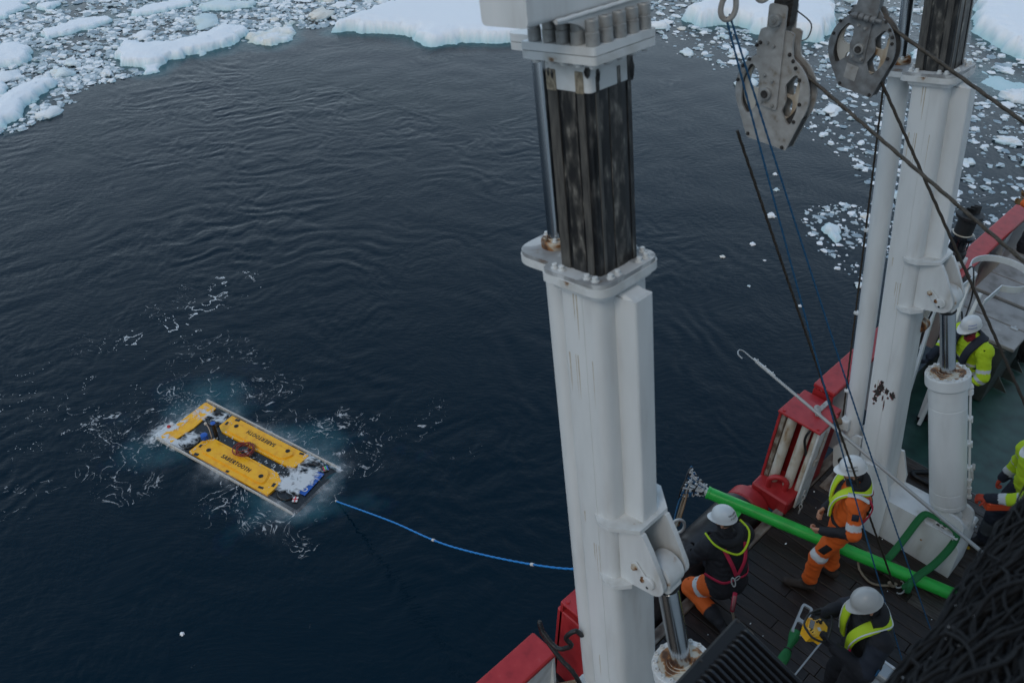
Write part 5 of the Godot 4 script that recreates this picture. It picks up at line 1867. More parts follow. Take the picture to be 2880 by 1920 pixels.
	tube(st, pts, 0.007, 6)
	part("lashing", st, mats.rubber, k)
	st = S()
	box(st, Transform3D(Basis(dir, up, sd), c0 + dir * 0.17 - sd * 0.085 - up * 0.02 - k.position), V(0.10, 0.006, 0.06), 0.002)
	part("blue_label", st, mats.tether_blue, k)

func floodlight():
	var t := thing("finned_housing", "black finned metal housing on a post at the bottom edge", "floodlight", V(2.43, 8.70, -0.82))
	var ez := V(0, -0.101, 0.402).normalized()
	t.transform = Transform3D(Basis(V(1, 0, 0), ez.cross(V(1, 0, 0)), ez), t.position)
	# local x runs back along the stern, z down towards the ship
	var st := S()
	box(st, X(V(-0.38, -0.03, 0.30)), V(0.80, 0.03, 0.64), 0.01)
	part("flange", st, mats.black, t)
	st = S()
	box(st, X(V(-0.38, -0.11, 0.30)), V(0.70, 0.14, 0.54), 0.02)
	part("housing", st, mats.black, t)
	for k in 20:
		st = S()
		var x := -0.03 - k * 0.0365
		var pr := rpoly([V(0.035, -0.016, 0), V(0.60, -0.016, 0), V(0.585, 0.022, 0.02), V(0.055, 0.022, 0.03)])
		ext(st, Transform3D(Basis(V(0, 0, 1), V(0, 1, 0), V(1, 0, 0)), V(x, 0, 0)), pr, 0.013)
		part("cooling_fin", st, mats.fin, t)
	for p in [V(0.005, -0.014, 0.0), V(0.005, -0.014, 0.3), V(-0.3, -0.014, -0.005)]:
		st = S()
		bolt(st, p, V(0, 1, 0), 0.007, 0.006)
		part("screw", st, mats.steel_dark, t)
	st = S()
	cyl(st, V(-0.38, -0.18, 0.30), t.transform.affine_inverse() * V(2.08, 5.0, -0.40), 0.04, 16)
	part("support_post", st, mats.white, t)

func rope_bundle():
	var t := thing("rope_bundle", "big shaggy bundle of frosted black rope close to the camera in the lower right corner", "rope bundle", V(2.4, 10.1, 0.25))
	var st := S()
	var core := []
	for k in 20: core.append(V(-1.6 + 0.21 * k, 0.04 * sin(k * 0.9), 0.02 * cos(k * 1.3)))
	tube(st, core, 0.285, 24)
	part("rope_core", st, mats.rubber, t)
	var r := RandomNumberGenerator.new()
	r.seed = 88
	var joined := S()
	for k in 2600:
		var a := r.randf_range(-2.6, 1.35)
		var tw := r.randfn(0.0, 0.75)
		var ph := r.randf() * 6.0
		var fr := r.randf_range(6.0, 15.0)
		var am := r.randf_range(0.04, 0.16)
		var rad := r.randf_range(0.286, 0.338)
		var x0 := r.randf_range(-1.6, 1.3)
		var n := 18
		var ln := r.randf_range(0.35, 0.95)
		var pts := []
		var rs := []
		var r0 := r.randf_range(0.0022, 0.0062) if k >= 280 else r.randf_range(0.004, 0.0075)
		for q in n:
			var f := float(q) / (n - 1)
			var x := x0 + f * ln
			var an := a + tw * (f - 0.5) + am * sin(x * fr + ph) + 0.05 * sin(x * 27.0 + ph * 2.0)
			var rr := rad - 0.05 * pow(absf(2.0 * f - 1.0), 4.0) + 0.02 * sin(x * fr * 1.3 + ph * 1.7)
			pts.append(V(x, cos(an) * rr, sin(an) * rr))
			rs.append(r0 * (0.75 + 0.35 * sin(PI * f)))
		if k < 280:
			st = S()
			tube(st, pts, rs, 6, 3, r.randf_range(0.05, 0.1), 0.22)
			part("rope_strand", st, mats.fender_black, t)
		else:
			tube(joined, pts, rs, 4)
	part("fine_strands", joined, mats.fender_black, t).set_meta("kind", "stuff")
	for k in 150:
		st = S()
		var an := r.randf_range(-2.3, 1.0)
		var p := V(r.randf_range(-1.2, 1.2), cos(an) * 0.342, sin(an) * 0.342)
		lathe(st, Transform3D(Basis.from_euler(V(r.randf() * 3.0, r.randf() * 3.0, 0)), p), [Vector2(0, -0.3), Vector2(0.8, 0), Vector2(0.3, 0.5), Vector2(0, 0.6)].map(func(v): return v * r.randf_range(0.001, 0.0036)), 5)
		part("frost_crumb", st, mats.tape_white, t)

func fittings():
	# boathook laid over the fairlead towards the deck
	var t := thing("boathook", "long grey boathook reaching out over the water past the red fairlead", "boathook", V(6.6, 6.5, -2.23))
	var o := t.position
	var A := V(6.552, 6.735, -2.89)
	var B := V(6.76, 5.77, -0.12)
	var st := S()
	cyl(st, A - o, B - o, 0.0155, 14, 0.002, 0.021)
	part("shaft", st, mats.grey_metal, t)
	var d := (A - B).normalized()
	st = S()
	bar(st, A - d * 0.25 - o + V(0, 0.018, 0), A + d * 0.03 - o + V(0, 0.014, 0), 0.02, 0.02, 0.003)
	for k in 3: cyl(st, A - d * (0.02 + 0.1 * k) - o + V(0, 0.01, 0), A - d * (0.02 + 0.1 * k) - o + V(0, 0.045, 0), 0.008, 8)
	part("clamp", st, mats.white_worn, t)
	st = S()
	var e := A + d * 0.0
	var sd := d.cross(V(0, 1, 0)).normalized()
	tube(st, curve([e - d * 0.2 - o, e + d * 0.05 - o, e + d * 0.155 - o, e + d * 0.195 - sd * 0.02 - o, e + d * 0.20 - sd * 0.06 - o, e + d * 0.17 - sd * 0.095 - o, e + d * 0.115 - sd * 0.10 - o], 40), 0.0075, 8)
	part("hook", st, mats.grey_metal, t)
	# orange case in the hand of the person at the right edge
	t = thing("carry_case", "small bright orange carrying case with a grey bar handle", "case", V(7.33, 5.97, -0.42), -0.75)
	st = S()
	box(st, X(), V(0.27, 0.12, 0.14), 0.02)
	part("shell", st, mats.case_orange, t)
	st = S()
	box(st, X(V(0, 0.005, 0)), V(0.275, 0.012, 0.146), 0.003)
	part("seam_rim", st, mats.case_orange, t)
	st = S()
	bar(st, V(-0.13, 0.10, 0.02), V(0.12, 0.10, 0.02), 0.02, 0.02, 0.004)
	box(st, X(V(-0.09, 0.075, 0.02)), V(0.02, 0.05, 0.02), 0.003)
	box(st, X(V(0.09, 0.075, 0.02)), V(0.02, 0.05, 0.02), 0.003)
	part("handle", st, mats.grey_metal, t)
	st = S()
	box(st, X(V(-0.01, 0.0605, 0.04)), V(0.06, 0.002, 0.03), 0.0)
	part("label", st, mats.flag_white, t)
	# white hoop bracket beyond the far post, with its small lamp and arms
	t = thing("hoop_bracket", "white flat steel hoop on a bracket beside the far post", "bracket", V(10.2, 6.75, -1.75))
	st = S()
	var pts := []
	var outs := []
	for k in 37:
		var an := 0.55 + (PI2 - 0.9) * k / 36.0 + PI
		outs.append(V(cos(an), 0, sin(an)))
		pts.append(V(cos(an) * 0.35, 0, sin(an) * 0.35))
	pts.push_front(V(-0.78, 0, -0.22)); outs.push_front(V(0, 0, -1))
	pts.append(V(-0.80, 0, 0.10)); outs.append(V(0, 0, 1))
	# hoop as a thin upright band
	for k in pts.size() - 1:
		var a: Vector3 = pts[k]
		var b: Vector3 = pts[k + 1]
		box(st, Transform3D(Basis((b - a).normalized(), V(0, 1, 0), (b - a).normalized().cross(V(0, 1, 0))), (a + b) * 0.5), V(a.distance_to(b) + 0.004, 0.085, 0.012), 0.0)
	part("hoop", st, mats.white, t)
	st = S()
	cyl(st, V(-0.80, 0.03, -0.22), V(-1.02, 0.07, -0.28), 0.075, 20)
	part("lamp_body", st, mats.white, t)
	st = S()
	cyl(st, V(-1.02, 0.07, -0.28), V(-1.05, 0.075, -0.29), 0.06, 20)
	part("lamp_glass", st, mats.glass_dark, t)
	st = S()
	tube(st, curve([V(-0.35, 0.04, -0.30), V(-0.40, 0.16, -0.24), V(-0.5, 0.05, -0.15), V(-0.46, -0.2, -0.1), V(-0.6, -0.45, -0.05), V(-0.66, -0.3, -0.1)], 24), 0.010, 6)
	part("cable", st, mats.hose_black, t)
	st = S()
	bar(st, V(-0.45, 0.0, -0.2), V(-1.15, -1.62, 0.05), 0.07, 0.05)
	bar(st, V(-0.62, 0.0, 0.0), V(-1.30, -1.62, 0.1), 0.05, 0.04)
	part("support_arm", st, mats.white, t)
	# white braced frame at the foot of the far post
	t = thing("braced_frame", "narrow white braced steel frame between the far post and its cylinder", "frame", V(8.55, 5.0, -1.85))
	for k in 2:
		st = S()
		bar(st, V(-0.05, 0.42 - 0.05 * k, 0.06 - 0.13 * k), V(0.22, 2.35, -0.16 - 0.15 * k), 0.06, 0.035)
		part("rail", st, mats.white, t)
	for k in 5:
		st = S()
		var f := 0.08 + 0.2 * k
		bar(st, V(-0.05 + 0.27 * f, 0.42 + 1.9 * f, 0.06 - 0.22 * f), V(-0.05 + 0.27 * (f + 0.12), 0.37 + 1.9 * (f + 0.12), -0.07 - 0.24 * (f + 0.12)), 0.045, 0.02)
		part("brace", st, mats.white, t)
	# tackle block and hoses under the far lug
	t = thing("tackle_block", "rusty tackle block with short hoses hanging beside the far cylinder rod", "tackle", V(7.38, 7.35, -1.72))
	st = S()
	cyl(st, V(-0.04, 0.10, 0), V(0.04, 0.10, 0), 0.075, 18)
	box(st, X(V(0, -0.02, 0)), V(0.10, 0.2, 0.05), 0.012)
	part("block", st, mats.rusty, t)
	st = S()
	cyl(st, V(0.0, 0.2, 0), V(0.03, 0.42, 0.02), 0.035, 12)
	cyl(st, V(-0.02, -0.13, 0), V(-0.06, -0.36, 0.02), 0.03, 12)
	part("swivel", st, mats.cream, t)
	st = S()
	tube(st, curve([V(0.06, 0.05, 0.02), V(0.14, -0.1, 0.02), V(0.08, -0.4, 0.04), V(-0.08, -0.52, 0.04), V(-0.12, -0.38, 0.03)], 20), 0.012, 6)
	tube(st, curve([V(0.05, 0.3, 0.0), V(0.12, 0.38, 0.0), V(0.14, 0.2, 0.02), V(0.08, 0.05, 0.02)], 14), 0.010, 6)
	part("short_hose", st, mats.hose_black, t)
	# ribbed black stack standing on the far bulwark
	t = thing("black_lantern", "black ribbed navigation lantern standing on the far bulwark", "lantern", V(10.95, 6.20, -2.50))
	st = S()
	box(st, X(V(0, 0.06, 0.05)), V(0.26, 0.12, 0.22), 0.01)
	part("base_bracket", st, mats.white_worn, t)
	st = S()
	lathe(st, X(V(0, 0.12, 0)), [Vector2(0, 0), Vector2(0.13, 0), Vector2(0.14, 0.03), Vector2(0.14, 0.10), Vector2(0.11, 0.13)], 24)
	part("lower_ring", st, mats.rubber, t)
	st = S()
	lathe(st, X(V(0, 0.25, 0)), [Vector2(0.105, 0), Vector2(0.105, 0.14), Vector2(0.13, 0.15), Vector2(0.165, 0.18), Vector2(0.165, 0.215), Vector2(0.12, 0.23)], 24)
	part("lower_body", st, mats.glass_dark, t)
	st = S()
	lathe(st, X(V(0, 0.48, 0)), [Vector2(0.118, 0), Vector2(0.124, 0.008), Vector2(0.118, 0.016), Vector2(0.11, 0.02)], 24)
	part("clamp_band", st, mats.cream, t)
	st = S()
	lathe(st, X(V(0, 0.50, 0)), [Vector2(0.115, 0), Vector2(0.115, 0.20), Vector2(0.14, 0.21), Vector2(0.165, 0.23), Vector2(0.17, 0.27), Vector2(0.16, 0.285), Vector2(0.09, 0.29), Vector2(0, 0.27)], 24)
	part("upper_body", st, mats.rubber, t)
	for k in 3:
		st = S()
		box(st, X(V(-0.04 + 0.05 * k, 0.83, -0.02 + 0.03 * k), 0.15, 0.6, 0.5 - 0.5 * k), V(0.012, 0.11, 0.10), 0.003)
		part("top_vane", st, mats.rubber, t)
	st = S()
	tube(st, curve([V(0.15, 0.5, 0.03), V(0.22, 0.42, 0.06), V(0.2, 0.2, 0.08), V(0.08, 0.03, 0.10)], 16), 0.010, 6)
	part("cable", st, mats.hose_black, t)
	# hose, gloves, worn plate and the blue bight on the roller
	t = thing("black_hose", "short bend of black hose on the planks behind the far cylinder", "hose", V(8.2, 5.0, -1.2))
	st = S()
	tube(st, curve([V(0.28, 0.035, 0.18), V(0.12, 0.035, -0.02), V(-0.02, 0.035, -0.16), V(-0.07, 0.035, -0.13), V(-0.07, 0.035, 0.0), V(-0.06, 0.035, 0.4)], 30), 0.028, 10, 1, 0.02, 0.08)
	part("hose", st, mats.hose_black, t)
	t = thing("work_glove", "pair of yellow work gloves dropped on the planks beside the white foundation", "gloves", V(7.54, 5.0, -0.57), 0.5)
	for k in 5:
		st = S()
		tube(st, curve([V(-0.04 + 0.022 * k, 0.02, 0.06), V(-0.05 + 0.024 * k, 0.035, 0.0), V(-0.055 + 0.027 * k, 0.022, -0.07 - 0.006 * (k % 3))], 8), 0.014, 8)
		part("finger", st, mats.glove_yellow, t)
	st = S()
	box(st, X(V(0.0, 0.02, 0.08), 0.1), V(0.12, 0.035, 0.09), 0.015)
	part("cuff", st, mats.glove_yellow, t)
	t = thing("worn_plate", "pale worn plate let into the planks beside the red fairlead", "plate", V(7.36, 5.0, -1.97))
	st = S()
	box(st, X(V(0, 0.004, 0)), V(0.34, 0.012, 0.13), 0.002)
	box(st, X(V(0.02, 0.003, 0.17)), V(0.36, 0.008, 0.10), 0.002)
	part("plate", st, mats.edge_strip, t)
	t = thing("tether_bight", "blue bight of tether resting over the stern roller by the kneeling person", "cable", V(5.3, 5.1, -2.45))
	for k in 3:
		st = S()
		tube(st, curve([V(-0.10, -0.02 + 0.01 * k, -0.10 + 0.03 * k), V(0.0, 0.05, -0.02 + 0.035 * k), V(0.12, 0.07, 0.02 + 0.04 * k), V(0.26, 0.05, 0.06 + 0.03 * k)], 14), 0.013, 8)
		part("loop", st, mats.tether_blue, t)
	st = S()
	box(st, X(V(-0.06, -0.02, 0.04), 0.2, 0.3), V(0.12, 0.03, 0.09), 0.008)
	part("chafe_pad", st, mats.cream, t)
	# crumbs of ice lying on the planks
	var r := RandomNumberGenerator.new()
	r.seed = 61
	var crumbs := chunk_mesh(611, 0.6, Color(0.8, 0.82, 0.84), 1)
	for k in 30:
		var p := V(r.randf_range(4.6, 8.2), 5.004, r.randf_range(-2.0, -0.3))
		if k < 9: p = V(7.0 + r.randf_range(-0.25, 0.35), 5.004, -1.85 + r.randf_range(-0.2, 0.3))
		var c := part("ice_crumb", crumbs, mats.ice)
		var s := r.randf_range(0.009, 0.024)
		if k < 9: s *= 1.2
		c.transform = Transform3D(Basis(Vector3.UP, r.randf() * 6.0).scaled(V(s * 1.5, s, s)), p)
		tag(c, "tiny white crumb of ice lying on the wet planks", "ice crumb", "ice crumbs on the deck")

# ---------------------------------------------------------------- people
# a bone: [from, to, radius at from, radius at to, zone]
func sdf_mesh(acc: Dictionary, bones: Array, cell: float, blend: float, wrinkle: float, colour: Callable):
	var n := bones.size()
	var lo := Vector3.ONE * 1e9
	var hi := -lo
	var pad := cell * 3.0 + blend
	for b in bones:
		var r := maxf(b[2], b[3]) + pad
		lo = lo.min((b[0] as Vector3).min(b[1]) - Vector3.ONE * r)
		hi = hi.max((b[0] as Vector3).max(b[1]) + Vector3.ONE * r)
	var nx := int((hi.x - lo.x) / cell) + 2
	var ny := int((hi.y - lo.y) / cell) + 2
	var nz := int((hi.z - lo.z) / cell) + 2
	var F := PackedFloat32Array()
	var D := PackedFloat32Array()
	var B := PackedByteArray()
	F.resize(nx * ny * nz); F.fill(1.0)
	D.resize(nx * ny * nz); D.fill(1e3)
	B.resize(nx * ny * nz)
	var wr := noise(77, 4.6, 2)
	for bi in n:
		var b: Array = bones[bi]
		var a: Vector3 = b[0]
		var e: Vector3 = (b[1] as Vector3) - a
		var ee := maxf(e.length_squared(), 1e-9)
		var ra: float = b[2]
		var dr: float = b[3] - ra
		var r := maxf(b[2], b[3]) + pad
		var p0 := (a.min(b[1]) - Vector3.ONE * r - lo) / cell
		var p1 := (a.max(b[1]) + Vector3.ONE * r - lo) / cell
		for k in range(maxi(int(p0.z), 0), mini(int(p1.z) + 2, nz)):
			for j in range(maxi(int(p0.y), 0), mini(int(p1.y) + 2, ny)):
				var base := (k * ny + j) * nx
				for i in range(maxi(int(p0.x), 0), mini(int(p1.x) + 2, nx)):
					var p := lo + Vector3(i, j, k) * cell - a
					var t := clampf(p.dot(e) / ee, 0.0, 1.0)
					var d := (p - e * t).length() - ra - dr * t
					if d > pad: continue
					var q := base + i
					if d < D[q]:
						D[q] = d
						B[q] = bi
					var f := F[q]
					var h := maxf(blend - absf(f - d), 0.0)
					F[q] = minf(f, d) - h * h * 0.25 / blend
	if wrinkle > 0.0:
		for k in nz:
			for j in ny:
				var base := (k * ny + j) * nx
				for i in nx:
					var f := F[base + i]
					if f < 0.03 and f > -0.03:
						var cz := wr.get_noise_3d((lo.x + i * cell) * 0.9, (lo.y + j * cell) * 1.9, (lo.z + k * cell) * 0.9)
						F[base + i] = f + (0.55 - 2.4 * absf(cz)) * wrinkle
	var vid := PackedInt32Array()
	vid.resize(nx * ny * nz); vid.fill(-1)
	var vs: PackedVector3Array = acc.v
	var cs: PackedColorArray = acc.c
	var idx: PackedInt32Array = acc.i
	var offs := [0, 1, nx, nx + 1, nx * ny, nx * ny + 1, nx * ny + nx, nx * ny + nx + 1]
	var cor := [V(0, 0, 0), V(1, 0, 0), V(0, 1, 0), V(1, 1, 0), V(0, 0, 1), V(1, 0, 1), V(0, 1, 1), V(1, 1, 1)]
	var edges := [[0, 1], [2, 3], [4, 5], [6, 7], [0, 2], [1, 3], [4, 6], [5, 7], [0, 4], [1, 5], [2, 6], [3, 7]]
	var lim := cell * 2.0
	for k in nz - 1:
		for j in ny - 1:
			var base := (k * ny + j) * nx
			for i in nx - 1:
				var q := base + i
				var f0 := F[q]
				if f0 > lim or f0 < -lim: continue
				var m := 0
				for c in 8:
					if F[q + offs[c]] < 0.0: m |= 1 << c
				if m == 0 or m == 255: continue
				var s := Vector3.ZERO
				var cnt := 0
				for ed in edges:
					var ia: int = ed[0]
					var ib: int = ed[1]
					if ((m >> ia) & 1) == ((m >> ib) & 1): continue
					var fa := F[q + offs[ia]]
					var fb := F[q + offs[ib]]
					s += (cor[ia] as Vector3).lerp(cor[ib], fa / (fa - fb))
					cnt += 1
				var p := lo + (Vector3(i, j, k) + s / cnt) * cell
				vid[q] = vs.size()
				vs.append(p)
				var bb: Array = bones[B[q]]
				var e: Vector3 = (bb[1] as Vector3) - bb[0]
				var t := (p - (bb[0] as Vector3)).dot(e) / maxf(e.length_squared(), 1e-9)
				cs.append(colour.call(bb[4], t, p))
	var st := [1, nx, nx * ny]
	for k in range(1, nz - 1):
		for j in range(1, ny - 1):
			var base := (k * ny + j) * nx
			for i in range(1, nx - 1):
				var q := base + i
				var f0 := F[q]
				if f0 > lim or f0 < -lim: continue
				for ax in 3:
					var f1 := F[q + st[ax]]
					if (f0 < 0.0) == (f1 < 0.0): continue
					var u: int = st[(ax + 1) % 3]
					var v: int = st[(ax + 2) % 3]
					var a := vid[q]
					var b := vid[q - u]
					var c := vid[q - u - v]
					var d := vid[q - v]
					if a < 0 or b < 0 or c < 0 or d < 0: continue
					if f0 < 0.0:
						idx.append_array([a, c, b, a, d, c])
					else:
						idx.append_array([a, b, c, a, c, d])
	acc.v = vs; acc.c = cs; acc.i = idx

func acc_mesh(acc: Dictionary) -> ArrayMesh:
	var arr := []
	arr.resize(Mesh.ARRAY_MAX)
	arr[Mesh.ARRAY_VERTEX] = acc.v
	arr[Mesh.ARRAY_COLOR] = acc.c
	arr[Mesh.ARRAY_INDEX] = acc.i
	var am := ArrayMesh.new()
	am.add_surface_from_arrays(Mesh.PRIMITIVE_TRIANGLES, arr)
	var st := SurfaceTool.new()
	st.create_from(am, 0)
	st.generate_normals()
	return st.commit()

const SKIN := Color(0.40, 0.20, 0.13)

func rest_pose() -> Dictionary:
	return {"pel": V(0, 0.98, 0), "che": V(0, 1.36, 0), "nk": V(0, 1.50, 0.0), "hd": V(0, 1.64, 0.03),
		"sl": V(0.19, 1.43, 0), "el": V(0.25, 1.15, -0.02), "wl": V(0.25, 0.90, 0.08),
		"sr": V(-0.19, 1.43, 0), "er": V(-0.25, 1.15, -0.02), "wr": V(-0.25, 0.90, 0.08),
		"hl": V(0.095, 0.93, 0), "kl": V(0.11, 0.50, 0.03), "al": V(0.11, 0.09, -0.01), "tl": V(0.14, 0.045, 0.17),
		"hr": V(-0.095, 0.93, 0), "kr": V(-0.11, 0.50, 0.03), "ar": V(-0.11, 0.09, -0.01), "tr": V(-0.14, 0.045, 0.17),
		"face": V(0, -0.15, 1.0), "curl": 0.9}

# outfit: zone -> colour, or [base, [t0, t1, colour], ...]
func person(label: String, at: Vector3, yaw: float, over: Dictionary, outfit: Dictionary, skip_hat := false) -> Node3D:
	var P := rest_pose()
	P.merge(over, true)
	var t := thing("person", label, "person", at, yaw)
	var acc := {"v": PackedVector3Array(), "c": PackedColorArray(), "i": PackedInt32Array()}
	var side: Vector3 = ((P.sl as Vector3) - P.sr).normalized()
	var bones := []
	var fat: float = outfit.get("bulk", 0.0)
	var pel: Vector3 = P.pel
	var che: Vector3 = P.che
	var nk: Vector3 = P.nk
	var hs: Vector3 = ((P.hl as Vector3) - P.hr).normalized()
	for s in [1, -1]:
		bones.append([pel + hs * 0.06 * s, pel.lerp(che, 0.5) + side * 0.055 * s, 0.115 + fat, 0.108 + fat, "hips" if s == 1 else "hips"])
		bones.append([pel.lerp(che, 0.45) + side * 0.055 * s, che + side * 0.075 * s, 0.108 + fat, 0.112 + fat, "torso"])
	bones.append([P.sl, P.sr, 0.078 + fat * 0.5, 0.078 + fat * 0.5, "torso"])
	bones.append([che, nk, 0.09 + fat, 0.06, "torso"])
	bones.append([nk - V(0, 0.02, 0), (P.hd as Vector3) - V(0, 0.07, 0.01), 0.062, 0.056, "neck"])
	for s in ["l", "r"]:
		var S1: Vector3 = P["s" + s]
		var E1: Vector3 = P["e" + s]
		var W1: Vector3 = P["w" + s]
		bones.append([S1, E1, 0.070 + fat * 0.6, 0.056 + fat * 0.5, "arm_" + s])
		bones.append([E1, W1, 0.056 + fat * 0.5, 0.042 + fat * 0.3, "fore_" + s])
		var H1: Vector3 = P["h" + s]
		var K1: Vector3 = P["k" + s]
		var A1: Vector3 = P["a" + s]
		var T1: Vector3 = P["t" + s]
		bones.append([H1, K1, 0.098 + fat * 0.5, 0.075 + fat * 0.4, "thigh_" + s])
		bones.append([K1, A1 + (K1 - A1).normalized() * 0.10, 0.075 + fat * 0.4, 0.070 + fat * 0.3, "shin_" + s])
		var heel: Vector3 = A1 - (T1 - A1).normalized() * 0.045 + V(0, -0.035, 0)
		bones.append([A1 + (K1 - A1).normalized() * 0.08, A1, 0.055, 0.052, "boot"])
		bones.append([heel, T1, 0.045, 0.046, "boot"])
	var colour := func(zone: String, tt: float, p: Vector3) -> Color:
		var o = outfit.get(zone, outfit.get(zone.split("_")[0], Color(0.02, 0.02, 0.02)))
		if o is Array:
			for k in range(1, o.size()):
				if tt >= o[k][0] and tt < o[k][1]: return o[k][2]
			return o[0]
		return o
	sdf_mesh(acc, bones, 0.0125, 0.042, 0.0085, colour)
	# head, turned to where the person looks
	var f: Vector3 = (P.face as Vector3).normalized()
	var up := V(0, 1, 0)
	var hx := up.cross(f).normalized()
	var hy := f.cross(hx)
	var hxf := Transform3D(Basis(hx, hy, f).scaled_local(Vector3.ONE * 0.93), P.hd)
	var hb := []
	var add := func(a: Vector3, b: Vector3, r0: float, r1: float, z: String):
		hb.append([hxf * a, hxf * b, r0 * 0.93, r1 * 0.93, z])
	add.call(V(0, 0.045, -0.03), V(0, 0.045, 0.015), 0.083, 0.080, "skull")
	add.call(V(0, -0.02, 0.0), V(0, -0.065, 0.048), 0.066, 0.036, "jaw")
	add.call(V(0.03, -0.01, 0.045), V(-0.03, -0.01, 0.045), 0.040, 0.040, "face")
	add.call(V(0, 0.012, 0.083), V(0, -0.018, 0.100), 0.011, 0.014, "face")
	add.call(V(0.03, 0.028, 0.076), V(-0.03, 0.028, 0.076), 0.015, 0.015, "brow")
	add.call(V(0.017, -0.048, 0.080), V(-0.017, -0.048, 0.080), 0.010, 0.010, "lips")
	for s in [1, -1]:
		add.call(V(0.030 * s, 0.006, 0.076), V(0.030 * s, 0.006, 0.078), 0.012, 0.012, "eye")
		add.call(V(0.078 * s, 0.02, -0.012), V(0.083 * s, -0.012, -0.004), 0.018, 0.013, "ear")
	add.call(V(0, -0.06, -0.02), V(0, -0.12, -0.03), 0.056, 0.06, "throat")
	var hair: Color = outfit.get("hair", Color(0.05, 0.035, 0.025))
	var beard = outfit.get("beard", null)
	var mask_c = outfit.get("mask", null)
	var inv := hxf.affine_inverse()
	var hcol := func(zone: String, _tt: float, p: Vector3) -> Color:
		var q := inv * p
		if mask_c != null and q.y < -0.005 and q.z > 0.0: return mask_c
		if zone == "eye": return Color(0.03, 0.025, 0.02) if absf(q.y - 0.006) < 0.006 else Color(0.5, 0.45, 0.42)
		if zone == "lips": return Color(0.30, 0.11, 0.09)
		if zone == "ear": return SKIN * 0.95
		if zone == "throat": return outfit.get("neck", SKIN) if not (outfit.get("neck", SKIN) is Array) else SKIN
		if q.z < 0.0 and q.y > -0.03 - q.z * 0.2: return hair
		if beard != null and q.y < -0.03 and q.y > -0.11: return beard
		if zone == "brow" and q.z > 0.08: return hair.lerp(SKIN, 0.4)
		return SKIN
	sdf_mesh(acc, hb, 0.0065, 0.014, 0.0, hcol)
	# hands
	for s in ["l", "r"]:
		var hand_c: Color = outfit.get("hand_" + s, outfit.get("hand", SKIN))
		hand_bones(acc, P["e" + s], P["w" + s], P.get("palm_" + s, V(0, 0, 1)), 1.0 if s == "l" else -1.0, P.get("curl_" + s, P.curl), hand_c)
	var o := part("body", acc_mesh(acc), mats.cloth, t)
	o.set_meta("label", "clothed body")
	t.set_meta("head_frame", 0)
	t.remove_meta("head_frame")
	if not skip_hat:
		hard_hat(t, hxf, outfit)
	return t

func hand_bones(acc: Dictionary, elbow: Vector3, wrist: Vector3, palm: Vector3, side: float, curl: float, col: Color):
	# palm: direction the palm faces; side: +1 left hand, -1 right hand
	var d := (wrist - elbow).normalized()
	var n := (palm - d * palm.dot(d)).normalized()
	var l := d.cross(n) * side   # towards the thumb
	var bones := []
	for k in 3:
		bones.append([wrist + l * (k - 1) * 0.016, wrist + d * 0.085 + l * (k - 1) * 0.026, 0.019, 0.015, "hand"])
	var lens := [0.070, 0.080, 0.074, 0.058]
	for k in 4:
		var base := wrist + d * 0.088 + l * (0.033 - 0.022 * k)
		var dir := d
		var p := base
		var seg: float = lens[k]
		for j in 3:
			dir = (d * cos(curl * (j + 0.6)) + n * sin(curl * (j + 0.6))).normalized()
			var e: Vector3 = p + dir * seg * [0.45, 0.32, 0.25][j]
			bones.append([p, e, 0.0098 - 0.0006 * j, 0.0092 - 0.0006 * j, "hand"])
			p = e
	var tb := wrist + d * 0.025 + l * 0.030
	var t1 := tb + (d * 0.6 + l * 0.7 + n * 0.35).normalized() * 0.045
	var t2 := t1 + (d * 0.8 + l * 0.2 + n * (0.3 + curl * 0.4)).normalized() * 0.035
	bones.append([tb, t1, 0.014, 0.011, "hand"])
	bones.append([t1, t2, 0.011, 0.009, "hand"])
	sdf_mesh(acc, bones, 0.0052, 0.008, 0.0, func(_z: String, _t: float, _p: Vector3) -> Color: return col)

func hat_point(a: float, v: float) -> Vector3:
	# v from 0 at the crown to 1 at the rim, then out over the brim to 2
	var fr := maxf(sin(a), 0.0)
	if v <= 1.0:
		var th := v * PI * 0.5
		var rx := 0.107 * sin(th)
		var rz := 0.128 * sin(th)
		var y := 0.134 * pow(cos(th), 0.9)
		var x := cos(a) * rx
		y += 0.008 * exp(-pow(x / 0.018, 2.0)) * sin(th) * cos(th) * 1.6
		return V(x, y, sin(a) * rz)
	var e := (v - 1.0) * (0.008 + 0.046 * pow(fr, 3.0))
	return V(cos(a) * (0.107 + e * 0.5), -0.014 * (v - 1.0) - 0.25 * e, sin(a) * (0.128 + e))

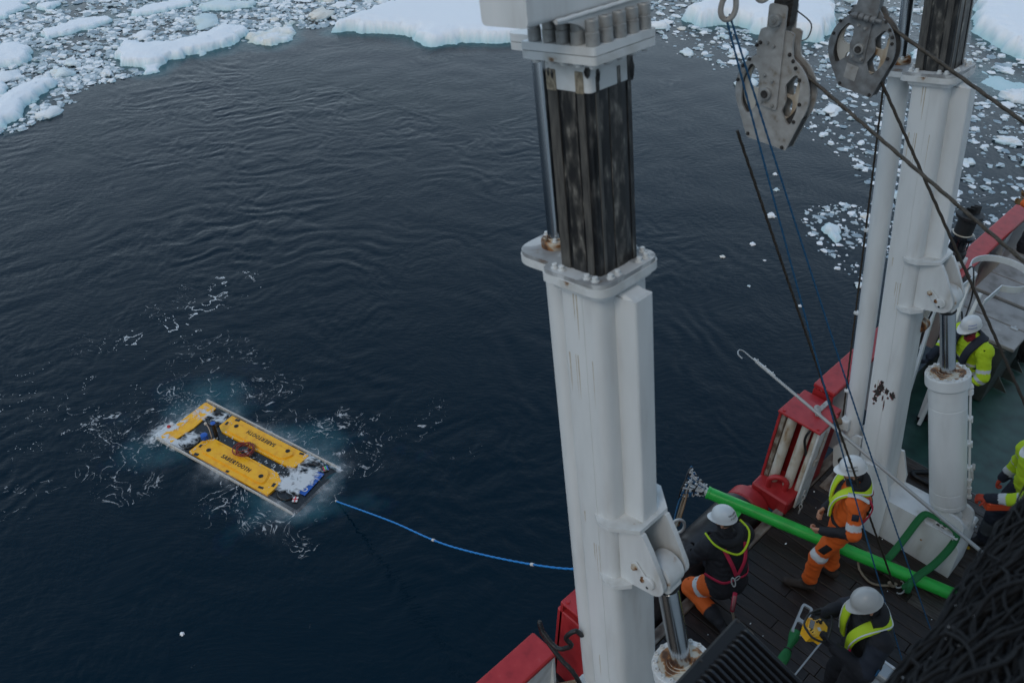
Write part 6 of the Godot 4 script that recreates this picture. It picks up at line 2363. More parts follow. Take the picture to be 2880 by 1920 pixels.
func hard_hat(t: Node3D, hxf: Transform3D, outfit: Dictionary):
	var st := S()
	st.set_smooth_group(0)
	var hat := hxf * Transform3D(Basis(V(1, 0, 0), outfit.get("hat_tilt", 0.06)), V(0, 0.062, 0.0))
	var n := 40
	var vs := []
	for k in 9: vs.append(k / 8.0)
	vs.append_array([1.35, 2.0])
	for k in vs.size() - 1:
		for i in n:
			var a0 := PI2 * i / n
			var a1 := PI2 * (i + 1) / n
			var q := [hat_point(a0, vs[k]), hat_point(a1, vs[k]), hat_point(a1, vs[k + 1]), hat_point(a0, vs[k + 1])]
			var c: Vector3 = (q[0] + q[2]) * 0.5
			var out := c if vs[k] < 1.0 else V(c.x * 0.2, 1, c.z * 0.2)
			if k == 0: face(st, [q[0], q[2], q[3]], out)
			else: face(st, q, out)
	var o := part("hard_hat", st, mats[outfit.get("hat", "hat")], t)
	o.transform = hat
	# dark headband under the shell
	st = S()
	lathe(st, X(V(0, -0.028, 0.004)), [Vector2(0.092, 0), Vector2(0.094, 0.02), Vector2(0.09, 0.024)], 24)
	part("headband", st, mats.rubber, o)
	# hand lettering bent over the shell: [words, angle, height, width]
	for w in outfit.get("words", []):
		hat_text(o, w[0], w[1], w[2], w[3], w[4])

func hat_text(hat: Node3D, words: String, ang: float, v0: float, width: float, mat: String):
	var f := SystemFont.new()
	f.font_names = PackedStringArray(["Droid Sans"])
	f.font_italic = true
	f.font_weight = 600
	var tm := TextMesh.new()
	tm.font = f
	tm.text = words
	tm.font_size = 32
	tm.pixel_size = 0.001
	tm.depth = 0.0
	var w := tm.get_aabb().size.x
	if w <= 0.0: return
	var sc := width / w
	var arr := tm.get_mesh_arrays()
	var vs: PackedVector3Array = arr[Mesh.ARRAY_VERTEX]
	for i in vs.size():
		var p := vs[i] * sc
		var a := ang - p.x / 0.125
		var v := v0 - p.y / 0.19
		var q := hat_point(a, clampf(v, 0.02, 0.99))
		vs[i] = q + q.normalized() * 0.0012
	arr[Mesh.ARRAY_VERTEX] = vs
	var am := ArrayMesh.new()
	var a2 := []
	a2.resize(Mesh.ARRAY_MAX)
	a2[Mesh.ARRAY_VERTEX] = vs
	a2[Mesh.ARRAY_INDEX] = arr[Mesh.ARRAY_INDEX]
	am.add_surface_from_arrays(Mesh.PRIMITIVE_TRIANGLES, a2)
	var st := SurfaceTool.new()
	st.create_from(am, 0)
	st.generate_normals()
	part("lettering", st.commit(), mats[mat], hat)

# horseshoe collar of an inflatable life vest: round the nape and down both sides of the chest
func life_vest(t: Node3D, P: Dictionary, lobe: String, pipe: String, low := 0.30):
	var nk: Vector3 = P.nk
	var che: Vector3 = P.che
	var side: Vector3 = ((P.sl as Vector3) - P.sr).normalized()
	var up := (nk - (P.pel as Vector3)).normalized()
	var fw := side.cross(up).normalized()
	var pts := []
	var outs := []
	for s in [1.0, -1.0]:
		var half := [
			[nk - up * (low + 0.06) + side * 0.085 * s + fw * 0.165, fw],
			[nk - up * low * 0.7 + side * 0.10 * s + fw * 0.165, fw + up * 0.1],
			[nk - up * 0.07 + side * 0.125 * s + fw * 0.12, fw + up * 0.6],
			[nk + up * 0.015 + side * 0.125 * s + fw * 0.01, up + side * 0.2 * s],
			[nk + up * 0.005 + side * 0.085 * s - fw * 0.095, up * 0.7 - fw * 0.7],
			[nk - up * 0.015 - fw * 0.125, up * 0.5 - fw]]
		if s < 0: half.reverse()
		for k in half.size():
			if s < 0 and k == 0: continue
			pts.append(half[k][0]); outs.append((half[k][1] as Vector3).normalized())
	var sm := curve(pts, 44)
	var so := curve(outs, 44)
	var st := S()
	strap(st, sm, so, 0.056, 0.019, 10)
	part("life_vest", st, mats[lobe], t)
	st = S()
	var inner := []
	for k in sm.size():
		var tn: Vector3 = ((sm[mini(k + 1, 44)] as Vector3) - sm[maxi(k - 1, 0)]).normalized()
		var sd: Vector3 = tn.cross(so[k])
		inner.append((sm[k] as Vector3) + (so[k] as Vector3) * 0.015 + sd * 0.044)
	tube(st, inner, 0.006, 6)
	part("piping", st, mats[pipe], t)

func belt(t: Node3D, called: String, pts: Array, outs: Array, w: float, mat: String, n := 20):
	var st := S()
	strap(st, curve(pts, n), curve(outs, n), w, 0.006, 8)
	part(called, st, mats[mat], t)

func build_people():
	var org := Color(0.62, 0.105, 0.008)
	var silver := Color(0.50, 0.52, 0.53)
	var blk := Color(0.010, 0.010, 0.012)
	var nav := Color(0.014, 0.017, 0.030)
	var limec := Color(0.44, 0.60, 0.014)
	# 1: standing in orange beside the green pipe
	var P := {"pel": V(0.0, 0.97, -0.02), "che": V(0.0, 1.36, -0.02), "nk": V(0.0, 1.50, 0.03), "hd": V(0.0, 1.63, 0.085), "face": V(0.1, -0.28, 1.0),
		"el": V(0.30, 1.15, -0.06), "wl": V(0.20, 0.97, 0.18), "palm_l": V(-1, 0, 0.2), "er": V(-0.27, 1.15, -0.02), "wr": V(-0.02, 1.06, 0.19), "palm_r": V(0.2, 0, -1),
		"kl": V(0.13, 0.52, 0.12), "al": V(0.13, 0.09, 0.12), "tl": V(0.14, 0.045, 0.31), "kr": V(-0.12, 0.5, 0.0), "ar": V(-0.13, 0.09, -0.10), "tr": V(-0.18, 0.045, 0.07)}
	var t := person("person in an orange coverall and white hard hat standing over the green pipe", V(5.99, 5.0, -1.37), -2.70, P, {
		"bulk": 0.012, "torso": [org], "hips": org, "neck": blk, "arm": [org, [0.62, 0.85, silver]], "fore": [org, [0.12, 1.2, blk]],
		"thigh": [org, [0.80, 1.0, silver]], "shin": [org], "boot": Color(0.035, 0.027, 0.022), "hand": SKIN, "beard": Color(0.09, 0.06, 0.045),
		"words": [["ENDURANCE", 0.1, 0.62, 0.13, "letter"], ["20/02/2022", 0.1, 0.79, 0.12, "letter"], ["2", 0.35, 0.22, 0.03, "letter"]]})
	life_vest(t, P_full(P), "lime", "white_clean")
	vest_back(t, P_full(P), "cloth_black", "harness_red")
	# silver yoke over the shoulder and dark name patches on the sleeve
	var q := P_full(P)
	belt(t, "reflective_yoke", [q.sl + V(0.0, 0.085, 0.09), q.sl + V(0.01, 0.105, 0.0), q.sl + V(0.0, 0.06, -0.10)], [V(0, 0.6, 1), V(0.1, 1, 0), V(0, 0.6, -1)], 0.026, "reflective")
	belt(t, "sleeve_patch", [q.sl.lerp(q.el, 0.28) + V(0.085, 0.02, -0.03), q.sl.lerp(q.el, 0.28) + V(0.092, 0.015, 0.03)], [V(1, 0.3, 0)], 0.036, "navy", 4)
	belt(t, "knee_pocket", [q.hl.lerp(q.kl, 0.35) + V(0.10, 0.0, 0.03), q.hl.lerp(q.kl, 0.62) + V(0.088, 0.0, 0.05)], [V(1, 0.2, 0)], 0.04, "cloth_black", 4)
	belt(t, "waist_belt", ring_pts(q.pel + V(0, 0.06, 0), 0.195, 0.145), ring_out(), 0.028, "cloth_black", 32)
	# 2: kneeling with a harness at the stern edge
	P = {"pel": V(0.0, 0.44, -0.02), "che": V(0.0, 0.84, 0.10), "nk": V(0.0, 0.98, 0.15), "hd": V(0.02, 1.12, 0.19), "face": V(0.55, -0.25, 0.9),
		"sl": V(0.20, 0.91, 0.12), "sr": V(-0.20, 0.91, 0.12), "el": V(0.30, 0.66, 0.22), "wl": V(0.16, 0.52, 0.40), "er": V(-0.34, 0.70, 0.22), "wr": V(-0.20, 0.55, 0.42), "palm_l": V(-1, -0.3, 0), "palm_r": V(1, -0.3, 0),
		"hl": V(0.10, 0.42, 0.0), "kl": V(0.18, 0.11, 0.24), "al": V(0.14, 0.10, -0.20), "tl": V(0.13, 0.05, -0.36), "hr": V(-0.10, 0.42, 0.0), "kr": V(-0.16, 0.45, 0.38), "ar": V(-0.17, 0.09, 0.28), "tr": V(-0.18, 0.045, 0.47)}
	t = person("person kneeling at the stern edge in a black jacket with a red harness", V(4.98, 5.0, -1.93), PI - 0.35, P, {
		"bulk": 0.034, "torso": blk, "hips": blk, "neck": blk, "arm": blk, "fore": blk, "hand": blk, "thigh": [org, [0.45, 0.62, silver]], "shin": [org, [0.86, 1.2, blk]], "boot": blk, "mask": blk,
		"words": [["ENDURANCE", -1.35, 0.66, 0.13, "letter"], ["21.02.2022", -1.35, 0.83, 0.10, "letter"]]})
	var f := P_full(P)
	harness(t, f)
	# hood bunched on the nape and a lime piping round the collar
	var st := S()
	tube(st, curve([f.nk + V(0.13, 0.0, 0.03), f.nk + V(0.10, 0.0, -0.08), f.nk + V(0, -0.01, -0.12), f.nk + V(-0.10, 0.0, -0.08), f.nk + V(-0.13, 0.0, 0.03)], 16), 0.045, 10)
	part("hood", st, mats.cloth_black, t)
	st = S()
	tube(st, curve([f.nk + V(0.20, 0.03, 0.06), f.nk + V(0.20, 0.03, -0.08), f.nk + V(0.11, -0.01, -0.185), f.nk + V(0.0, -0.05, -0.225), f.nk + V(-0.11, -0.01, -0.185), f.nk + V(-0.20, 0.03, -0.08), f.nk + V(-0.20, 0.03, 0.06)], 24), 0.011, 6)
	part("collar_piping", st, mats.lime, t)
	# 3: operator with the yellow console
	P = {"pel": V(0.0, 0.98, -0.04), "che": V(0.0, 1.36, 0.0), "nk": V(0.0, 1.50, 0.05), "hd": V(0.0, 1.62, 0.11), "face": V(0.05, -0.45, 1.0),
		"el": V(0.31, 1.16, 0.08), "wl": V(0.17, 1.26, 0.31), "er": V(-0.30, 1.15, 0.08), "wr": V(-0.17, 1.21, 0.33), "palm_l": V(-1, 0.3, 0.1), "palm_r": V(1, 0.3, 0.1), "curl": 0.6}
	t = person("person in black with a lime life vest working the yellow console", V(4.80, 5.0, -0.60), -2.42, P, {
		"bulk": 0.024, "torso": blk, "hips": blk, "neck": blk, "arm": [nav, [0.55, 0.62, nav]], "fore": blk, "hand": blk, "thigh": blk, "shin": blk, "boot": blk, "hat": "hat_grey", "hat_tilt": 0.1})
	life_vest(t, P_full(P), "lime", "white_clean")
	vest_back(t, P_full(P), "cloth_black", "cloth_black")
	f = P_full(P)
	belt(t, "sleeve_badge", [f.sl.lerp(f.el, 0.55) + V(0.09, 0.0, -0.03), f.sl.lerp(f.el, 0.75) + V(0.085, 0.0, -0.03)], [V(1, 0, -0.3)], 0.012, "rope_blue", 4)
	st = S()
	tube(st, curve([V(0.17, 1.26, 0.19), V(0.20, 1.2, 0.2), V(0.19, 1.15, 0.2)], 6), 0.011, 6)
	part("pull_toggle", st, mats.harness_red, t)
	# 4: yellow jacket between the far post and the locker
	P = {"pel": V(0.0, 0.95, -0.05), "che": V(0.0, 1.33, 0.05), "nk": V(0.0, 1.46, 0.12), "hd": V(0.0, 1.58, 0.19), "face": V(0.15, -0.3, 1.0),
		"sl": V(0.20, 1.39, 0.07), "sr": V(-0.20, 1.39, 0.07), "el": V(0.34, 1.13, 0.08), "wl": V(0.30, 0.90, 0.20), "er": V(-0.32, 1.12, 0.12), "wr": V(-0.22, 1.0, 0.34), "palm_l": V(-1, 0, 0.2)}
	t = person("person in a lime jacket and navy life vest between the far post and lockers", V(9.22, 5.0, -1.50), -2.15, P, {
		"bulk": 0.026, "torso": [limec, [0.2, 0.34, silver]], "hips": [limec, [0.4, 0.62, silver]], "neck": Color(0.20, 0.015, 0.02), "arm": [limec, [0.72, 0.86, silver]], "fore": [limec, [0.12, 0.28, silver], [0.42, 1.2, nav]], "hand": nav,
		"thigh": nav, "shin": [nav, [0.4, 0.5, silver]], "boot": blk, "mask": blk, "hair": Color(0.2, 0.015, 0.02),
		"words": [["ENDURANCE", 0.45, 0.62, 0.12, "blue"], ["05 MAR 2022", 0.45, 0.80, 0.11, "blue"]]})
	life_vest(t, P_full(P), "navy", "navy", 0.34)
	f = P_full(P)
	belt(t, "life_vest_belt", ring_pts(f.pel.lerp(f.che, 0.45), 0.20, 0.16), ring_out(), 0.022, "navy", 32)
	# 5: reaching in from the right with the orange case
	P = {"pel": V(0.0, 0.96, -0.06), "che": V(0.0, 1.33, 0.02), "nk": V(0.0, 1.46, 0.08), "hd": V(0.0, 1.58, 0.14), "face": V(0.0, -0.45, 1.0),
		"sl": V(0.20, 1.39, 0.03), "sr": V(-0.20, 1.39, 0.05), "el": V(0.26, 1.18, 0.27), "wl": V(0.10, 1.04, 0.47), "er": V(-0.29, 1.13, -0.02), "wr": V(-0.30, 0.88, 0.05), "palm_r": V(0.2, -1, 0), "palm_l": V(-0.3, -1, 0),
		"kl": V(0.12, 0.5, 0.06), "al": V(0.12, 0.09, 0.02), "tl": V(0.14, 0.045, 0.21), "kr": V(-0.12, 0.5, 0.08), "ar": V(-0.12, 0.09, 0.06), "tr": V(-0.14, 0.045, 0.26)}
	t = person("person in a lime jacket at the right edge reaching out with an orange case", V(7.66, 5.0, -0.26), -2.3, P, {
		"bulk": 0.026, "torso": limec, "hips": limec, "neck": nav, "arm": [limec, [0.25, 0.42, silver]], "fore": [limec, [-0.1, 0.12, silver], [0.45, 0.68, silver], [0.68, 1.2, nav]], "hand": Color(0.42, 0.05, 0.02),
		"thigh": nav, "shin": [nav, [0.25, 0.8, Color(0.05, 0.055, 0.065)]], "boot": blk})
	# 6: orange jacket far off at the bulwark
	P = {"el": V(0.32, 1.17, 0.04), "wl": V(0.20, 1.11, 0.25), "er": V(-0.28, 1.16, 0.05), "wr": V(-0.18, 1.10, 0.28)}
	t = person("person in an orange jacket standing at the red bulwark in the far right corner", V(12.70, 5.545, -2.0), PI, P, {
		"bulk": 0.045, "torso": org, "hips": org, "neck": blk, "arm": org, "fore": org, "hand": Color(0.16, 0.10, 0.04), "thigh": blk, "shin": blk, "boot": blk})

func P_full(over: Dictionary) -> Dictionary:
	var P := rest_pose()
	P.merge(over, true)
	return P

func ring_pts(c: Vector3, rx: float, rz: float) -> Array:
	var out := []
	for k in 17: out.append(c + V(cos(PI2 * k / 16.0) * rx, 0, sin(PI2 * k / 16.0) * rz))
	return out

func ring_out() -> Array:
	var out := []
	for k in 17: out.append(V(cos(PI2 * k / 16.0), 0, sin(PI2 * k / 16.0)))
	return out

func vest_back(t: Node3D, P: Dictionary, strapm: String, second: String):
	var nk: Vector3 = P.nk
	var che: Vector3 = P.che
	var pel: Vector3 = P.pel
	var hd := S()
	tube(hd, curve([nk + V(0.10, 0.03, 0.03), nk + V(0.085, 0.045, -0.05), nk + V(0, 0.05, -0.085), nk + V(-0.085, 0.045, -0.05), nk + V(-0.10, 0.03, 0.03)], 16), 0.045, 10)
	part("hood", hd, mats.cloth_black, t)
	belt(t, "back_strap", [nk + V(0, -0.03, -0.13), che + V(0, -0.06, -0.155), pel.lerp(che, 0.4) + V(0, 0, -0.145)], [V(0, 0.2, -1)], 0.03, strapm)
	for s in [1.0, -1.0]:
		belt(t, "side_strap", [nk + V(0.10 * s, 0.0, -0.09), che + V(0.11 * s, -0.02, -0.15), pel.lerp(che, 0.5) + V(0.17 * s, 0, -0.09), pel.lerp(che, 0.45) + V(0.20 * s, 0, 0.03)], [V(0, 0.5, -1), V(0.3 * s, 0, -1), V(s, 0, -0.6), V(s, 0, 0.2)], 0.022, second)

func harness(t: Node3D, P: Dictionary):
	var side: Vector3 = V(1, 0, 0)
	var b0: Vector3 = P.che
	var bk := V(0, 0.05, -0.165)
	# shoulder straps meeting at the ring between the shoulder blades, then the waist band
	for s in [1.0, -1.0]:
		belt(t, "harness_strap", [P.nk + V(0.12 * s, -0.02, -0.145), b0 + V(0.075 * s, -0.01, -0.192), b0 + V(0.012 * s, -0.17, -0.222)], [V(0, 0.5, -1)], 0.022, "harness_red")
		belt(t, "harness_strap", [b0 + V(0.03 * s, -0.235, -0.226), b0 + V(0.15 * s, -0.235, -0.202), b0 + V(0.245 * s, -0.23, -0.05)], [V(0, 0, -1), V(0.5 * s, 0, -1), V(s, 0, -0.2)], 0.02, "harness_red")
	var st := S()
	var pts := []
	for k in 17: pts.append(b0 + V(cos(PI2 * k / 16.0) * 0.026, -0.20 + sin(PI2 * k / 16.0) * 0.03, -0.236))
	tube(st, pts, 0.006, 6)
	part("harness_ring", st, mats.grey_metal, t)

# ---------------------------------------------------------------- rigging
func build_rigging():
	sheave(V(4.54, 10.338, -2.337), "large grey steel sheave block with cream wheel hanging nearer the camera", 0)
	sheave(V(5.75, 10.328, -2.356), "dark grey steel sheave block with a name plate hanging further off", 1)
	link_ring(V(3.815, 10.978, -2.30), 0.036, 0.07, "galvanised oval link with the thin blue line through it")
	link_ring(V(4.13, 11.013, -2.30), 0.036, 0.07, "empty galvanised oval link at the top edge between the blue line and the sheave")
	# wire over the near sheave: down to the hook on deck, and inboard to the winch
	wire("wire_rope", "brown wire rope running from the near sheave down to the green pipe's hook", "wire rope", [V(4.545, 10.02, -2.52), V(6.46, 5.08, -0.80)], 0.0105, "wire_rope_dark", 0.02)
	wire("wire_rope", "brown wire rope running inboard from the near sheave towards the right edge", "wire rope", over_sheave(V(4.545, 10.338, -2.337), 0.205, [V(4.54, 9.887, -0.705), V(4.54, 8.6, 2.6)]), 0.0115, "wire_rope", 0.03)
	wire("wire_rope", "grey wire rope running inboard from the top of the far sheave", "wire rope", over_sheave(V(5.755, 10.328, -2.356), 0.20, [V(5.75, 10.144, -1.231), V(5.75, 9.55, 1.6)]), 0.0135, "wire_rope", 0.03)
	wire("wire_rope", "brown wire rope slanting steeply from the underside of the far sheave past the white post", "wire rope", [V(5.755, 10.13, -2.17), V(5.75, 8.268, -0.505), V(5.75, 6.3, 1.25)], 0.0115, "wire_rope_dark", 0.0)
	var L := leg_frame(V(7.21, 7.843, -1.63))
	wire("wire_rope", "thin brown wire hanging down close beside the tube of the far post", "wire rope", [L * V(0.0, 2.3, -0.735), L * V(0.0, -1.7, -0.735)], 0.010, "wire_rope_dark", 0.0)
	for k in 3:
		var c := part("wire_clamp", clamp_mesh(), mats.white_worn)
		c.transform = Transform3D(L.basis, L * V(0.0, [0.55, -0.35, -1.3][k], -0.722))
		tag(c, ["topmost", "middle", "lowest"][k] + " of the small clamps holding the thin wire to the far post's tube", "clamp", "wire clamps on the far tube")
	# doubled blue line
	wire("blue_line", "left strand of the doubled thin blue line hanging from the oval link", "line", [V(3.809, 10.92, -2.30), V(5.60, 4.99, -0.21)], 0.0062, "rope_blue", 0.05, 2)
	wire("blue_line", "right strand of the doubled thin blue line hanging from the oval link", "line", [V(3.836, 10.93, -2.30), V(6.06, 4.99, -0.10)], 0.0062, "rope_blue", 0.05, 2)
	# tether from the vehicle to the stern
	var a := V(5.07, -0.05, -9.75)
	var b := V(5.25, 5.12, -2.52)
	var ctrl := []
	for p in [[0.0, -0.05], [0.25, 0.90], [0.48, 1.70], [0.78, 3.25], [0.92, 4.45], [1.0, 5.12]]:
		var q := a.lerp(b, p[0])
		ctrl.append(V(q.x, p[1], q.z))
	wire("tether", "bright blue tether cable curving from the yellow vehicle up to the stern", "cable", curve(ctrl, 70), 0.0155, "tether_blue", 0.0, 2)
	for k in 3:
		var t := part("tether_marker", marker_mesh(), mats.tape_white)
		t.transform = along(curve(ctrl, 70)[[24, 38, 1][k]], (b - a), V(0, 1, 0))
		tag(t, ["white tape marker on the blue tether out over the water", "white tape marker on the blue tether close to the near post", "pale fitting on the blue tether's end at the yellow vehicle"][k], "marker")
	# lanyard of the kneeling person
	var y := thing("safety_lanyard", "safety lanyard with a red shock pack hooked to the kneeling person's back", "lanyard", V(4.92, 5.4, -1.82))
	var o := y.position
	var p0 := V(4.83, 5.77, -1.82)
	var p1 := V(4.82, 5.58, -1.74)
	var p2 := V(4.83, 5.30, -1.72)
	var p3 := V(4.86, 5.03, -1.66)
	var st := S()
	var pts := []
	for k in 17: pts.append(p0.lerp(p1, 0.4) - o + (p1 - p0).normalized() * cos(PI2 * k / 16.0) * 0.05 + V(-0.9, 0, 0.4).cross(p1 - p0).normalized() * sin(PI2 * k / 16.0) * 0.018)
	tube(st, pts, 0.007, 6)
	part("snap_hook", st, mats.grey_metal, y)
	st = S()
	strap(st, [p1 - o, p1.lerp(p2, 0.5) - o, p2 - o], [V(-0.8, 0.3, 0.4)], 0.022, 0.014)
	part("shock_pack", st, mats.harness_red, y)
	st = S()
	strap(st, [p1.lerp(p2, 0.1) + V(-0.012, 0.004, 0.006) - o, p1.lerp(p2, 0.9) + V(-0.012, 0.004, 0.006) - o], [V(-0.8, 0.3, 0.4)], 0.015, 0.003)
	part("pack_label", st, flat("pack_pink", lin(0.42, 0.16, 0.17), 0.5), y)
	st = S()
	tube(st, curve([p2 - o, p2.lerp(p3, 0.5) + V(0.015, 0, 0) - o, p3 - o, V(4.95, 5.02, -1.5) - o, V(4.6, 5.03, -1.25) - o], 40), 0.013, 8, 3, 0.06)
	part("rope", st, mats.hemp, y)

func clamp_mesh() -> ArrayMesh:
	var st := S()
	box(st, X(), V(0.05, 0.035, 0.05), 0.006)
	cyl(st, V(0.02, 0, 0.02), V(0.07, 0, 0.04), 0.008, 8)
	return meshof(st)

func marker_mesh() -> ArrayMesh:
	var st := S()
	cyl(st, V(0, -0.03, 0), V(0, 0.03, 0), 0.024, 10)
	return meshof(st)

func wire(called: String, label: String, category: String, pts: Array, r: float, mat: String, drop := 0.0, lobes := 3):
	var path := pts
	if pts.size() == 2:
		path = sag(pts[0], pts[1], drop, 40)
	# resample finely so the lay of the strands shows
	var out := []
	var step := r * 2.2
	for k in path.size() - 1:
		var a: Vector3 = path[k]
		var b: Vector3 = path[k + 1]
		var n := maxi(int(a.distance_to(b) / step), 1)
		for q in n: out.append(a.lerp(b, float(q) / n))
	out.append(path[path.size() - 1])
	var st := S()
	tube(st, out, r * 0.95, 9, lobes, r * 9.0, 0.34)
	var o := part(called, st, mats[mat])
	tag(o, label, category)
	return o

func over_sheave(c: Vector3, r: float, tail: Array) -> Array:
	# from the lower left round the top of the groove, leaving on a tangent towards the tail
	var v: Vector3 = tail[0] - c
	var d := Vector2(v.z, v.y)
	var base := d.angle() + acos(clampf(r / d.length(), -1.0, 1.0))
	var out := []
	for k in 25:
		var a := lerpf(PI * 1.2, base, k / 24.0)
		out.append(c + V(0, sin(a) * r, cos(a) * r))
	out.append_array(tail)
	return out

func link_ring(c: Vector3, w: float, h: float, label: String):
	var t := thing("oval_link", label, "link", c)
	t.rotation.y = -1.0
	var st := S()
	var pts := []
	for k in 33:
		var a := PI2 * k / 32.0
		pts.append(V(cos(a) * w * (1.0 - 0.18 * sin(a)), sin(a) * h, 0))
	tube(st, pts, 0.0145, 12)
	part("link_ring", st, mats.steel, t)
	st = S()
	tube(st, curve([V(0, 0.09, 0.05), V(0, 0.055, 0.0), V(0, 0.09, -0.05), V(0, 0.3, -0.05)], 14), 0.013, 10)
	part("upper_shackle", st, mats.steel, t)

func sheave(c: Vector3, label: String, kind: int):
	var t := thing("sheave_block", label, "pulley", c)
	# flat shapes are given as (inboard, up) about the axle and pushed across
	var R := 0.246 if kind == 0 else 0.236
	var cx := 0.022 if kind == 0 else 0.0
	var outline := PackedVector2Array()
	var corners: Array = [Vector2(-0.08, -0.308), Vector2(0.195, -0.308)] if kind == 0 else [Vector2(-0.085, -0.285), Vector2(0.164, -0.304)]
	outline.append(corners[0]); outline.append(corners[1])
	for k in 13:
		var a := lerpf(-0.42, 1.18, k / 12.0)
		outline.append(Vector2(cx + cos(a) * R, sin(a) * R))
	if kind == 0:
		for p in [[0.105, 0.245], [0.088, 0.30], [0.084, 0.362], [0.06, 0.372], [-0.105, 0.36], [-0.13, 0.345], [-0.136, 0.30], [-0.13, 0.215]]: outline.append(Vector2(p[0], p[1]))
	else:
		for p in [[0.09, 0.23], [0.05, 0.27], [-0.12, 0.26], [-0.15, 0.20]]: outline.append(Vector2(p[0], p[1]))
	for k in 14:
		var a := lerpf(2.2, 3.75, k / 13.0)
		outline.append(Vector2(cx + cos(a) * R, sin(a) * R))
	var left: PackedVector2Array
	var right: PackedVector2Array
	if kind == 0:
		left = rpoly([V(-0.150, 0.152, 0.03), V(-0.188, 0.03, 0.15), V(-0.165, -0.11, 0.12), V(-0.110, -0.168, 0.02), V(-0.055, -0.095, 0.02), V(-0.072, 0.04, 0.08), V(-0.085, 0.10, 0.05)], 6)
		right = rpoly([V(0.155, 0.165, 0.03), V(0.196, 0.09, 0.12), V(0.205, -0.06, 0.14), V(0.182, -0.165, 0.02), V(0.112, -0.085, 0.03), V(0.128, -0.02, 0.06), V(0.100, 0.075, 0.04)], 6)
	else:
		left = rpoly([V(-0.13, 0.15, 0.03), V(-0.185, 0.06, 0.12), V(-0.19, -0.07, 0.14), V(-0.155, -0.145, 0.02), V(-0.065, -0.06, 0.03), V(-0.085, 0.02, 0.06), V(-0.055, 0.10, 0.04)], 6)
		right = rpoly([V(0.13, 0.16, 0.03), V(0.18, 0.12, 0.10), V(0.19, -0.05, 0.14), V(0.115, -0.175, 0.03), V(0.065, -0.085, 0.03), V(0.105, 0.0, 0.06), V(0.075, 0.08, 0.04)], 6)
	var cuts_x := [-0.6, -0.12, 0.0, 0.15, 0.6]
	var cuts_y := [-0.6, 0.0, 0.6]
	for a in [-0.050, 0.036]:
		var st := S()
		holed(st, FA(a), outline, [left, right], 0.014, cuts_x, cuts_y)
		part("side_plate", st, mats.steel if kind == 0 else mats.steel_mid, t)
	# grooved wheel with a pierced cream web
	var st := S()
	var ax := Transform3D(Basis(V(0, 1, 0), V(1, 0, 0), V(0, 0, -1)), V(-0.036, 0, 0))
	lathe(st, ax, [Vector2(0.205, 0.0), Vector2(0.232, 0.0), Vector2(0.236, 0.004), Vector2(0.208, 0.028), Vector2(0.203, 0.036), Vector2(0.208, 0.044), Vector2(0.236, 0.068), Vector2(0.232, 0.072), Vector2(0.205, 0.072), Vector2(0.190, 0.05), Vector2(0.190, 0.022), Vector2(0.205, 0.0)], 56)
	part("wheel_rim", st, mats.steel_dark, t)
	st = S()
	var holes := []
	for a in ([2.75, 0.56, -0.55, 4.4] if kind == 0 else [2.7, 0.6, -0.75, 4.2]):
		holes.append(rpoly([V(cos(a) * 0.13 - 0.045, sin(a) * 0.13 - 0.062, 0.04), V(cos(a) * 0.13 + 0.045, sin(a) * 0.13 - 0.062, 0.04), V(cos(a) * 0.13 + 0.045, sin(a) * 0.13 + 0.062, 0.04), V(cos(a) * 0.13 - 0.045, sin(a) * 0.13 + 0.062, 0.04)], 6))
	holed(st, FA(-0.012), circle(0, 0, 0.192, 40), holes, 0.024, [-0.3, -0.12, 0.0, 0.115, 0.3], [-0.3, -0.06, 0.06, 0.3])
	part("wheel_web", st, mats.cream, t)
	st = S()
	cyl(st, V(-0.09, 0, 0), V(0.08, 0, 0), 0.036, 20, 0.004)
	part("axle", st, mats.bolt_steel, t)
	st = S()
	lathe(st, Transform3D(Basis(V(0, 1, 0), V(-1, 0, 0), V(0, 0, 1)), V(-0.0905, 0, 0)), [Vector2(0.022, 0), Vector2(0.024, 0.003), Vector2(0.012, 0.003), Vector2(0.011, 0.001), Vector2(0, 0.001)], 16)
	part("axle_cap", st, mats.steel_dark, t)
	# spacer closing the lower rim between the plates
	st = S()
	var g0 := V(0, corners[1].y + 0.006, corners[1].x - 0.006)
	var g1 := V(0, sin(-0.42) * R, cx + cos(-0.42) * R - 0.006)
	box(st, Transform3D(Basis(V(1, 0, 0), (g1 - g0).normalized(), V(1, 0, 0).cross((g1 - g0).normalized())), (g0 + g1) * 0.5), V(0.070, g0.distance_to(g1), 0.006), 0.0)
	part("rope_guard", st, mats.steel_dark, t)
	var strap_poly: PackedVector2Array
	if kind == 0:
		strap_poly = rpoly([V(-0.102, 0.50, 0.02), V(0.012, 0.505, 0.02), V(0.086, -0.085, 0.02), V(-0.037, -0.078, 0.02)])
	else:
		strap_poly = rpoly([V(-0.085, 0.20, 0.01), V(0.035, 0.19, 0.01), V(0.050, -0.09, 0.02), V(-0.055, -0.085, 0.02)])
	for a in [-0.0645, 0.0505]:
		st = S()
		ext(st, FA(a), strap_poly, 0.0135)
		part("strap_plate", st, mats.steel if kind == 0 else mats.steel_mid, t)
	var bs: Array
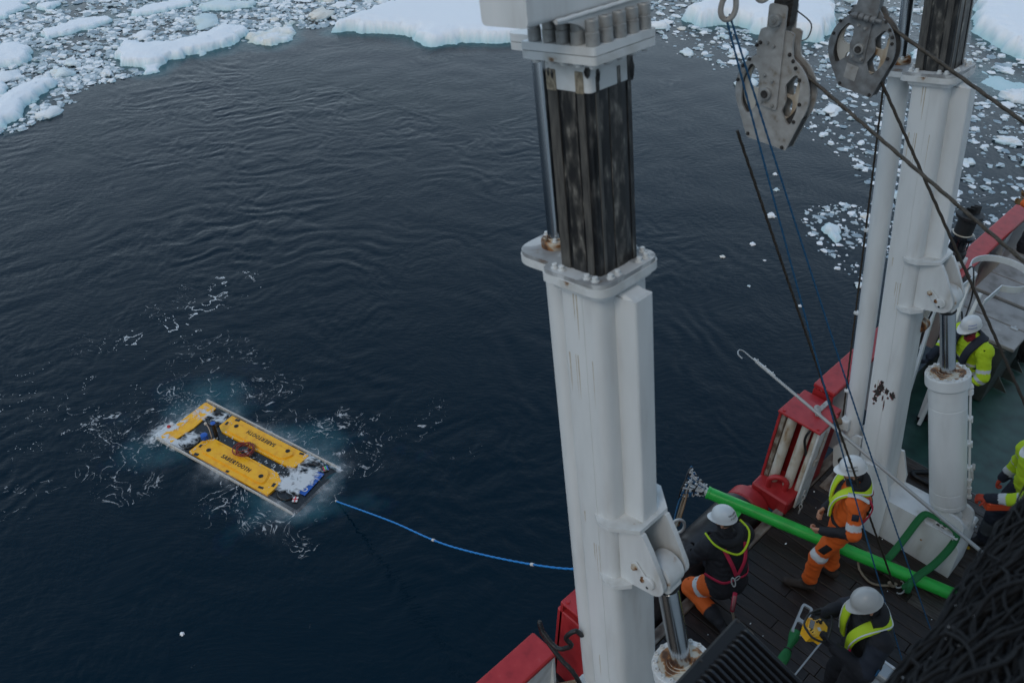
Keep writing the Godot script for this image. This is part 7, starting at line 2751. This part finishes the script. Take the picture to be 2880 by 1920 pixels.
	if kind == 0:
		bs = [[-0.062, 0.285, 1], [-0.018, 0.275, 1], [-0.035, 0.10, 1], [0.02, 0.08, 1], [0.055, -0.062, 1], [-0.02, -0.06, 1], [-0.135, 0.25, 0], [-0.115, 0.27, 0], [0.085, 0.25, 0], [0.115, 0.22, 0], [-0.20, 0.11, 0], [0.18, 0.125, 0], [0.215, -0.01, 0], [0.205, -0.12, 0], [-0.075, -0.285, 0], [0.17, -0.295, 0], [-0.165, 0.16, 0], [0.14, 0.185, 0], [-0.215, 0.02, 0]]
	else:
		bs = [[-0.05, 0.145, 1], [0.0, 0.135, 1], [0.03, -0.065, 1], [-0.035, -0.06, 1], [-0.19, 0.14, 0], [-0.215, 0.05, 0], [0.12, 0.205, 0], [0.16, 0.16, 0], [0.2, 0.08, 0], [0.2, -0.02, 0], [-0.08, -0.265, 0], [0.15, -0.285, 0], [-0.14, 0.205, 0], [0.19, 0.12, 0]]
	for p in bs:
		st = S()
		bolt(st, V(-0.0647 if p[2] == 1 else -0.0502, p[1], p[0]), V(-1, 0, 0), 0.0085, 0.012)
		part("bolt", st, mats.bolt_steel if p[2] == 1 else mats.steel_dark, t)
	if kind == 0:
		st = S()
		cyl(st, V(-0.098, 0.42, -0.035), V(0.09, 0.42, -0.035), 0.036, 20, 0.004)
		cyl(st, V(-0.105, 0.42, -0.035), V(-0.098, 0.42, -0.035), 0.018, 16, 0.002)
		part("hanging_pin", st, mats.bolt_steel, t)
		st = S()
		ext(st, FA(-0.03), rpoly([V(-0.09, 0.38, 0.03), V(0.03, 0.38, 0.03), V(0.02, 0.70, 0.0), V(-0.10, 0.70, 0.0)]), 0.06)
		cyl(st, V(-0.045, 0.56, -0.02), V(0.045, 0.56, -0.02), 0.045, 14)
		part("hanger", st, mats.steel_dark, t)
		st = S()
		tube(st, curve([V(0.05, 0.30, 0.07), V(0.06, 0.33, 0.115), V(0.06, 0.41, 0.115), V(0.05, 0.46, 0.02)], 14), 0.004, 6)
		part("safety_wire", st, mats.black, t)
	else:
		st = S()
		for k in 4: cyl(st, V(-0.078, 0.205 - 0.0, -0.10 + 0.042 * k), V(-0.078, 0.205, -0.065 + 0.042 * k), 0.024, 12)
		cyl(st, V(-0.078, 0.205, -0.12), V(-0.078, 0.205, 0.10), 0.013, 10)
		part("hinge", st, mats.steel_mid, t)
		st = S()
		ext(st, FA(-0.075), PackedVector2Array([Vector2(-0.10, 0.225), Vector2(0.06, 0.225), Vector2(0.035, 0.50), Vector2(-0.085, 0.50)]), 0.02)
		box(st, X(V(0.0, 0.42, -0.02)), V(0.11, 0.4, 0.10), 0.01)
		part("hanger", st, mats.steel_mid, t)
		st = S()
		ext(st, FA(-0.0525), PackedVector2Array([Vector2(-0.065, -0.115), Vector2(0.025, -0.125), Vector2(0.02, -0.225), Vector2(-0.065, -0.215)]), 0.002)
		part("name_plate", st, mats.steel, t)
